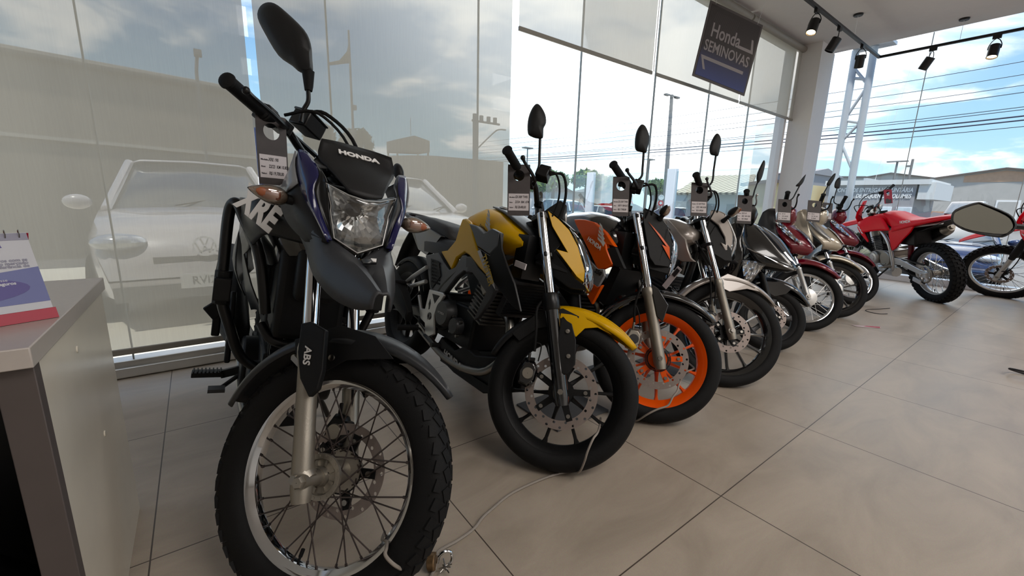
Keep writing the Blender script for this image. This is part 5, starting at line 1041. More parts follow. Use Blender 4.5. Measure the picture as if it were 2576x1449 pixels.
def bike_yellow():
    M['fin_grey'] = pmat('cylinder_fins', (104, 102, 98), .45, .5, var=.1)
    r = Rig('street_motorcycle', (1.386, .293, .315, .11, .14, 25, .098), .995, 2.47, -89.8, 12.1, 42.7)
    tag(r.root, 'yellow naked street motorcycle with black ten-spoke wheels, second in the row', 'motorcycle', 'motorcycles parked in a row')
    wf_ = wheel(r, True, .293, .112, .222, 'cast', tread='road', disc=(.104, .138, -.058, 32), hubr=.05, hubw=.07, angs=[(a+6, b) for a, b in PAIR10], sw=(.012, .02), ro=.197)
    wheel(r, False, .315, .14, .222, 'cast', tread='road', hubr=.06, hubw=.1, angs=PAIR10, sw=(.012, .024), ro=.19)
    common_rear(r, pivot=.50, zp=.38, wd=.12)
    fk = fork(r, .1, (1.085, 0, .931), (1.386, 0, .293), .50, rc=.0205, rl=.0305, lower='gloss_black')
    for s_ in (-1, 1): r.f('fork_boot', G().tube([(1.226, s_*.1, .632), (1.229, s_*.1, .626), (1.252, s_*.1, .577), (1.255, s_*.1, .571)], [.030, .034, .034, .030], 20), 'satin_black', fk)
    plate(r, 'fork_shield', [(1.300, .125, .555), (1.345, .125, .545), (1.380, .125, .49), (1.405, .125, .405), (1.39, .125, .36), (1.362, .125, .355), (1.318, .125, .45)], .012, 'matte_black', fk, True)
    for p in ((1.340, -.128, .512), (1.372, -.128, .425)): r.f('shield_bolt', G().lathe([(.001, .004), (.008, .003), (.009, 0)], o=p, ax=(0, -1, 0), n=14), 'steel', fk)
    # fender: black rear half, yellow crown in front
    wf = lambda u: .058 if u < .75 else .058-.022*(u-.75)/.25
    fb = r.f('front_fender', fender_geo(1.386, .293, .322, 96, 172, wf, .03, 16), 'black_plastic', solid=.004, ang=50)
    for s_ in (-1, 1): r.f('fender_bracket', G().xz([(1.13, .44, .066*s_), (1.20, .55, .068*s_), (1.29, .60, .07*s_), (1.36, .59, .07*s_), (1.365, .54, .07*s_), (1.30, .54, .07*s_), (1.22, .49, .07*s_), (1.17, .42, .068*s_)], 0, -.004*s_), 'black_plastic', fb, bevel=.0015)
    wy = lambda u: .004+.062*min(1, u/.35)**.75
    fy = r.f('fender_crown', fender_geo(1.386, .293, .338, 50, 112, wy, .036, 16, .006), 'yellow', fb, solid=.004, ang=40)
    for s_ in (-1, 1):
        r.f('crown_side', G().xz([(1.285, .602, .066*s_), (1.36, .612, .068*s_), (1.44, .595, .066*s_), (1.50, .565, .052*s_), (1.44, .572, .066*s_), (1.395, .552, .072*s_), (1.373, .508, .074*s_), (1.335, .538, .074*s_), (1.290, .560, .072*s_)], 0, -.004*s_), 'yellow', fb, bevel=.0015)
        r.f('crown_vent', G().prism([(1.40, .052*s_, .612), (1.43, .050*s_, .612), (1.475, .042*s_, .588), (1.42, .058*s_, .590)], (0, .003*s_, .004)), 'matte_black', fb)
        r.f('crown_lettering', G().bar((1.30, .0745*s_, .565), (1.345, .0755*s_, .538), .002, .007), 'matte_black', fb)
    caliper(r, (1.250, -.085, .315), 'gloss_black', s=.95)
    cable(r, 'brake_hose', [(1.245, -.105, .40), (1.225, -.12, .48), (1.20, -.115, .56), (1.215, -.085, .63), (1.20, -.05, .70), (1.12, -.06, .85)], .0055, 'rubber')
    cable(r, 'sensor_wire', [(1.27, -.10, .37), (1.262, -.11, .43), (1.232, -.11, .44), (1.215, -.10, .52)], .0025)
    # bars
    hb = handlebar(r, [(1.045, 0, .99), (1.04, -.07, .992), (1.02, -.16, 1.035), (.972, -.26, 1.024), (.940, -.372, 1.030)], grip_len=.118, lx=.06)
    r.f('riser', G().cyl((1.065, -.05, .93), (1.045, -.05, .99), .015, n=12).cyl((1.065, .05, .93), (1.045, .05, .99), .015, n=12).box((1.045, 0, .995), (.035, .15, .025)), 'satin_black', hb, bevel=.003)
    r.f('master_cylinder', G().box((1.05, -.20, 1.06), (.05, .06, .035)).box((1.055, -.20, 1.085), (.045, .05, .02)), 'satin_black', hb, bevel=.004)
    cable(r, 'brake_hose', [(1.06, -.185, 1.07), (1.12, -.17, 1.10), (1.155, -.13, 1.03), (1.15, -.08, .93), (1.14, -.05, .82)], .0055, 'rubber')
    cable(r, 'throttle_cable', [(1.04, -.22, 1.06), (1.10, -.20, 1.08), (1.13, -.13, 1.02), (1.12, -.08, .90)], .004, 'rubber'); cable(r, 'clutch_cable', [(1.05, .19, 1.06), (1.13, .15, 1.07), (1.15, .08, .95), (1.1, .04, .85)], .004, 'rubber')
    mirror(r, [(1.093, 1.305, 1.108), (1.105, 1.305, 1.14), (1.111, 1.312, 1.184), (1.119, 1.322, 1.25)], [(1.126, 1.316, 1.245), (1.108, 1.330, 1.244), (1.093, 1.343, 1.25), (1.082, 1.354, 1.263), (1.087, 1.363, 1.31), (1.101, 1.363, 1.351), (1.119, 1.356, 1.377), (1.133, 1.344, 1.371), (1.145, 1.327, 1.339), (1.144, 1.318, 1.306), (1.134, 1.32, 1.284), (1.131, 1.317, 1.262)], depth=.03)
    # instrument and head lamp
    ins = r.f('instrument_panel', G().loft([[(x, y, z) for x, z in ((1.06, .955), (1.10, .935), (1.165, .965), (1.160, 1.030), (1.125, 1.045), (1.09, 1.0))] for y in (-.055, -.05, .05, .055)]), 'black_plastic', bevel=.006)
    r.f('gauge_glass', G().lathe([(.001, 0), (.03, 0), (.033, .006), (.028, .012), (.001, .012)], o=(1.155, .01, 1.0), ax=(.9, 0, .3), n=24), 'alu_light', ins)
    A = [(1.098, .098, .966), (1.155, .098, .942), (1.210, .092, .912), (1.262, .080, .862), (1.322, .066, .775), (1.333, .064, .728), (1.30, .080, .738), (1.245, .094, .775), (1.187, .102, .815), (1.234, .098, .818), (1.200, .104, .848), (1.141, .106, .902)]
    hc = plate(r, 'headlight_cowl', A, .006, 'yellow', None, True, .002)
    B = [(1.095, .088, .95), (1.14, .095, .90), (1.20, .096, .845), (1.185, .096, .81), (1.30, .076, .73), (1.340, .058, .722), (1.352, .05, .705), (1.29, .06, .690), (1.20, .07, .715), (1.13, .08, .80), (1.09, .08, .87)]
    hb2 = G().prism([(x, -y+.008, z) for x, y, z in B], (0, .012, 0)).prism([(x, y-.008, z) for x, y, z in B], (0, -.012, 0))
    hb2.box((1.19, 0, .82), (.14, .15, .16)); hl = r.f('headlight', hb2, 'matte_black', bevel=.004)
    rowsL = []
    for x, z, w, bu in ((1.205, .935, .052, .012), (1.262, .880, .064, .022), (1.318, .800, .060, .026), (1.350, .745, .045, .018), (1.362, .712, .02, .006)):
        rowsL.append([(x, -w, z), (x+bu*.7, -w*.6, z+bu*.5), (x+bu, 0, z+bu*.7), (x+bu*.7, w*.6, z+bu*.5), (x, w, z)])
    r.f('headlight_lens', G().sheet(rowsL, 3, 3), 'lens_smoke', hl, ang=80)
    r.f('reflector', G().sheet([[(x-.02, y*.9, z-.012) for x, y, z in row] for row in rowsL], 2, 2), 'refl', hl)
    r.f('windscreen', G().sheet([[(1.10, -.08, .975), (1.115, 0, .99), (1.10, .08, .975)], [(1.165, -.075, .95), (1.185, 0, .965), (1.165, .075, .95)], [(1.215, -.058, .93), (1.235, 0, .94), (1.215, .058, .93)]], 3, 3), 'gloss_black', hl, solid=.004)
    for s_ in (-1, 1): r.f('chrome_edge', G().tube([(1.205, s_*.064, .928), (1.262, s_*.074, .874), (1.322, s_*.064, .785), (1.340, s_*.060, .728), (1.360, s_*.03, .708)], .004, 8, spl=4), 'chrome', hl)
    indicator(r, (1.19, .09, .93), (1.22, .22, .935), True, r=.02)
    # tank and shrouds
    tk = r.b('fuel_tank', tank_geo([(.60, .89, .09, .85, .78), (.645, .925, .125, .87, .77), (.70, .96, .138, .875, .77), (.78, .982, .146, .875, .77), (.88, .964, .150, .865, .77), (.98, .925, .148, .855, .775), (1.07, .888, .130, .845, .79), (1.125, .852, .118, .835, .81)]), 'yellow', ang=60)
    r.b('tank_cover', G().sheet([[(.76, -.045, .986), (.76, 0, .992), (.76, .045, .986)], [(.90, -.075, .958), (.90, 0, .972), (.90, .075, .958)], [(1.02, -.085, .915), (1.02, 0, .93), (1.02, .085, .915)], [(1.14, -.075, .862), (1.14, 0, .878), (1.14, .075, .862)]], 3, 3), 'dark_grey', tk, solid=.006)
    r.b('fuel_cap', G().lathe([(.001, .008), (.036, .008), (.04, 0)], o=(.82, 0, .985), ax=(.1, 0, .99), n=28), 'alu_light', tk)
    wl = wing_logo(1.5).xf(lambda v: np.array((.885+v[0]*.9+.42*v[1], -.150, .878+.9*v[1]-.42*v[0])))
    r.b('wing_emblem', wl.xf(lambda v: v+np.array((0, -.002, .012))), 'decal', tk)
    text('lettering', 'HONDA', .026, frame((.885, -.1515, .858), (.9, 0, -.42), (.42, 0, .9)), 'decal_dark', tk, .0008, bold=.0008)
    ys = [(.640, .128, .905), (.70, .15, .905), (.788, .176, .888), (.86, .192, .836), (.923, .198, .778), (1.017, .20, .716), (1.055, .196, .664), (.95, .186, .695), (.84, .176, .737), (.775, .166, .745), (.70, .158, .708), (.672, .156, .645), (.515, .150, .722), (.575, .145, .735), (.628, .14, .79), (.628, .13, .86)]
    plate(r, 'tank_side_panel', ys, .024, 'yellow', None, False, .008)
    gs = [(.792, .182, .880), (.88, .196, .872), (.973, .208, .846), (1.03, .214, .868), (1.082, .212, .856), (1.085, .206, .80), (1.04, .206, .76), (.98, .204, .775), (.925, .2, .786), (.86, .194, .842)]
    plate(r, 'intake_scoop', gs, .03, 'mid_grey', None, False, .005)
    bs = [(.925, .199, .782), (1.04, .203, .758), (1.082, .206, .855), (1.113, .204, .79), (1.165, .2, .73), (1.217, .19, .672), (1.27, .176, .574), (1.22, .178, .583), (1.182, .184, .604), (1.094, .196, .652), (1.017, .198, .718)]
    sb = plate(r, 'radiator_shroud', bs, .012, 'satin_black', None, False, .003)
    text('lettering', 'TWISTER', .046, frame((1.045, -.2075, .700), (.66, .0, -.75), (.75, 0, .66)), 'decal_gold', sb[0], .0006, bold=.001, shear=.35, sx=.8)
    r.b('stripe_decal', G().prism([(.945, -.2045, .765), (1.05, -.2045, .672), (1.12, -.2015, .63), (1.105, -.2015, .652), (.965, -.2045, .772)], (0, -.0006, 0)), 'decal', sb[0])
    r.b('radiator', G().box((1.10, 0, .60), (.03, .26, .17), _ry(.35)), 'alu_dark'); rf = G(); [rf.box((1.117+.0, 0, .53+.012*q), (.006, .25, .004)) for q in range(12)]; r.b('radiator_fins', rf.xf(lambda v: v+np.array(((.60-v[2])*-.36+.004, 0, 0))), 'cast_black')
    # seat, tail, side covers
    r.b('seat', seat_geo([(.625, .80, .075, .07), (.56, .79, .115, .09), (.44, .80, .135, .10), (.30, .81, .135, .11), (.20, .82, .12, .1)]), 'seat_vinyl', ang=70); r.b('passenger_seat', seat_geo([(.475, .815, .06, .03), (.43, .865, .10, .06), (.28, .892, .115, .06), (.10, .905, .11, .05), (-.02, .905, .085, .035)]), 'seat_vinyl', ang=70)
    plate(r, 'tail_panel', [(.46, .13, .80), (.25, .135, .84), (-.02, .10, .88), (-.10, .07, .87), (.02, .11, .80), (.22, .135, .70), (.34, .135, .68)], .03, 'gloss_black'); r.b('grab_rail', G().tube([(.12, -.11, .86), (.0, -.13, .88), (-.12, -.09, .90), (-.14, 0, .905), (-.12, .09, .90), (.0, .13, .88), (.12, .11, .86)], .012, 10, spl=4), 'dark_grey')
    r.b('tail_light', G().box((-.12, 0, .86), (.05, .12, .04)), 'red_paint', bevel=.01); r.b('rear_fender', G().sheet([[(-.02, -.08, .84), (-.02, .08, .84)], [(-.16, -.07, .70), (-.16, .07, .70)], [(-.25, -.06, .55), (-.25, .06, .55)]], 0, 3), 'black_plastic', solid=.01)
    plate(r, 'side_cover', [(.335, .14, .68), (.49, .15, .712), (.56, .15, .675), (.64, .152, .642), (.70, .155, .665), (.76, .165, .728), (.80, .168, .735), (.865, .172, .700), (.90, .17, .665), (.80, .165, .66), (.74, .162, .62), (.66, .155, .545), (.64, .152, .526), (.50, .148, .495), (.47, .145, .508), (.40, .142, .60)], .03, 'mid_grey', None, False, .005)
    mh = G(); [mh.box((.455+.016*(q % 6)+.006*(q//6), -.153, .66-.017*(q//6)), (.009, .004, .009)) for q in range(42)]; r.b('mesh_grille', G().prism([(.43, -.150, .672), (.525, -.153, .668), (.575, -.153, .60), (.50, -.149, .52), (.47, -.147, .54)], (0, -.002, 0)).add(mh.v, mh.f), 'matte_black')
    plate(r, 'frame_cover', [(.80, .168, .728), (.865, .174, .735), (.93, .178, .695), (1.0, .18, .672), (1.09, .178, .625), (1.06, .172, .575), (.99, .168, .48), (.955, .165, .462), (1.0, .17, .56), (1.02, .172, .60), (.95, .172, .635), (.87, .17, .67), (.82, .165, .655)], .02, 'grey_plastic', None, False, .004)
    fin_block(r, (.92, -.01, .545), (.125, .23, .17), (.32, .95), 10, 'fin_grey'); r.b('cylinder_head', G().prism([(.90, -.135, .67), (.985, -.135, .655), (.99, -.135, .60), (.945, -.135, .575), (.915, -.135, .61)], (0, .25, 0)), 'alu', bevel=.006)
    en = G().box((.74, 0, .40), (.32, .24, .20)); en.cyl((.62, -.14, .43), (.62, .12, .43), .10, n=24); r.b('engine', en, 'cast_black', bevel=.012)
    ec = G().lathe([(.001, .035), (.058, .035), (.066, .02), (.074, 0), (.074, -.05)], o=(.675, -.135, .428), ax=(0, -1, 0), n=32); e1 = r.b('clutch_cover', ec, 'dark_grey'); text('lettering', 'HONDA', .017, frame((.675, -.1715, .428), (1, 0, 0), (0, 0, 1)), 'decal', e1, .0005)
    r.b('oil_filter_cover', G().lathe([(.001, .03), (.036, .03), (.042, .02), (.044, -.04)], o=(.785, -.13, .392), ax=(0, -1, 0), n=28), 'dark_grey'); [r.b('cover_bolt', G().lathe([(.001, .006), (.007, .005), (.007, -.01)], o=(.785+.05*math.cos(t), -.145, .392+.05*math.sin(t)), ax=(0, -1, 0), n=10), 'steel') for t in (.6, 2.2, 3.9, 5.3)]
    fp = plate(r, 'footpeg_plate', [(.50, .165, .515), (.64, .165, .525), (.665, .165, .515), (.62, .168, .44), (.612, .17, .40), (.642, .17, .31), (.60, .172, .285), (.56, .175, .29), (.53, .172, .34), (.47, .17, .35), (.43, .17, .40), (.385, .17, .46), (.40, .17, .465), (.455, .17, .40), (.50, .17, .41)], .014, 'alu_light', None, False, .004)
    for s_ in (-1, 1): r.b('plate_window', G().prism([(.545, s_*.1655, .50), (.625, s_*.1655, .505), (.59, s_*.1665, .455)], (0, s_*.0012, 0)).prism([(.525, s_*.1665, .43), (.535, s_*.1665, .47), (.552, s_*.1665, .45), (.552, s_*.169, .35), (.53, s_*.169, .35)], (0, s_*.002, 0)), 'cast_black', fp[0 if s_ < 0 else 1])
    r.b('pivot_bolt', G().lathe([(.008, .006), (.018, .006), (.02, 0), (.008, 0)], o=(.565, -.168, .386), ax=(0, -1, 0), n=20, closed=True), 'satin_black', fp[0])
    for s_ in (-1, 1): pg = G().tube([(.47, s_*.17, .30), (.43, s_*.27, .285)], .016, 10); r.b('foot_peg', pg, 'rubber'); 
    r.b('brake_pedal', G().tube([(.55, -.17, .28), (.68, -.185, .27), (.76, -.19, .29)], .008, 8).cyl((.76, -.19, .29), (.76, -.24, .29), .011, n=10), 'satin_black')
    for s_ in (-1, 1): ph = r.b('passenger_peg_hanger', G().tube([(.40, s_*.15, .62), (.27, s_*.16, .545), (.21, s_*.17, .50), (.27, s_*.16, .49), (.42, s_*.15, .545)], .012, 8), 'alu_light'); r.b('passenger_peg', G().cyl((.22, s_*.17, .50), (.17, s_*.25, .49), .014, n=10), 'rubber', ph)
    bp = [(.62, .11, .295), (.585, .115, .225), (.66, .12, .19), (.80, .115, .165), (1.04, .10, .155), (1.13, .08, .19), (1.135, .085, .35), (1.06, .105, .33), (.95, .115, .30), (.86, .12, .318), (.78, .12, .27)]
    bo = plate(r, 'belly_pan', bp, .05, 'black_plastic', None, False, .006); text('lettering', 'HONDA', .045, frame((.775, -.1205, .222), (1, 0, -.12), (.12, 0, 1)), 'decal', bo[0], .0006, bold=.0012, sx=1.05)
    r.b('belly_floor', G().box((.86, 0, .185), (.45, .2, .03)), 'black_plastic')
    fr = G().bar((1.05, 0, .86), (.55, 0, .66), .06, .07).cyl((1.075, 0, .80), (1.03, 0, .93), .036, n=16); fr.tube([(1.08, 0, .80), (1.06, 0, .55), (1.02, 0, .36)], .024, 12)
    for s_ in (-1, 1): fr.tube([(1.04, s_*.03, .84), (.80, s_*.13, .70), (.55, s_*.13, .50), (.53, s_*.12, .36)], .022, 10, spl=4)
    fr.box((1.12, -.06, .78), (.07, .10, .18)); r.b('frame', fr, 'satin_black'); r.b('wiring_label', G().box((1.16, -.13, .745), (.07, .006, .024), _ry(.1)), 'paper')
    r.b('exhaust_pipe', G().tube([(.98, -.04, .52), (1.07, -.05, .48), (1.10, -.07, .36), (1.0, -.10, .24), (.7, -.11, .21), (.42, -.15, .30)], .02, 12, spl=5), 'steel')
    mf = G().loft([[(x, -.20+dy, z+dz) for dy, dz in ((-.03*k, -.06*k), (.03*k, -.06*k), (.045*k, 0), (.03*k, .06*k), (-.03*k, .06*k), (-.045*k, 0))] for x, z, k in ((.40, .34, .5), (.30, .40, .9), (.0, .50, 1.15), (-.18, .56, 1.05), (-.2, .565, .8))]); r.b('muffler', mf, 'matte_black', bevel=.006)
    r.b('hugger', fender_geo(0, .315, .335, 30, 130, lambda u: .07, .03, 12), 'black_plastic', solid=.004)
    price_tag(r, [(.978, 1.327, 1.135), (1.044, 1.278, 1.139), (1.015, 1.25, .945), (.944, 1.303, .947)], [('Modelo:', 'CB 300F TWIS'), ('Ano:', '23/24  KM 1.074'), ('Valor:', 'R$ 28.400,00')], 'grey price tag with white label hanging on the grip of the yellow motorcycle')
def bike_orange():
    r = Rig('street_motorcycle', (1.386, .293, .315, .11, .14, 25, .098), 1.619, 2.467, -89.6, 9, 42.6)
    tag(r.root, 'black and orange naked street motorcycle with bright orange wheels', 'motorcycle', 'motorcycles parked in a row')
    A10 = [(72*k+90+d, 72*k+90+d*1.5) for k in range(5) for d in (-14, 14)]
    wheel(r, True, .293, .112, .218, 'cast', rim='orange_rim', tread='road', disc=(.104, .138, -.058, 32, 1), hubr=.052, hubw=.07, angs=A10, sw=(.011, .022), ro=.188, carrier='orange_rim')
    wheel(r, False, .315, .14, .218, 'cast', rim='orange_rim', tread='road', hubr=.06, hubw=.1, angs=A10, sw=(.012, .024), ro=.188)
    common_rear(r, pivot=.50, zp=.38, wd=.12)
    fk = fork(r, .1, (1.115, 0, .930), (1.386, 0, .293), .52, rc=.0195, rl=.029, lower='alu')
    plate(r, 'fork_shield', [(1.262, .128, .618), (1.300, .128, .602), (1.362, .126, .540), (1.358, .124, .455), (1.325, .126, .475), (1.285, .13, .56)], .012, 'gloss_black', fk, True)
    wf = lambda u: .006+.056*min(1, u/.3)**.7 if u < .8 else .062-.02*(u-.8)/.2
    fd = r.f('front_fender', fender_geo(1.386, .293, .336, 50, 168, wf, .036, 26, .004), 'gloss_black', solid=.004, ang=50)
    caliper(r, (1.255, -.085, .345), 'alu', s=.95); cable(r, 'brake_hose', [(1.24, -.10, .42), (1.22, -.11, .50), (1.225, -.115, .60), (1.24, -.09, .66), (1.22, -.05, .74), (1.14, -.05, .86)], .0055, 'rubber'); cable(r, 'sensor_wire', [(1.27, -.10, .40), (1.25, -.11, .46), (1.225, -.11, .50)], .0025)
    hb = handlebar(r, [(1.065, 0, .975), (1.06, -.07, .98), (1.05, -.16, 1.02), (1.008, -.26, 1.027), (.953, -.365, 1.032)], grip_len=.118, lx=.06)
    r.f('riser', G().cyl((1.09, -.05, .92), (1.065, -.05, .98), .015, n=12).cyl((1.09, .05, .92), (1.065, .05, .98), .015, n=12).box((1.065, 0, .98), (.035, .15, .025)), 'satin_black', hb, bevel=.003)
    r.f('master_cylinder', G().box((1.075, -.20, 1.03), (.05, .06, .035)).box((1.08, -.20, 1.055), (.045, .05, .02)), 'satin_black', hb, bevel=.004)
    cable(r, 'brake_hose', [(1.08, -.185, 1.04), (1.15, -.17, 1.08), (1.18, -.13, 1.03), (1.18, -.09, .96)], .0055, 'rubber'); cable(r, 'throttle_cable', [(1.06, -.22, 1.03), (1.12, -.20, 1.06), (1.16, -.13, 1.0), (1.15, -.08, .90)], .004, 'rubber'); cable(r, 'clutch_cable', [(1.06, .19, 1.04), (1.15, .15, 1.06), (1.18, .08, .95), (1.12, .04, .85)], .004, 'rubber')
    mirror(r, [(1.654, 1.292, 1.082), (1.703, 1.266, 1.124), (1.714, 1.269, 1.167), (1.727, 1.28, 1.245)], [(1.735, 1.272, 1.24), (1.718, 1.285, 1.241), (1.702, 1.299, 1.246), (1.695, 1.307, 1.259), (1.698, 1.314, 1.292), (1.705, 1.317, 1.325), (1.716, 1.316, 1.351), (1.731, 1.309, 1.37), (1.745, 1.296, 1.362), (1.755, 1.28, 1.326), (1.754, 1.273, 1.297), (1.742, 1.272, 1.26)], depth=.03)
    A = [(1.135, .095, .982), (1.18, .095, .976), (1.225, .088, .962), (1.272, .078, .925), (1.318, .068, .845), (1.325, .066, .77), (1.33, .064, .735), (1.26, .085, .72), (1.225, .095, .75), (1.18, .1, .85), (1.15, .1, .92)]
    plate(r, 'headlight_cowl', A, .008, 'matte_black', None, True, .003); plate(r, 'orange_stripe', [(1.172, .1025, .922), (1.24, .097, .876), (1.305, .0735, .83), (1.322, .071, .77), (1.265, .0905, .828), (1.290, .083, .825)], .003, 'orange', None, True, .001)
    hl = r.f('headlight', G().box((1.21, 0, .83), (.14, .16, .17)).xz([(1.22, .70), (1.33, .70), (1.335, .735), (1.23, .75)], -.06, .12), 'matte_black', bevel=.004)
    rowsL = []
    for x, z, w, bu in ((1.275, .925, .05, .012), (1.318, .870, .062, .024), (1.335, .810, .066, .026), (1.340, .75, .058, .02), (1.338, .702, .035, .008)): rowsL.append([(x, -w, z), (x+bu*.7, -w*.6, z+bu*.2), (x+bu, 0, z+bu*.3), (x+bu*.7, w*.6, z+bu*.2), (x, w, z)])
    r.f('headlight_lens', G().sheet(rowsL, 3, 3), 'lens_smoke', hl, ang=80); r.f('reflector', G().sheet([[(x-.02, y*.9, z-.004) for x, y, z in row] for row in rowsL], 2, 2), 'refl', hl)
    for s_ in (-1, 1): r.f('chrome_edge', G().tube([(1.275, s_*.056, .925), (1.318, s_*.068, .866), (1.330, s_*.070, .80), (1.336, s_*.062, .74), (1.338, s_*.036, .704)], .004, 8, spl=4), 'chrome', hl)
    r.f('windscreen', G().sheet([[(1.14, -.085, .99), (1.15, 0, 1.0), (1.14, .085, .99)], [(1.21, -.08, .975), (1.23, 0, .985), (1.21, .08, .975)], [(1.275, -.06, .93), (1.295, 0, .94), (1.275, .06, .93)]], 3, 3), 'gloss_black', hl, solid=.004)
    indicator(r, (1.225, -.085, .955), (1.245, -.155, 1.0), True, r=.02, stalk=.3); indicator(r, (1.225, .085, .955), (1.245, .2, .965), True, r=.02)
    tk = r.b('fuel_tank', tank_geo([(.60, .88, .09, .83, .76), (.68, .93, .125, .85, .75), (.78, .962, .14, .86, .74), (.88, .968, .146, .86, .73), (1.0, .95, .148, .85, .73), (1.08, .905, .13, .84, .75), (1.13, .86, .10, .82, .77)]), 'gloss_black', ang=60)
    wing = [(.853, .150, .905), (.90, .158, .908), (.941, .160, .908), (1.009, .164, .898), (1.093, .166, .854), (1.167, .165, .790), (1.115, .172, .800), (1.130, .175, .772), (1.178, .172, .706), (1.10, .174, .662), (1.030, .166, .731), (.936, .158, .820), (.875, .152, .878)]
    ts = plate(r, 'tank_side_panel', wing, .03, 'orange', None, False, .005)
    r.b('wing_emblem', wing_logo(1.7).xf(lambda v: np.array((1.06+v[0]*.9+.4*v[1], -.1740, .822+.9*v[1]-.4*v[0]))), 'decal_white', ts[0]); text('lettering', 'HONDA', .028, frame((1.045, -.1742, .792), (.9, 0, -.40), (.4, 0, .9)), 'decal_white', ts[0], .0008, bold=.0008)
    plate(r, 'shroud_inner', [(1.167, .162, .790), (1.235, .15, .694), (1.178, .168, .70), (1.120, .17, .775)], .02, 'matte_black', None, False, .003)
    gp = plate(r, 'shroud_grey', [(1.024, .170, .708), (1.10, .178, .672), (1.134, .178, .676), (1.146, .176, .645), (1.117, .176, .583), (1.07, .174, .60), (1.05, .172, .66)], .016, 'light_grey', None, False, .003); text('lettering', '250', .030, frame((1.105, -.1795, .656), (.95, 0, -.3), (.3, 0, .95)), 'decal_black', gp[0], .0006, bold=.001, shear=.2)
    plate(r, 'lower_shroud', [(1.046, .172, .60), (1.072, .174, .60), (1.117, .176, .585), (1.140, .172, .60), (1.092, .168, .492), (1.047, .17, .535)], .02, 'orange', None, False, .003)
    r.b('radiator', G().box((1.12, 0, .60), (.05, .2, .2), _ry(.3)), 'cast_black')
    r.b('seat', seat_geo([(.625, .80, .075, .07), (.56, .79, .115, .09), (.40, .80, .135, .10), (.20, .85, .12, .09), (-.02, .90, .10, .06), (-.1, .905, .07, .04)]), 'seat_vinyl', ang=70)
    plate(r, 'tail_panel', [(.52, .13, .78), (.25, .135, .80), (-.02, .10, .86), (-.12, .06, .86), (.02, .11, .78), (.24, .135, .66), (.46, .135, .66)], .03, 'gloss_black')
    plate(r, 'side_cover', [(.46, .14, .72), (.70, .15, .76), (.86, .15, .82), (.95, .155, .80), (1.02, .16, .72), (.86, .15, .66), (.66, .145, .56), (.48, .14, .56)], .03, 'dark_grey')
    fin_block(r, (.91, -.01, .535), (.17, .22, .19), (.32, .95), 10, 'alu_dark'); en = G().box((.74, 0, .38), (.34, .24, .22)); en.cyl((.66, -.15, .41), (.66, .12, .41), .09, n=24); en.cyl((.80, -.14, .37), (.80, .12, .37), .06, n=24); r.b('engine', en, 'alu_dark', bevel=.012)
    r.b('exhaust_pipe', G().tube([(.98, -.04, .50), (1.06, -.06, .46), (1.08, -.08, .34), (1.0, -.11, .24), (.7, -.12, .21), (.4, -.17, .30), (.1, -.2, .42)], .022, 12, spl=5), 'steel'); r.b('muffler', G().tube([(.36, -.19, .32), (.3, -.2, .35), (-.12, -.21, .50), (-.15, -.21, .51)], [.03, .055, .058, .04], 18), 'cast_black')
    fr = G().bar((1.08, 0, .86), (.55, 0, .66), .06, .07).cyl((1.10, 0, .80), (1.06, 0, .92), .036, n=16); fr.tube([(1.10, 0, .80), (1.07, 0, .55), (1.02, 0, .34), (.8, 0, .24)], .024, 12, spl=4); fr.box((1.13, -.05, .78), (.07, .10, .18))
    for s_ in (-1, 1): fr.tube([(1.04, s_*.03, .84), (.80, s_*.13, .70), (.55, s_*.13, .50), (.53, s_*.12, .34)], .022, 10, spl=4)
    r.b('frame', fr, 'satin_black'); r.b('horn', G().lathe([(.001, .02), (.03, .02), (.045, .006), (.045, -.006), (.001, -.01)], o=(1.19, -.05, .52), ax=(.6, -.8, 0), n=24), 'gloss_black')
    for s_ in (-1, 1): r.b('foot_peg', G().tube([(.47, s_*.15, .30), (.43, s_*.26, .29)], .016, 10), 'rubber'); 
    plate(r, 'footpeg_plate', [(.50, .15, .50), (.62, .15, .50), (.60, .155, .30), (.45, .155, .30)], .014, 'alu_dark')
    price_tag(r, [(1.543, 1.292, 1.116), (1.606, 1.246, 1.125), (1.571, 1.225, .941), (1.513, 1.271, .951)], [('Modelo:', 'CB 250F TWIS'), ('Ano:', '18/19  KM 38.773'), ('Valor:', 'R$ 17.900,00')], 'grey price tag with white label hanging on the grip of the orange-wheeled motorcycle')
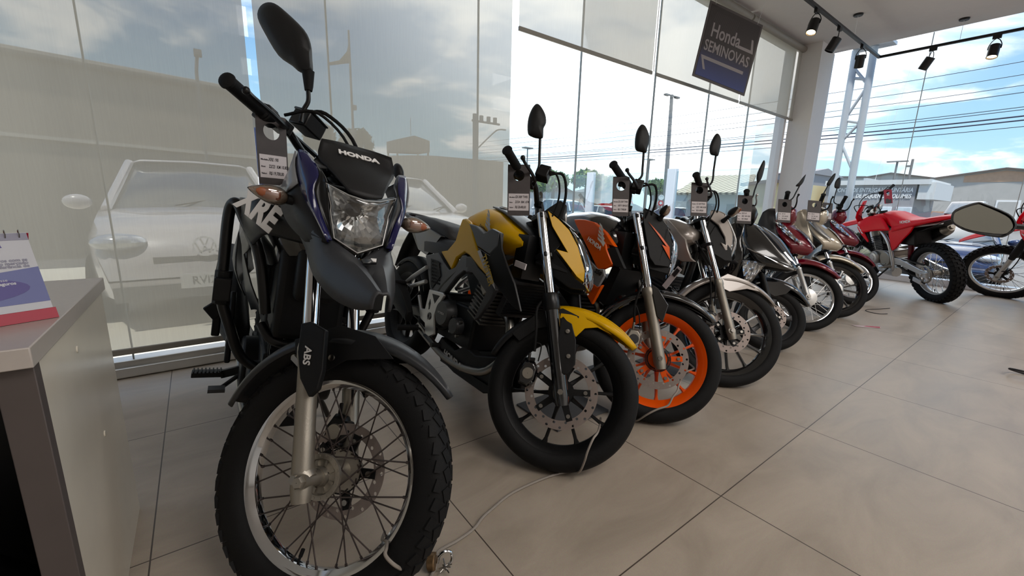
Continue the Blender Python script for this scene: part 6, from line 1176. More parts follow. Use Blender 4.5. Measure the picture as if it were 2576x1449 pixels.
def bike_silver():
    r = Rig('street_motorcycle', (1.315, .305, .30, .085, .09, 26, .09), 2.277, 2.405, -88.7, 9.3, 45)
    tag(r.root, 'silver grey street motorcycle with black wheels beside the orange-wheeled one', 'motorcycle', 'motorcycles parked in a row')
    A6 = [(60*k+90+d, 60*k+90+d*1.8) for k in range(6) for d in (-9, 9)]
    wheel(r, True, .305, .085, .238, 'cast', rim='gloss_black', tread='road', disc=(.080, .118, -.055, 28), hubr=.045, hubw=.06, angs=A6, sw=(.010, .02), ro=.208)
    wheel(r, False, .30, .095, .235, 'cast', rim='gloss_black', tread='road', hubr=.06, hubw=.1, angs=A6, sw=(.011, .02), ro=.2)
    common_rear(r, pivot=.46, zp=.36, wd=.1)
    fk = fork(r, .09, (1.02, 0, .915), (1.315, 0, .305), .555, rc=.0175, rl=.025, lower='alu')
    wf = lambda u: .008+.05*min(1, u/.25)**.7 if u < .8 else .058-.012*(u-.8)/.2
    fd = r.f('front_fender', fender_geo(1.315, .305, .338, 46, 158, wf, .034, 26, .003), 'silver_paint', solid=.004, ang=50)
    for s_ in (-1, 1): r.f('fender_side', G().xz([(1.20, .60, .060*s_), (1.24, .640, .056*s_), (1.36, .63, .058*s_), (1.43, .585, .058*s_), (1.36, .58, .06*s_), (1.27, .535, .064*s_), (1.22, .545, .064*s_)], 0, -.004*s_), 'silver_paint', fd, bevel=.0015)
    caliper(r, (1.19, -.08, .34), 'gloss_black', s=.85); cable(r, 'brake_hose', [(1.18, -.09, .40), (1.16, -.10, .50), (1.12, -.10, .62), (1.06, -.08, .72), (1.08, -.05, .82)], .005, 'rubber'); cable(r, 'speedometer_cable', [(1.20, -.09, .42), (1.17, -.11, .55), (1.11, -.11, .66), (1.02, -.07, .78)], .004, 'rubber')
    hb = handlebar(r, [(.985, 0, .965), (.98, -.08, .97), (.965, -.17, 1.02), (.927, -.265, 1.02), (.877, -.345, 1.034)], grip_len=.11, lx=.06, lever_mat='alu_dark'); r.f('riser', G().cyl((1.0, -.05, .91), (.985, -.05, .965), .014, n=12).cyl((1.0, .05, .91), (.985, .05, .965), .014, n=12), 'chrome', hb)
    cable(r, 'throttle_cable', [(.95, -.20, 1.02), (1.02, -.18, 1.06), (1.07, -.12, 1.0), (1.05, -.08, .88)], .004, 'rubber'); cable(r, 'brake_hose', [(.96, -.18, 1.03), (1.04, -.16, 1.07), (1.09, -.10, 1.0), (1.07, -.06, .86)], .005, 'rubber'); cable(r, 'clutch_cable', [(.95, .18, 1.02), (1.05, .12, 1.03), (1.05, .05, .9)], .004, 'rubber')
    mirror(r, [(2.349, 1.32, 1.084), (2.40, 1.294, 1.134), (2.417, 1.30, 1.207), (2.436, 1.308, 1.289)], [(2.444, 1.30, 1.284), (2.428, 1.313, 1.286), (2.412, 1.326, 1.291), (2.408, 1.334, 1.31), (2.413, 1.339, 1.343), (2.435, 1.335, 1.391), (2.454, 1.326, 1.412), (2.467, 1.312, 1.396), (2.467, 1.302, 1.36), (2.455, 1.299, 1.312)], depth=.028)
    A = [(1.052, .092, .982), (1.09, .096, .992), (1.132, .094, .984), (1.18, .088, .925), (1.212, .080, .882), (1.222, .076, .82), (1.212, .078, .74), (1.150, .098, .802), (1.182, .092, .796), (1.165, .096, .84), (1.115, .1, .90), (1.06, .096, .93)]
    plate(r, 'headlight_cowl', A, .01, 'silver_paint', None, True, .004); hl = r.f('headlight', G().box((1.13, 0, .83), (.14, .16, .20)).xz([(1.06, .75), (1.20, .70), (1.24, .71), (1.22, .78), (1.10, .9)], -.085, .17), 'matte_black', bevel=.004)
    rowsL = []
    for x, z, w, bu in ((1.185, .93, .055, .01), (1.222, .878, .076, .02), (1.238, .82, .076, .026), (1.236, .75, .06, .016), (1.238, .70, .025, .004)): rowsL.append([(x, -w, z), (x+bu*.7, -w*.6, z), (x+bu, 0, z), (x+bu*.7, w*.6, z), (x, w, z)])
    r.f('headlight_lens', G().sheet(rowsL, 3, 3), 'lens_clear', hl, ang=80); r.f('reflector', G().sheet([[(x-.02, y*.9, z) for x, y, z in row] for row in rowsL], 2, 2), 'refl', hl)
    for s_ in (-1, 1): r.f('chrome_edge', G().tube([(1.14, s_*.088, .975), (1.20, s_*.083, .90), (1.236, s_*.079, .83), (1.232, s_*.066, .75), (1.24, s_*.026, .698)], .005, 8, spl=4), 'alu_light', hl)
    r.f('windscreen', G().sheet([[(1.06, -.085, .99), (1.075, 0, 1.0), (1.06, .085, .99)], [(1.135, -.085, .99), (1.155, 0, 1.0), (1.135, .085, .99)], [(1.185, -.06, .935), (1.205, 0, .94), (1.185, .06, .935)]], 3, 3), 'silver_paint', hl, solid=.004)
    indicator(r, (1.135, -.088, .935), (1.175, -.205, .985), True, r=.022, stalk=.45); indicator(r, (1.135, .088, .935), (1.175, .205, .945), True, r=.022, stalk=.45)
    r.b('fuel_tank', tank_geo([(.52, .83, .08, .79, .74), (.62, .89, .12, .82, .73), (.76, .94, .138, .84, .72), (.90, .93, .14, .84, .73), (1.0, .90, .125, .82, .76), (1.06, .86, .09, .81, .79)]), 'silver_paint', ang=60)
    plate(r, 'tank_shroud', [(.905, .142, .91), (.965, .15, .868), (1.052, .152, .80), (1.080, .150, .74), (1.106, .146, .697), (1.135, .142, .678), (1.06, .148, .668), (.98, .15, .69), (.94, .148, .78)], .02, 'silver_paint', None, False, .005)
    r.b('seat', seat_geo([(.58, .80, .08, .06), (.50, .785, .115, .08), (.34, .79, .13, .09), (.10, .83, .13, .08), (-.10, .85, .11, .06), (-.2, .855, .08, .04)]), 'seat_vinyl', ang=70)
    plate(r, 'tail_panel', [(.48, .13, .75), (.2, .13, .78), (-.15, .10, .83), (-.22, .06, .83), (-.05, .12, .72), (.2, .13, .64), (.42, .13, .62)], .03, 'silver_paint')
    plate(r, 'side_cover', [(.44, .13, .74), (.62, .135, .76), (.70, .135, .68), (.62, .13, .56), (.44, .13, .60)], .03, 'dark_grey')
    fin_block(r, (.88, 0, .50), (.16, .2, .2), (.3, .95), 10, 'alu_dark'); en = G().box((.70, 0, .36), (.34, .22, .2)); en.cyl((.62, -.15, .37), (.62, .12, .37), .09, n=24); en.cyl((.78, -.14, .35), (.78, .12, .35), .06, n=24); r.b('engine', en, 'alu_dark', bevel=.012)
    r.b('exhaust_pipe', G().tube([(.95, -.03, .50), (1.03, -.05, .45), (1.04, -.08, .34), (.95, -.11, .24), (.7, -.12, .20), (.4, -.15, .26)], .019, 12, spl=5), 'chrome'); r.b('muffler', G().tube([(.42, -.16, .26), (.36, -.17, .28), (-.15, -.19, .40), (-.2, -.19, .41)], [.025, .045, .05, .035], 18), 'chrome')
    fr = G().bar((1.02, 0, .84), (.5, 0, .66), .05, .06).cyl((1.06, 0, .74), (.99, 0, .90), .034, n=16); fr.tube([(1.06, 0, .76), (1.02, 0, .5), (.96, 0, .3), (.8, 0, .22), (.5, 0, .26)], .022, 12, spl=4); r.b('frame', fr, 'satin_black')
    rl = r.b('paper_label', G().bar((.985, -.16, .50), (1.06, -.16, .63), .004, .034, (0, 0, 1)), 'paper'); r.b('printed_block', G().bar((1.03, -.163, .578), (1.055, -.163, .62), .004, .024, (0, 0, 1)), 'ink', rl)
    for s_ in (-1, 1): r.b('foot_peg', G().tube([(.47, s_*.13, .28), (.45, s_*.25, .27)], .015, 10), 'rubber')
    price_tag(r, [(2.249, 1.325, 1.124), (2.326, 1.269, 1.131), (2.29, 1.246, .94), (2.22, 1.302, .949)], [('Modelo:', 'CG 160 TITAN'), ('Ano:', '22/23  KM 24.500'), ('Valor:', 'R$ 16.900,00')], 'grey price tag with white label hanging on the grip of the silver motorcycle')
# ---------------------------------------------------------------- scooter and step-through motorcycles
def msheet(r, name, rows, mat, parent=None, st=False, sp=3, solid=.005, ang=55):
    # rows of a half section (outer edge to centre line, y<0); mirrored into one continuous panel
    full = [[(x, y, z) for x, y, z in row]+[(x, -y, z) for x, y, z in row[::-1][1:]] for row in rows]
    return (r.f if st else r.b)(name, G().sheet(full, sp, sp), mat, parent, solid=solid, ang=ang)
def pair_sheet(r, name, rows, mat, parent=None, st=False, sp=3, solid=.004):
    o = []
    for s_ in (-1, 1): o.append((r.f if st else r.b)(name, G().sheet([[(x, y*s_, z) for x, y, z in row] for row in rows], sp, sp), mat, parent, solid=solid, ang=60))
    return o
def bike_scooter():
    r = Rig('scooter', (1.225, .235, .235, .09, .10, 26, .08), 3.177, 2.419, -89.8, 9.3, 42.9)
    tag(r.root, 'glossy black scooter with small black five-spoke wheels, fifth in the row', 'scooter', 'motorcycles parked in a row')
    A5 = [(72*k+90, 72*k+90) for k in range(5)]
    wheel(r, True, .235, .092, .168, 'cast', rim='alu_dark', tread='road', disc=(.06, .095, -.045, 24), hubr=.05, hubw=.06, angs=A5, sw=(.030, .04), ro=.145); wheel(r, False, .235, .10, .165, 'cast', rim='gloss_black', tread='road', hubr=.05, hubw=.08, angs=A5, sw=(.03, .04), ro=.14)
    fk = fork(r, .075, (1.02, 0, .66), (1.225, 0, .235), .30, rc=.015, rl=.021, lower='satin_black')
    wf = lambda u: .008+.06*min(1, u/.35)**.75
    r.f('front_fender', fender_geo(1.215, .235, .300, 34, 128, wf, .05, 22, .006), 'gloss_black', solid=.004, ang=50)
    for s_ in (-1, 1): r.f('fender_side', G().xz([(1.12, .47, s_*.074), (1.22, .50, s_*.076), (1.30, .47, s_*.072), (1.27, .42, s_*.08), (1.20, .38, s_*.084), (1.14, .40, s_*.08)], 0, -.004*s_), 'gloss_black', bevel=.002)
    nose = msheet(r, 'front_panel', [[(.955, -.10, .905), (.985, -.06, .90), (1.0, 0, .895)], [(.98, -.135, .85), (1.03, -.09, .86), (1.06, 0, .858)], [(1.0, -.165, .78), (1.10, -.10, .795), (1.165, 0, .79)], [(1.05, -.175, .70), (1.17, -.10, .715), (1.245, 0, .71)], [(1.10, -.165, .635), (1.225, -.085, .645), (1.305, 0, .635)], [(1.13, -.14, .605), (1.24, -.07, .598), (1.318, 0, .598)], [(1.10, -.11, .58), (1.2, -.05, .575), (1.27, 0, .575)]], 'gloss_black')
    pair_sheet(r, 'leg_shield', [[(.965, .09, .91), (.93, .14, .895), (.885, .165, .86)], [(.985, .14, .84), (.935, .18, .80), (.87, .20, .76)], [(1.0, .168, .76), (.95, .205, .70), (.86, .21, .64)], [(1.04, .168, .63), (.97, .195, .56), (.86, .19, .48)], [(1.0, .12, .44), (.93, .14, .36), (.84, .15, .30)]], 'gloss_black')
    for s_ in (-1, 1):
        r.b('chrome_strip', G().tube([(1.05, s_*.178, .70), (1.16, s_*.135, .66), (1.26, s_*.075, .618), (1.312, s_*.02, .60)], .006, 8, spl=4), 'chrome', nose)
        r.b('headlight_edge', G().tube([(1.03, s_*.075, .878), (1.12, s_*.08, .80), (1.22, s_*.068, .70), (1.30, s_*.03, .618)], .005, 8, spl=4), 'alu_light', nose)
        lp = [[(1.035, s_*.172, .615), (1.10, s_*.15, .618), (1.165, s_*.11, .612)], [(1.055, s_*.168, .53), (1.10, s_*.145, .54), (1.135, s_*.12, .55)], [(1.075, s_*.14, .455), (1.09, s_*.13, .465), (1.10, s_*.12, .475)]]
        tl = r.b('turn_signal', G().sheet(lp, 3, 3), 'refl', solid=.004); r.b('signal_lens', G().sheet([[(x+.012, y*1.06, z) for x, y, z in row] for row in lp], 3, 3), 'lens_clear', tl, ang=70)
    hlr = [[(1.04, -.06, .872), (1.06, 0, .870)], [(1.14, -.066, .795), (1.178, 0, .795)], [(1.235, -.052, .70), (1.262, 0, .70)], [(1.30, -.02, .628), (1.318, 0, .628)]]
    msheet(r, 'headlight', [[(x+.008, y, z+.006) for x, y, z in row] for row in hlr], 'lens_smoke', nose, solid=0)
    r.b('inner_fender', G().box((1.03, 0, .52), (.12, .26, .22)), 'matte_black', bevel=.03)
    hb = handlebar(r, [(.89, 0, .93), (.88, -.08, .945), (.855, -.16, .975), (.83, -.225, .977), (.793, -.33, .981)], grip_len=.11, lx=.07, lever_mat='alu_light', ball=True)
    r.f('headset_cover', G().loft([[(.885+dx, y, .945+dz) for dx, dz in ((-.07*k, -.02), (-.05*k, .04*k), (.02*k, .045*k), (.075*k, -.02*k), (.06*k, -.10*k), (-.04*k, -.09*k))] for y, k in ((-.20, .45), (-.15, .85), (-.08, 1.05), (0, 1.1), (.08, 1.05), (.15, .85), (.20, .45))]), 'satin_black', hb, ang=60)
    mirror(r, [(3.216, 1.446, 1.04), (3.247, 1.432, 1.075), (3.265, 1.432, 1.126), (3.285, 1.429, 1.18)], [(3.283, 1.429, 1.172), (3.285, 1.443, 1.227), (3.31, 1.439, 1.289), (3.336, 1.432, 1.335), (3.345, 1.423, 1.325), (3.339, 1.418, 1.29), (3.321, 1.416, 1.228), (3.304, 1.419, 1.193)], depth=.025)
    r.b('seat', seat_geo([(.62, .76, .09, .06), (.50, .75, .13, .09), (.30, .76, .14, .10), (.05, .80, .13, .09), (-.15, .82, .10, .06)]), 'seat_vinyl', ang=70)
    pair_sheet(r, 'side_body', [[(.60, .11, .70), (.30, .15, .70), (-.05, .13, .74), (-.25, .06, .76)], [(.60, .13, .52), (.32, .18, .56), (0, .15, .62), (-.25, .06, .68)], [(.56, .12, .32), (.36, .15, .40), (.1, .13, .5), (-.18, .05, .62)]], 'gloss_black')
    r.b('floor_board', G().box((.72, 0, .27), (.36, .30, .10)), 'black_plastic', bevel=.02); en = G().box((.25, 0, .28), (.5, .18, .2)).cyl((.1, .05, .26), (.1, .14, .26), .09, n=20); r.b('engine', en, 'alu_dark', bevel=.01)
    r.b('muffler', G().tube([(.25, -.14, .22), (.2, -.15, .23), (-.15, -.16, .28), (-.2, -.16, .285)], [.02, .05, .05, .03], 16), 'cast_black'); r.b('frame', G().tube([(1.03, 0, .68), (1.0, 0, .5), (.92, 0, .30), (.6, 0, .25)], .03, 12, spl=4), 'satin_black')
    r.b('side_stand', G().tube([(.55, .12, .22), (.52, .18, .12), (.47, .21, .012)], .010, 8), 'satin_black')
    price_tag(r, [(3.068, 1.451, 1.079), (3.159, 1.383, 1.084), (3.109, 1.368, .881), (3.035, 1.427, .892)], [('Modelo:', 'ELITE 125'), ('Ano:', '20/21  KM 14.000'), ('Valor:', 'R$ 12.900,00')], 'dark grey price tag hanging on the grip of the black scooter')
def step_through(pose, paint, alloy, label, mir, tagc, tlabel, tmat='tag', lines=None):
    r = Rig('step_through_motorcycle', (1.261, .276, .27, .068, .08, 26.5, .08), *pose)
    tag(r.root, label, 'motorcycle', 'motorcycles parked in a row')
    A5 = [(72*k+90+d, 72*k+90+d*1.6) for k in range(5) for d in (-7, 7)]
    if alloy:
        wheel(r, True, .276, .07, .213, 'cast', rim='gloss_black', tread='road', hubr=.06, hubw=.07, angs=A5, sw=(.013, .02), ro=.192); wheel(r, False, .27, .085, .21, 'cast', rim='gloss_black', tread='road', hubr=.06, hubw=.08, angs=A5, sw=(.013, .02), ro=.19)
        dm = G().lathe([(.01, -.055), (.055, -.05), (.07, -.036), (.07, -.02), (.01, -.02)], n=32); r.f('brake_drum', dm.xf(lambda v: v+np.array((1.261, 0, .276))), 'alu_light')
    else:
        wheel(r, True, .276, .07, .214, 'spoked', rim='chrome', tread='road', spokes=36, hubr=.05, hubw=.09, drum=.072, hubmat='alu_light', spoke_mat='alu_light'); wheel(r, False, .27, .085, .205, 'spoked', rim='chrome', tread='road', spokes=36, hubr=.05, hubw=.1, drum=.075)
        r.f('brake_plate', G().lathe([(.001, -.062), (.02, -.062), (.05, -.056), (.078, -.048), (.080, -.036), (.01, -.036)], n=36).xf(lambda v: v+np.array((1.261, 0, .276))), 'alu_light')
    fk = fork(r, .075, (1.10, 0, .60), (1.261, 0, .276), .30, rc=.0135, rl=.0215, lower='alu_light')
    wf = lambda u: .012+.056*min(1, u/.3)**.75
    r.f('front_fender', fender_geo(1.238, .276, .335, 44, 128, wf, .055, 22, .006), paint, solid=.004, ang=50)
    body = msheet(r, 'front_cover', [[(.955, -.115, .90), (1.0, -.06, .895), (1.03, 0, .885)], [(.985, -.150, .85), (1.05, -.09, .848), (1.085, 0, .845)], [(1.02, -.172, .79), (1.10, -.10, .795), (1.155, 0, .80)], [(1.08, -.165, .725), (1.17, -.09, .735), (1.215, 0, .735)], [(1.13, -.14, .665), (1.20, -.075, .668), (1.248, 0, .676)], [(1.12, -.11, .63), (1.17, -.06, .63), (1.215, 0, .63)]], paint)
    pair_sheet(r, 'leg_shield', [[(.93, .09, .995), (.905, .15, .985), (.875, .18, .95)], [(.965, .125, .91), (.915, .185, .88), (.865, .205, .84)], [(1.0, .165, .82), (.945, .20, .77), (.87, .215, .70)], [(1.05, .165, .72), (.98, .195, .64), (.88, .205, .54)], [(1.06, .13, .60), (.97, .16, .50), (.86, .17, .38)]], 'grey_plastic' if not alloy else paint)
    for s_ in (-1, 1):
        q = [[(.972, s_*.150, .872), (1.005, s_*.132, .882)], [(1.05, s_*.158, .80), (1.075, s_*.128, .818)], [(1.13, s_*.140, .74), (1.145, s_*.118, .752)], [(1.19, s_*.108, .705), (1.197, s_*.10, .712)]]
        ts = r.b('turn_signal', G().sheet([[(x+.004, y+s_*.004, z+.004) for x, y, z in row] for row in q], 3, 3), 'refl' if not alloy else 'alu_light', body, solid=.003)
        r.b('signal_lens', G().sheet([[(x+.012, y+s_*.012, z+.008) for x, y, z in row] for row in q], 3, 3), 'lens_clear', body)
    r.b('cover_badge', G().sheet([[(1.105, -.035, .842), (1.105, .035, .842)], [(1.19, -.04, .775), (1.19, .04, .775)], [(1.262, -.012, .69), (1.262, .012, .69)]], 3, 3), 'lens_smoke' if not alloy else paint, body, solid=.003)
    hb = handlebar(r, [(.95, 0, .955), (.945, -.08, .965), (.93, -.15, .985), (.910, -.225, .98), (.889, -.325, 1.025)], grip_len=.105, lx=.08, ball=True, lever_mat='satin_black')
    hs = r.f('headset_cover', G().loft([[(.975+dx, y, .955+dz) for dx, dz in ((-.07*k, -.02*k), (-.05*k, .05*k), (.01*k, .06*k), (.065*k, .02*k), (.075*k, -.06*k), (.03*k, -.115*k), (-.05*k, -.11*k))] for y, k in ((-.165, .4), (-.14, .8), (-.08, 1.05), (0, 1.12), (.08, 1.05), (.14, .8), (.165, .4))]), paint, hb, ang=60)
    r.f('headlight', G().sphere((1.03, 0, .945), (.03, .085, .055), 8), 'lens_smoke', hs)
    mirror(r, mir[0], mir[1], depth=.022)
    r.b('seat', seat_geo([(.60, .75, .09, .06), (.50, .745, .12, .08), (.30, .75, .13, .09), (.05, .77, .125, .08), (-.15, .79, .10, .06)]), 'seat_vinyl', ang=70)
    pair_sheet(r, 'side_cover', [[(.62, .10, .70), (.30, .14, .70), (-.05, .125, .73), (-.25, .06, .75)], [(.62, .10, .55), (.32, .16, .58), (0, .14, .63), (-.25, .06, .68)]], paint)
    r.b('centre_cover', G().tube([(1.0, 0, .74), (.88, 0, .60), (.72, 0, .55), (.60, 0, .62)], [.10, .085, .08, .09], 14, spl=4), 'grey_plastic'); en = G().box((.66, 0, .34), (.34, .2, .18)); en.cyl((.56, -.14, .33), (.56, .12, .33), .085, n=24); r.b('engine', en, 'alu_dark', bevel=.012); fin_block(r, (.86, 0, .40), (.14, .16, .16), (.98, .2), 8, 'alu_dark')
    common_rear(r, pivot=.45, zp=.34, wd=.1, shock=False); r.b('muffler', G().tube([(.8, -.08, .26), (.6, -.11, .2), (.3, -.15, .25), (.25, -.155, .26), (-.15, -.17, .33), (-.2, -.17, .34)], [.016, .018, .03, .042, .046, .03], 16), 'chrome')
    for s_ in (-1, 1): r.b('foot_peg', G().tube([(.62, s_*.08, .24), (.62, s_*.25, .24)], .014, 10), 'rubber')
    price_tag(r, tagc, lines, tlabel, tmat)
def bike_steps():
    step_through((4.003, 2.51, -90.7, 6.8, 37.4), 'red_paint', False, 'dark red step-through motorcycle with spoked wheels in front of the beige one', ([(3.998, 1.489, 1.049), (4.043, 1.463, 1.081), (4.073, 1.454, 1.134), (4.105, 1.446, 1.19)], [(4.102, 1.445, 1.184), (4.076, 1.466, 1.186), (4.101, 1.454, 1.218), (4.130, 1.444, 1.255), (4.156, 1.431, 1.285), (4.147, 1.431, 1.25), (4.13, 1.433, 1.215)]), [(3.859, 1.489, 1.072), (3.952, 1.417, 1.068), (3.897, 1.412, .885), (3.814, 1.475, .889)], 'grey price tag on the grip of the front dark red step-through', 'tag', [('Modelo:', 'BIZ 110I'), ('Ano:', '22/23  KM 9.801'), ('Valor:', 'R$ 13.500,00')])
    step_through((4.738, 2.519, -90.4, 8.7, 40.9), 'beige_paint', True, 'beige step-through motorcycle with black alloy wheels between the two dark red ones', ([(4.768, 1.515, 1.055), (4.81, 1.49, 1.085), (4.833, 1.489, 1.147), (4.878, 1.477, 1.23)], [(4.887, 1.468, 1.222), (4.863, 1.488, 1.229), (4.883, 1.484, 1.273), (4.921, 1.469, 1.325), (4.946, 1.455, 1.339), (4.931, 1.453, 1.291), (4.904, 1.462, 1.245)]), [(4.608, 1.527, 1.078), (4.705, 1.452, 1.074), (4.661, 1.434, .876), (4.561, 1.512, .888)], 'grey price tag on the grip of the beige step-through', 'tag', [('Modelo:', 'BIZ 125'), ('Ano:', '21/22  KM 12.450'), ('Valor:', 'R$ 14.900,00')])
    step_through((5.567, 2.609, -89.2, 10.7, 45.4), 'red_paint', False, 'dark red step-through motorcycle behind the beige one, last in the row', ([(5.668, 1.598, 1.055), (5.638, 1.628, 1.081), (5.657, 1.634, 1.159), (5.681, 1.634, 1.235)], [(5.695, 1.623, 1.228), (5.659, 1.652, 1.235), (5.667, 1.66, 1.289), (5.69, 1.653, 1.329), (5.715, 1.639, 1.348), (5.722, 1.627, 1.323), (5.716, 1.619, 1.271)]), [(5.412, 1.650, 1.069), (5.51, 1.588, 1.063), (5.456, 1.58, .878), (5.36, 1.645, .89)], 'grey price tag on the grip of the last dark red step-through', 'tag', [('Modelo:', 'BIZ 110I'), ('Ano:', '22/22  KM 7.100'), ('Valor:', 'R$ 13.200,00')])
# ---------------------------------------------------------------- red dirt motorcycles and small things on the floor
def dirt(pose, label, tagged):
    r = Rig('dirt_motorcycle', (1.43, .345, .335, .09, .115, 27, .115), *pose)
    tag(r.root, label, 'motorcycle', 'red dirt motorcycles by the side window')
    wheel(r, True, .345, .09, .272, 'spoked', rim='alu_light', tread='knobby', disc=(.085, .12, .05, 24), spokes=36, hubr=.035, hubw=.10, spoke_mat='chrome'); wheel(r, False, .335, .118, .245, 'spoked', rim='alu_light', tread='knobby', spokes=36, hubr=.045, hubw=.10, spoke_mat='chrome')
    fk = fork(r, .1, (.985, 0, 1.02), (1.43, 0, .345), .62, rc=.029, rl=.026, chrome='matte_black', lower='alu_light')
    for s_ in (-1, 1): r.f('fork_boot', G().tube([(1.14, s_*.1, .79), (1.26, s_*.1, .60)], .037, 14), 'matte_black', fk)
    cable(r, 'brake_hose', [(1.15, .11, .80), (1.19, .16, .62), (1.30, .15, .45), (1.38, .12, .42)], .005, 'rubber'); caliper(r, (1.37, .085, .40), 'cast_black', s=.85)
    # front plate, fender
    r.f('front_fender', G().sheet([[(.98, y*.6, .93-abs(y)*.1) for y in (-.09, -.05, 0, .05, .09)], [(1.20, y, .925-abs(y)*.2) for y in (-.09, -.05, 0, .05, .09)], [(1.42, y*.95, .905-abs(y)*.25) for y in (-.09, -.05, 0, .05, .09)], [(1.60, y*.7, .86-abs(y)*.25) for y in (-.09, -.05, 0, .05, .09)], [(1.70, y*.35, .815-abs(y)*.2) for y in (-.09, -.05, 0, .05, .09)]], 3, 3), 'crf_red', solid=.006, ang=60)
    r.f('front_plate', G().loft([[(x+dx, y, z) for x, y, z in ((1.05, -.05, 1.165), (1.07, 0, 1.18), (1.05, .05, 1.165), (1.13, .09, 1.08), (1.17, .085, 1.0), (1.18, .05, .92), (1.19, 0, .90), (1.18, -.05, .92), (1.17, -.085, 1.0), (1.13, -.09, 1.08))] for dx in (0, .02)]), 'crf_red', bevel=.006)
    hb = handlebar(r, [(.95, 0, 1.10), (.945, -.09, 1.105), (.935, -.20, 1.17), (.90, -.30, 1.175), (.885, -.385, 1.180)], grip_len=.11, lx=.06); r.f('bar_clamp', G().cyl((.98, -.05, 1.02), (.95, -.05, 1.10), .018, n=12).cyl((.98, .05, 1.02), (.95, .05, 1.10), .018, n=12).box((.985, 0, 1.03), (.09, .24, .03)), 'alu', hb, bevel=.004)
    r.f('master_cylinder', G().box((.94, -.20, 1.19), (.05, .07, .04)), 'satin_black', hb, bevel=.004); cable(r, 'clutch_cable', [(.93, .20, 1.17), (1.03, .18, 1.20), (1.15, .10, 1.16), (1.15, .05, 1.0)], .005, 'rubber'); cable(r, 'brake_hose', [(.95, -.19, 1.18), (1.08, -.15, 1.20), (1.16, -.05, 1.12), (1.14, .04, .9)], .005, 'rubber'); cable(r, 'vent_hose', [(.78, .03, 1.0), (.82, .05, 1.09), (.90, .04, 1.07), (.93, .03, 1.0)], .005, 'rubber', False)
    # bodywork
    r.b('fuel_tank', tank_geo([(.58, .98, .09, .93, .86), (.70, 1.01, .12, .94, .84), (.84, 1.00, .13, .92, .82), (.96, .95, .12, .89, .80)]), 'crf_red', ang=60); r.b('tank_cap', G().lathe([(.001, .03), (.04, .03), (.044, 0)], o=(.80, 0, 1.0), ax=(.1, 0, 1), n=20), 'matte_black')
    r.b('seat', seat_geo([(.74, 1.005, .06, .05), (.66, 1.03, .085, .10), (.52, 1.02, .105, .16), (.36, .965, .115, .14), (.22, .945, .115, .09), (.05, .965, .115, .07), (-.12, .985, .10, .05)]), 'crf_red', ang=70)
    pair_sheet(r, 'tank_shroud', [[(.64, .12, .97), (.82, .135, .985), (.98, .15, .925), (1.09, .13, .89)], [(.56, .125, .90), (.78, .15, .90), (.95, .185, .86), (1.02, .18, .835)], [(.49, .128, .81), (.70, .15, .80), (.90, .19, .77), (.96, .185, .76)]], 'crf_red')
    plate(r, 'shroud_tail', [(.99, .186, .865), (1.02, .182, .84), (.955, .18, .74), (.855, .165, .64), (.84, .165, .66), (.90, .182, .78)], .012, 'crf_red', None, False, .002)
    sl = G()
    for i in range(3): sl.prism([(1.00-.028*i, .1925, .865-.035*i), (.955-.028*i, .1935, .845-.035*i), (.95-.028*i, .1935, .825-.035*i), (.965-.028*i, .1935, .83-.035*i), (.995-.028*i, .1925, .85-.035*i)], (0, .0008, 0))
    r.b('shroud_lettering', sl.mirror(), 'decal_white')
    sp = [(.52, .13, .80), (.49, .138, .705), (.48, .135, .62), (.465, .13, .562), (.40, .132, .60), (.28, .14, .71), (.15, .145, .81), (.10, .14, .88), (.30, .145, .865), (.45, .14, .83)]
    plate(r, 'side_panel', sp, .02, 'crf_red', None, False, .005)
    pair_sheet(r, 'rear_fender_side', [[(.46, .13, .86), (.22, .135, .91), (-.02, .125, .955), (-.22, .11, .985), (-.40, .085, 1.005)], [(.44, .145, .80), (.20, .145, .86), (-.02, .135, .915), (-.20, .115, .945), (-.36, .09, .985)]], 'crf_red')
    msheet(r, 'rear_fender', [[(.0, -.12, .955), (0, 0, .97)], [(-.2, -.10, .985), (-.2, 0, 1.0)], [(-.42, -.08, 1.0), (-.42, 0, 1.015)]], 'crf_red'); msheet(r, 'inner_fender', [[(.16, -.10, .80), (.16, 0, .80)], [(.0, -.10, .84), (0, 0, .86)], [(-.25, -.09, .94), (-.25, 0, .95)]], 'matte_black')
    text('lettering', 'HONDA', .046, frame((.25, .1235, .925), (-.98, 0, .12), (.12, 0, .98)), 'decal_white', r.root, .001, bold=.001, sx=.95)
    r.b('air_box', G().box((.28, 0, .74), (.26, .18, .2)), 'matte_black', bevel=.02); r.b('rear_shock', G().cyl((.36, 0, .45), (.33, 0, .80), .03, n=14), 'red_paint')
    fr = G().tube([(1.02, 0, .93), (.98, 0, .70), (.92, 0, .46), (.82, 0, .30)], .025, 12, spl=4)
    for s_ in (-1, 1): fr.tube([(.98, s_*.03, .93), (.80, s_*.09, .86), (.66, s_*.11, .78), (.54, s_*.12, .66), (.49, s_*.12, .50), (.47, s_*.12, .36), (.52, s_*.11, .30), (.82, s_*.06, .28)], .02, 12, spl=4); fr.tube([(.60, s_*.10, .82), (.2, s_*.09, .86), (-.2, s_*.07, .92)], .013, 8)
    fr.cyl((1.04, 0, .88), (.97, 0, 1.02), .035, n=16); r.b('frame', fr, 'alu_light')
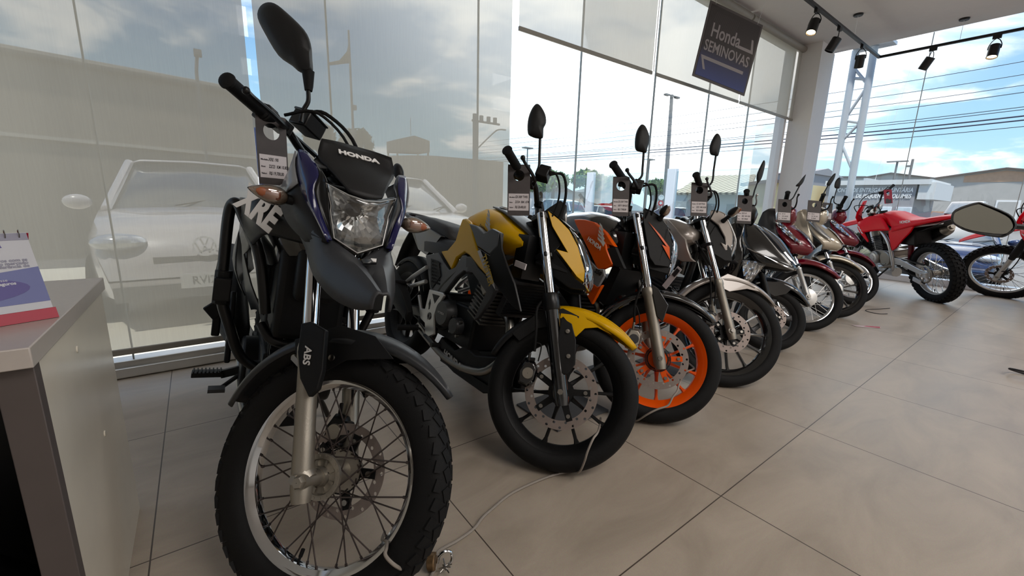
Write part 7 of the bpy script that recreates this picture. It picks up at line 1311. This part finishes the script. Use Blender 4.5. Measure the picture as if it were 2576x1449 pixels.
    fin_block(r, (.80, 0, .62), (.18, .18, .18), (.25, .97), 9, 'alu_dark'); r.b('cylinder_head', G().box((.85, 0, .745), (.16, .15, .09), _ry(.25)), 'alu', bevel=.015); en = G().box((.68, 0, .45), (.30, .20, .18)); en.cyl((.80, -.12, .44), (.80, .135, .44), .085, n=24); en.cyl((.62, -.13, .44), (.62, .12, .44), .095, n=24); r.b('engine', en, 'alu', bevel=.012); r.b('engine_cover', G().lathe([(.001, .02), (.03, .02), (.034, .012), (.06, .008), (.07, -.01)], o=(.80, .135, .44), ax=(0, 1, 0), n=28), 'alu_light'); r.b('carburettor', G().box((.66, .03, .66), (.1, .1, .09)), 'cast_black', bevel=.01)
    plate(r, 'radiator_guard', [(.96, .16, .86), (.98, .16, .84), (.90, .15, .66), (.84, .15, .64), (.88, .15, .76)], .03, 'dark_grey')
    sw = G()
    for s_ in (-1, 1): sw.loft([[(x, s_*.1+dy, z+dz) for dy, dz in ((-.016, -h), (.016, -h), (.016, h), (-.016, h))] for x, z, h in ((.48, .43, .045), (.36, .43, .04), (.05, .35, .032), (-.06, .335, .03))])
    sw.box((.42, 0, .43), (.08, .2, .07)); r.b('swingarm', sw, 'alu_light', bevel=.005)
    wsp = G().lathe([(.085, .112), (.098, .112), (.104, .108), (.104, .104), (.098, .1), (.085, .1)], o=(0, 0, .335), n=48, closed=True)
    for q in range(5): a = 2*PI*q/5; wsp.bar((.03*math.cos(a), .107, .335+.03*math.sin(a)), (.09*math.cos(a), .107, .335+.09*math.sin(a)), .02, .006, (0, 1, 0))
    wsp.lathe([(.014, .1), (.04, .1), (.04, .114), (.014, .114)], o=(0, 0, .335), n=24, closed=True); r.b('sprocket', wsp, 'alu'); r.b('chain', G().bar((-.0, .106, .443), (.46, .106, .475), .014, .018).bar((-.0, .106, .227), (.46, .106, .40), .014, .018), 'satin_black'); r.b('chain_guide', G().box((.10, .108, .245), (.12, .03, .05), _ry(-.25)), 'pearl_white', bevel=.005); r.b('axle_block', G().box((-.02, .135, .335), (.10, .02, .06)).cyl((0, .13, .335), (0, .155, .335), .018, n=6), 'alu_light', bevel=.003)
    r.b('muffler', G().tube([(.48, -.12, .59), (.40, -.13, .625), (.14, -.135, .745), (.04, -.135, .795)], [.025, .062, .066, .062], 20), 'matte_black'); r.b('muffler_tip', G().tube([(.04, -.135, .795), (.01, -.135, .81), (-.03, -.135, .829)], [.062, .058, .036], 20).cyl((-.03, -.135, .829), (-.055, -.135, .841), .022, n=16), 'alu'); r.b('exhaust_pipe', G().tube([(.88, -.03, .72), (.99, -.07, .66), (.95, -.12, .50), (.78, -.14, .52), (.56, -.13, .57), (.47, -.12, .595)], .021, 12, spl=5), 'steel')
    st = G().tube([(.50, .125, .37), (.62, .20, .22), (.76, .285, .03)], .010, 8, spl=3); st.box((.775, .29, .012), (.06, .04, .014)); r.b('side_stand', st, 'satin_black')
    for s_ in (-1, 1): r.b('foot_peg', G().box((.49, s_*.19, .365), (.05, .12, .018)).bar((.49, s_*.12, .36), (.50, s_*.15, .36), .03, .04), 'alu', bevel=.003); 
    r.b('gear_lever', G().tube([(.60, .12, .38), (.68, .15, .36), (.74, .15, .37)], .006, 8), 'alu'); r.b('skid_plate', G().tube([(.92, 0, .40), (.84, 0, .27), (.60, 0, .25)], [.05, .06, .06], 10, spl=3, flat=1.), 'alu_light')
    if tagged:
        t = price_tag(r, [(7.10, 1.539, 1.259), (7.18, 1.482, 1.274), (7.169, 1.443, 1.094), (7.08, 1.509, 1.091)], [], 'dark red card tag on the handlebar of the red dirt motorcycle', 'tag_red', 'price tags hanging on the handlebars', False)
        obj('printed_picture', G().prism([(-.038, -.085, .001), (.038, -.085, .001), (.038, -.03, .001), (.01, -.04, .001), (-.01, -.02, .001), (-.038, -.035, .001)], (0, 0, .0004)), 'alu_dark', t); obj('printed_mark', G().prism([(-.02, .012, .001), (.02, .018, .001), (.012, .024, .001), (-.012, .02, .001)], (0, 0, .0004)), 'decal_white', t)
    return r
def bike_dirt():
    dirt((6.67, .79, 44, 12, 42), 'bright red dirt motorcycle seen from behind, its knobby rear wheel toward us', True)
    dirt((6.70, -.635, 44, 12, 38), 'bright red dirt motorcycle cut off by the right edge, its front wheel in view', False)
def bike_mirror():
    # the mirror of a machine standing just outside the frame on the right
    g = np.array; hx = [(1.378, .171, .986), (1.388, .169, 1.007), (1.427, .144, 1.024), (1.443, .131, 1.022), (1.485, .094, 1.001), (1.497, .081, .984), (1.494, .078, .969), (1.478, .086, .953), (1.459, .100, .947), (1.407, .142, .958), (1.383, .164, .973)]
    hm = [(1.382, .168, .987), (1.389, .167, 1.002), (1.426, .143, 1.019), (1.440, .132, 1.017), (1.480, .097, .996), (1.489, .085, .980), (1.487, .083, .966), (1.471, .093, .955), (1.414, .137, .961), (1.387, .162, .975)]
    c = np.mean([g(p) for p in hx], 0); n = (g((0, 0, 1.))-c); n = n/np.linalg.norm(n); base = g((1.62, -.05, 0.))
    t = empty('handlebar_mirror', TR(*c)); tag(t, 'black hexagonal handlebar mirror showing grey glass at the right edge', 'mirror'); k = TR(*[-float(x) for x in c])
    L = crs(hx, 3, True); ring = lambda s_, o: [c+(p-c)*s_+n*o for p in L]
    sh = obj('mirror_shell', G().loft([ring(.3, -.034), ring(.75, -.03), ring(.95, -.018), ring(1., 0), ring(.99, .004)], caps=True), 'satin_black', t, k, ang=50)
    rim = obj('mirror_rim', G().loft([ring(1.0, .002), ring(.99, .007), ring(.93, .008), ring(.91, .0045)], caps=False), 'matte_black', sh)
    L2 = crs(hm, 3, True); c2 = np.mean([g(p) for p in hm], 0)
    obj('mirror_glass', G().prism([c2+(p-c2)*.985+n*.0055 for p in L2], n*.0008), 'mirror', sh)
    obj('mirror_stem', G().tube([c-n*.028+g((.03, -.02, -.01)), (1.56, .03, .965), (1.60, -.02, .93), (1.62, -.05, .90)], .0065, 10, spl=4), 'satin_black', t, k)
    obj('handlebar', G().tube([(1.46, .16, .90), (1.54, .06, .90), (1.62, -.05, .90), (1.70, -.16, .90)], .012, 10).tube([(1.62, -.05, .90), (1.75, .0, .5), (1.78, 0, .0)], [.02, .03, .05], 10), 'satin_black', t, k) if False else None
def bike_floor():
    # steel security cable, padlock, floor mats, scraps
    cb = G().tube([(1.20, .985, .17), (1.162, .953, .176), (1.08, .894, .194), (1.045, .884, .184), (1.018, .882, .145), (1.012, .888, .104), (1.014, .91, .05), (1.042, .968, .008), (.947, .998, .006), (.787, 1.005, .006), (.678, .98, .006), (.636, .967, .006), (.587, .943, .006), (.524, .931, .008), (.483, .925, .014), (.45, .908, .03), (.436, .893, .035)], .0042, 8, spl=6)
    M['cable'] = pmat('coated_cable', (150, 142, 134), .45, .2); tag(obj('security_cable', cb, 'cable'), 'thin grey security cable running from the front padlock to the yellow motorcycle wheel', 'cable')
    c2 = G().tube([(.31, .93, .15), (.288, .885, .173), (.286, .848, .196), (.276, .822, .204), (.268, .806, .202), (.280, .786, .186), (.314, .788, .142), (.360, .816, .068), (.398, .855, .02), (.411, .871, .007), (.428, .882, .008), (.438, .892, .024)], .0042, 8, spl=6); tag(obj('security_cable', c2, 'cable'), 'thin grey security cable looped through the spokes of the nearest wheel', 'cable')
    c3 = G().tube([(1.88, 1.03, .24), (1.84, .971, .24), (1.80, .955, .246), (1.756, .965, .236), (1.705, .958, .202), (1.676, .948, .173), (1.646, .950, .149), (1.618, .952, .116), (1.575, .975, .10), (1.54, 1.0, .075), (1.535, 1.04, .03), (1.55, 1.07, .006)], .0042, 8, spl=6); tag(obj('security_cable', c3, 'cable'), 'thin grey security cable looped through the orange front wheel', 'cable')
    p = empty('padlock', TR(.432, .885, 0)); tag(p, 'small brass padlock with a steel ring and wire tie lying by the front wheel', 'padlock'); k = TR(-.432, -.885, 0)
    M['brass'] = pmat('old_brass', (122, 98, 70), .4, .7, var=.2, nscale=80)
    obj('lock_body', G().lathe([(.001, -.011), (.02, -.011), (.023, -.008), (.023, .008), (.02, .011), (.001, .011)], o=(.424, .893, .0235), ax=(.7, -.6, .1), n=24), 'brass', p, k); obj('shackle', G().tube([(.432, .875, .03), (.436, .872, .052), (.452, .868, .060), (.468, .864, .050), (.468, .862, .028), (.455, .862, .014)], .0042, 10, spl=5), 'chrome', p, k)
    tw = G(); rnd = random.Random(4)
    for i in range(9):
        a = rnd.uniform(0, 2*PI); q = np.array((.446, .858, .022)); e = np.array((math.cos(a), math.sin(a), rnd.uniform(-.6, .7)))*.018; tw.tube([q-e*.4, q+e], .0018, 6)
    obj('wire_tie', tw, 'steel', p, k)
    M['mat_grey'] = pmat('floor_mat', (84, 84, 86), .8)
    for (x, y, l) in ((1.36, 1.36, 'flat grey pad on the floor behind the yellow front wheel'), (2.36, 1.40, 'flat grey pad on the floor behind the silver front wheel'), (1.90, 1.5, 'flat grey pad on the floor behind the orange front wheel')):
        tag(obj('floor_pad', G().box((x, y, .004), (.34, .30, .008)), 'mat_grey'), l, 'floor pad', 'flat pads under the parked motorcycles')
    ro = [(4.66, .95), (4.60, .93), (4.55, .96)]
    M['leaflet'] = pmat('leaflet', (196, 176, 176), .5); M['leaflet_red'] = pmat('leaflet_red', (170, 40, 66), .5)
    f = obj('leaflet', G().prism([(4.56, 1.03, .002), (4.53, .975, .002), (4.66, .845, .002), (4.72, .86, .002), (4.63, .96, .002)], (0, 0, .0006)), 'leaflet'); tag(f, 'crumpled white and red leaflet lying flat on the open floor', 'leaflet'); obj('printed_edge', G().prism([(4.60, .95, .0028), (4.655, .85, .0028), (4.715, .862, .0028), (4.64, .94, .0028)], (0, 0, .0004)), 'leaflet_red', f)
    w = G().tube([(5.72, 1.0, .004), (5.58, 1.05, .004), (5.42, 1.12, .004), (5.32, 1.09, .004), (5.30, 1.0, .004), (5.38, .95, .004)], .003, 6, spl=6); tag(obj('thin_cord', w, 'ink'), 'thin dark cord looped on the floor by the last step-through', 'cord')
    w = G().tube([(4.05, -.04, .03), (4.0, .02, .05), (4.02, .08, .045), (4.1, .07, .02), (4.12, 0, .006), (4.05, -.15, .006)], .006, 8, spl=6); tag(obj('black_cable', w, 'ink'), 'black cable loop on the floor at the right edge', 'cord')
mk(); mk_setting(); mk_outside(); mk_world(); mk_lights(); mk_camera()
for fn in [k for k in list(globals()) if k.startswith('bike_')]: globals()[fn]()
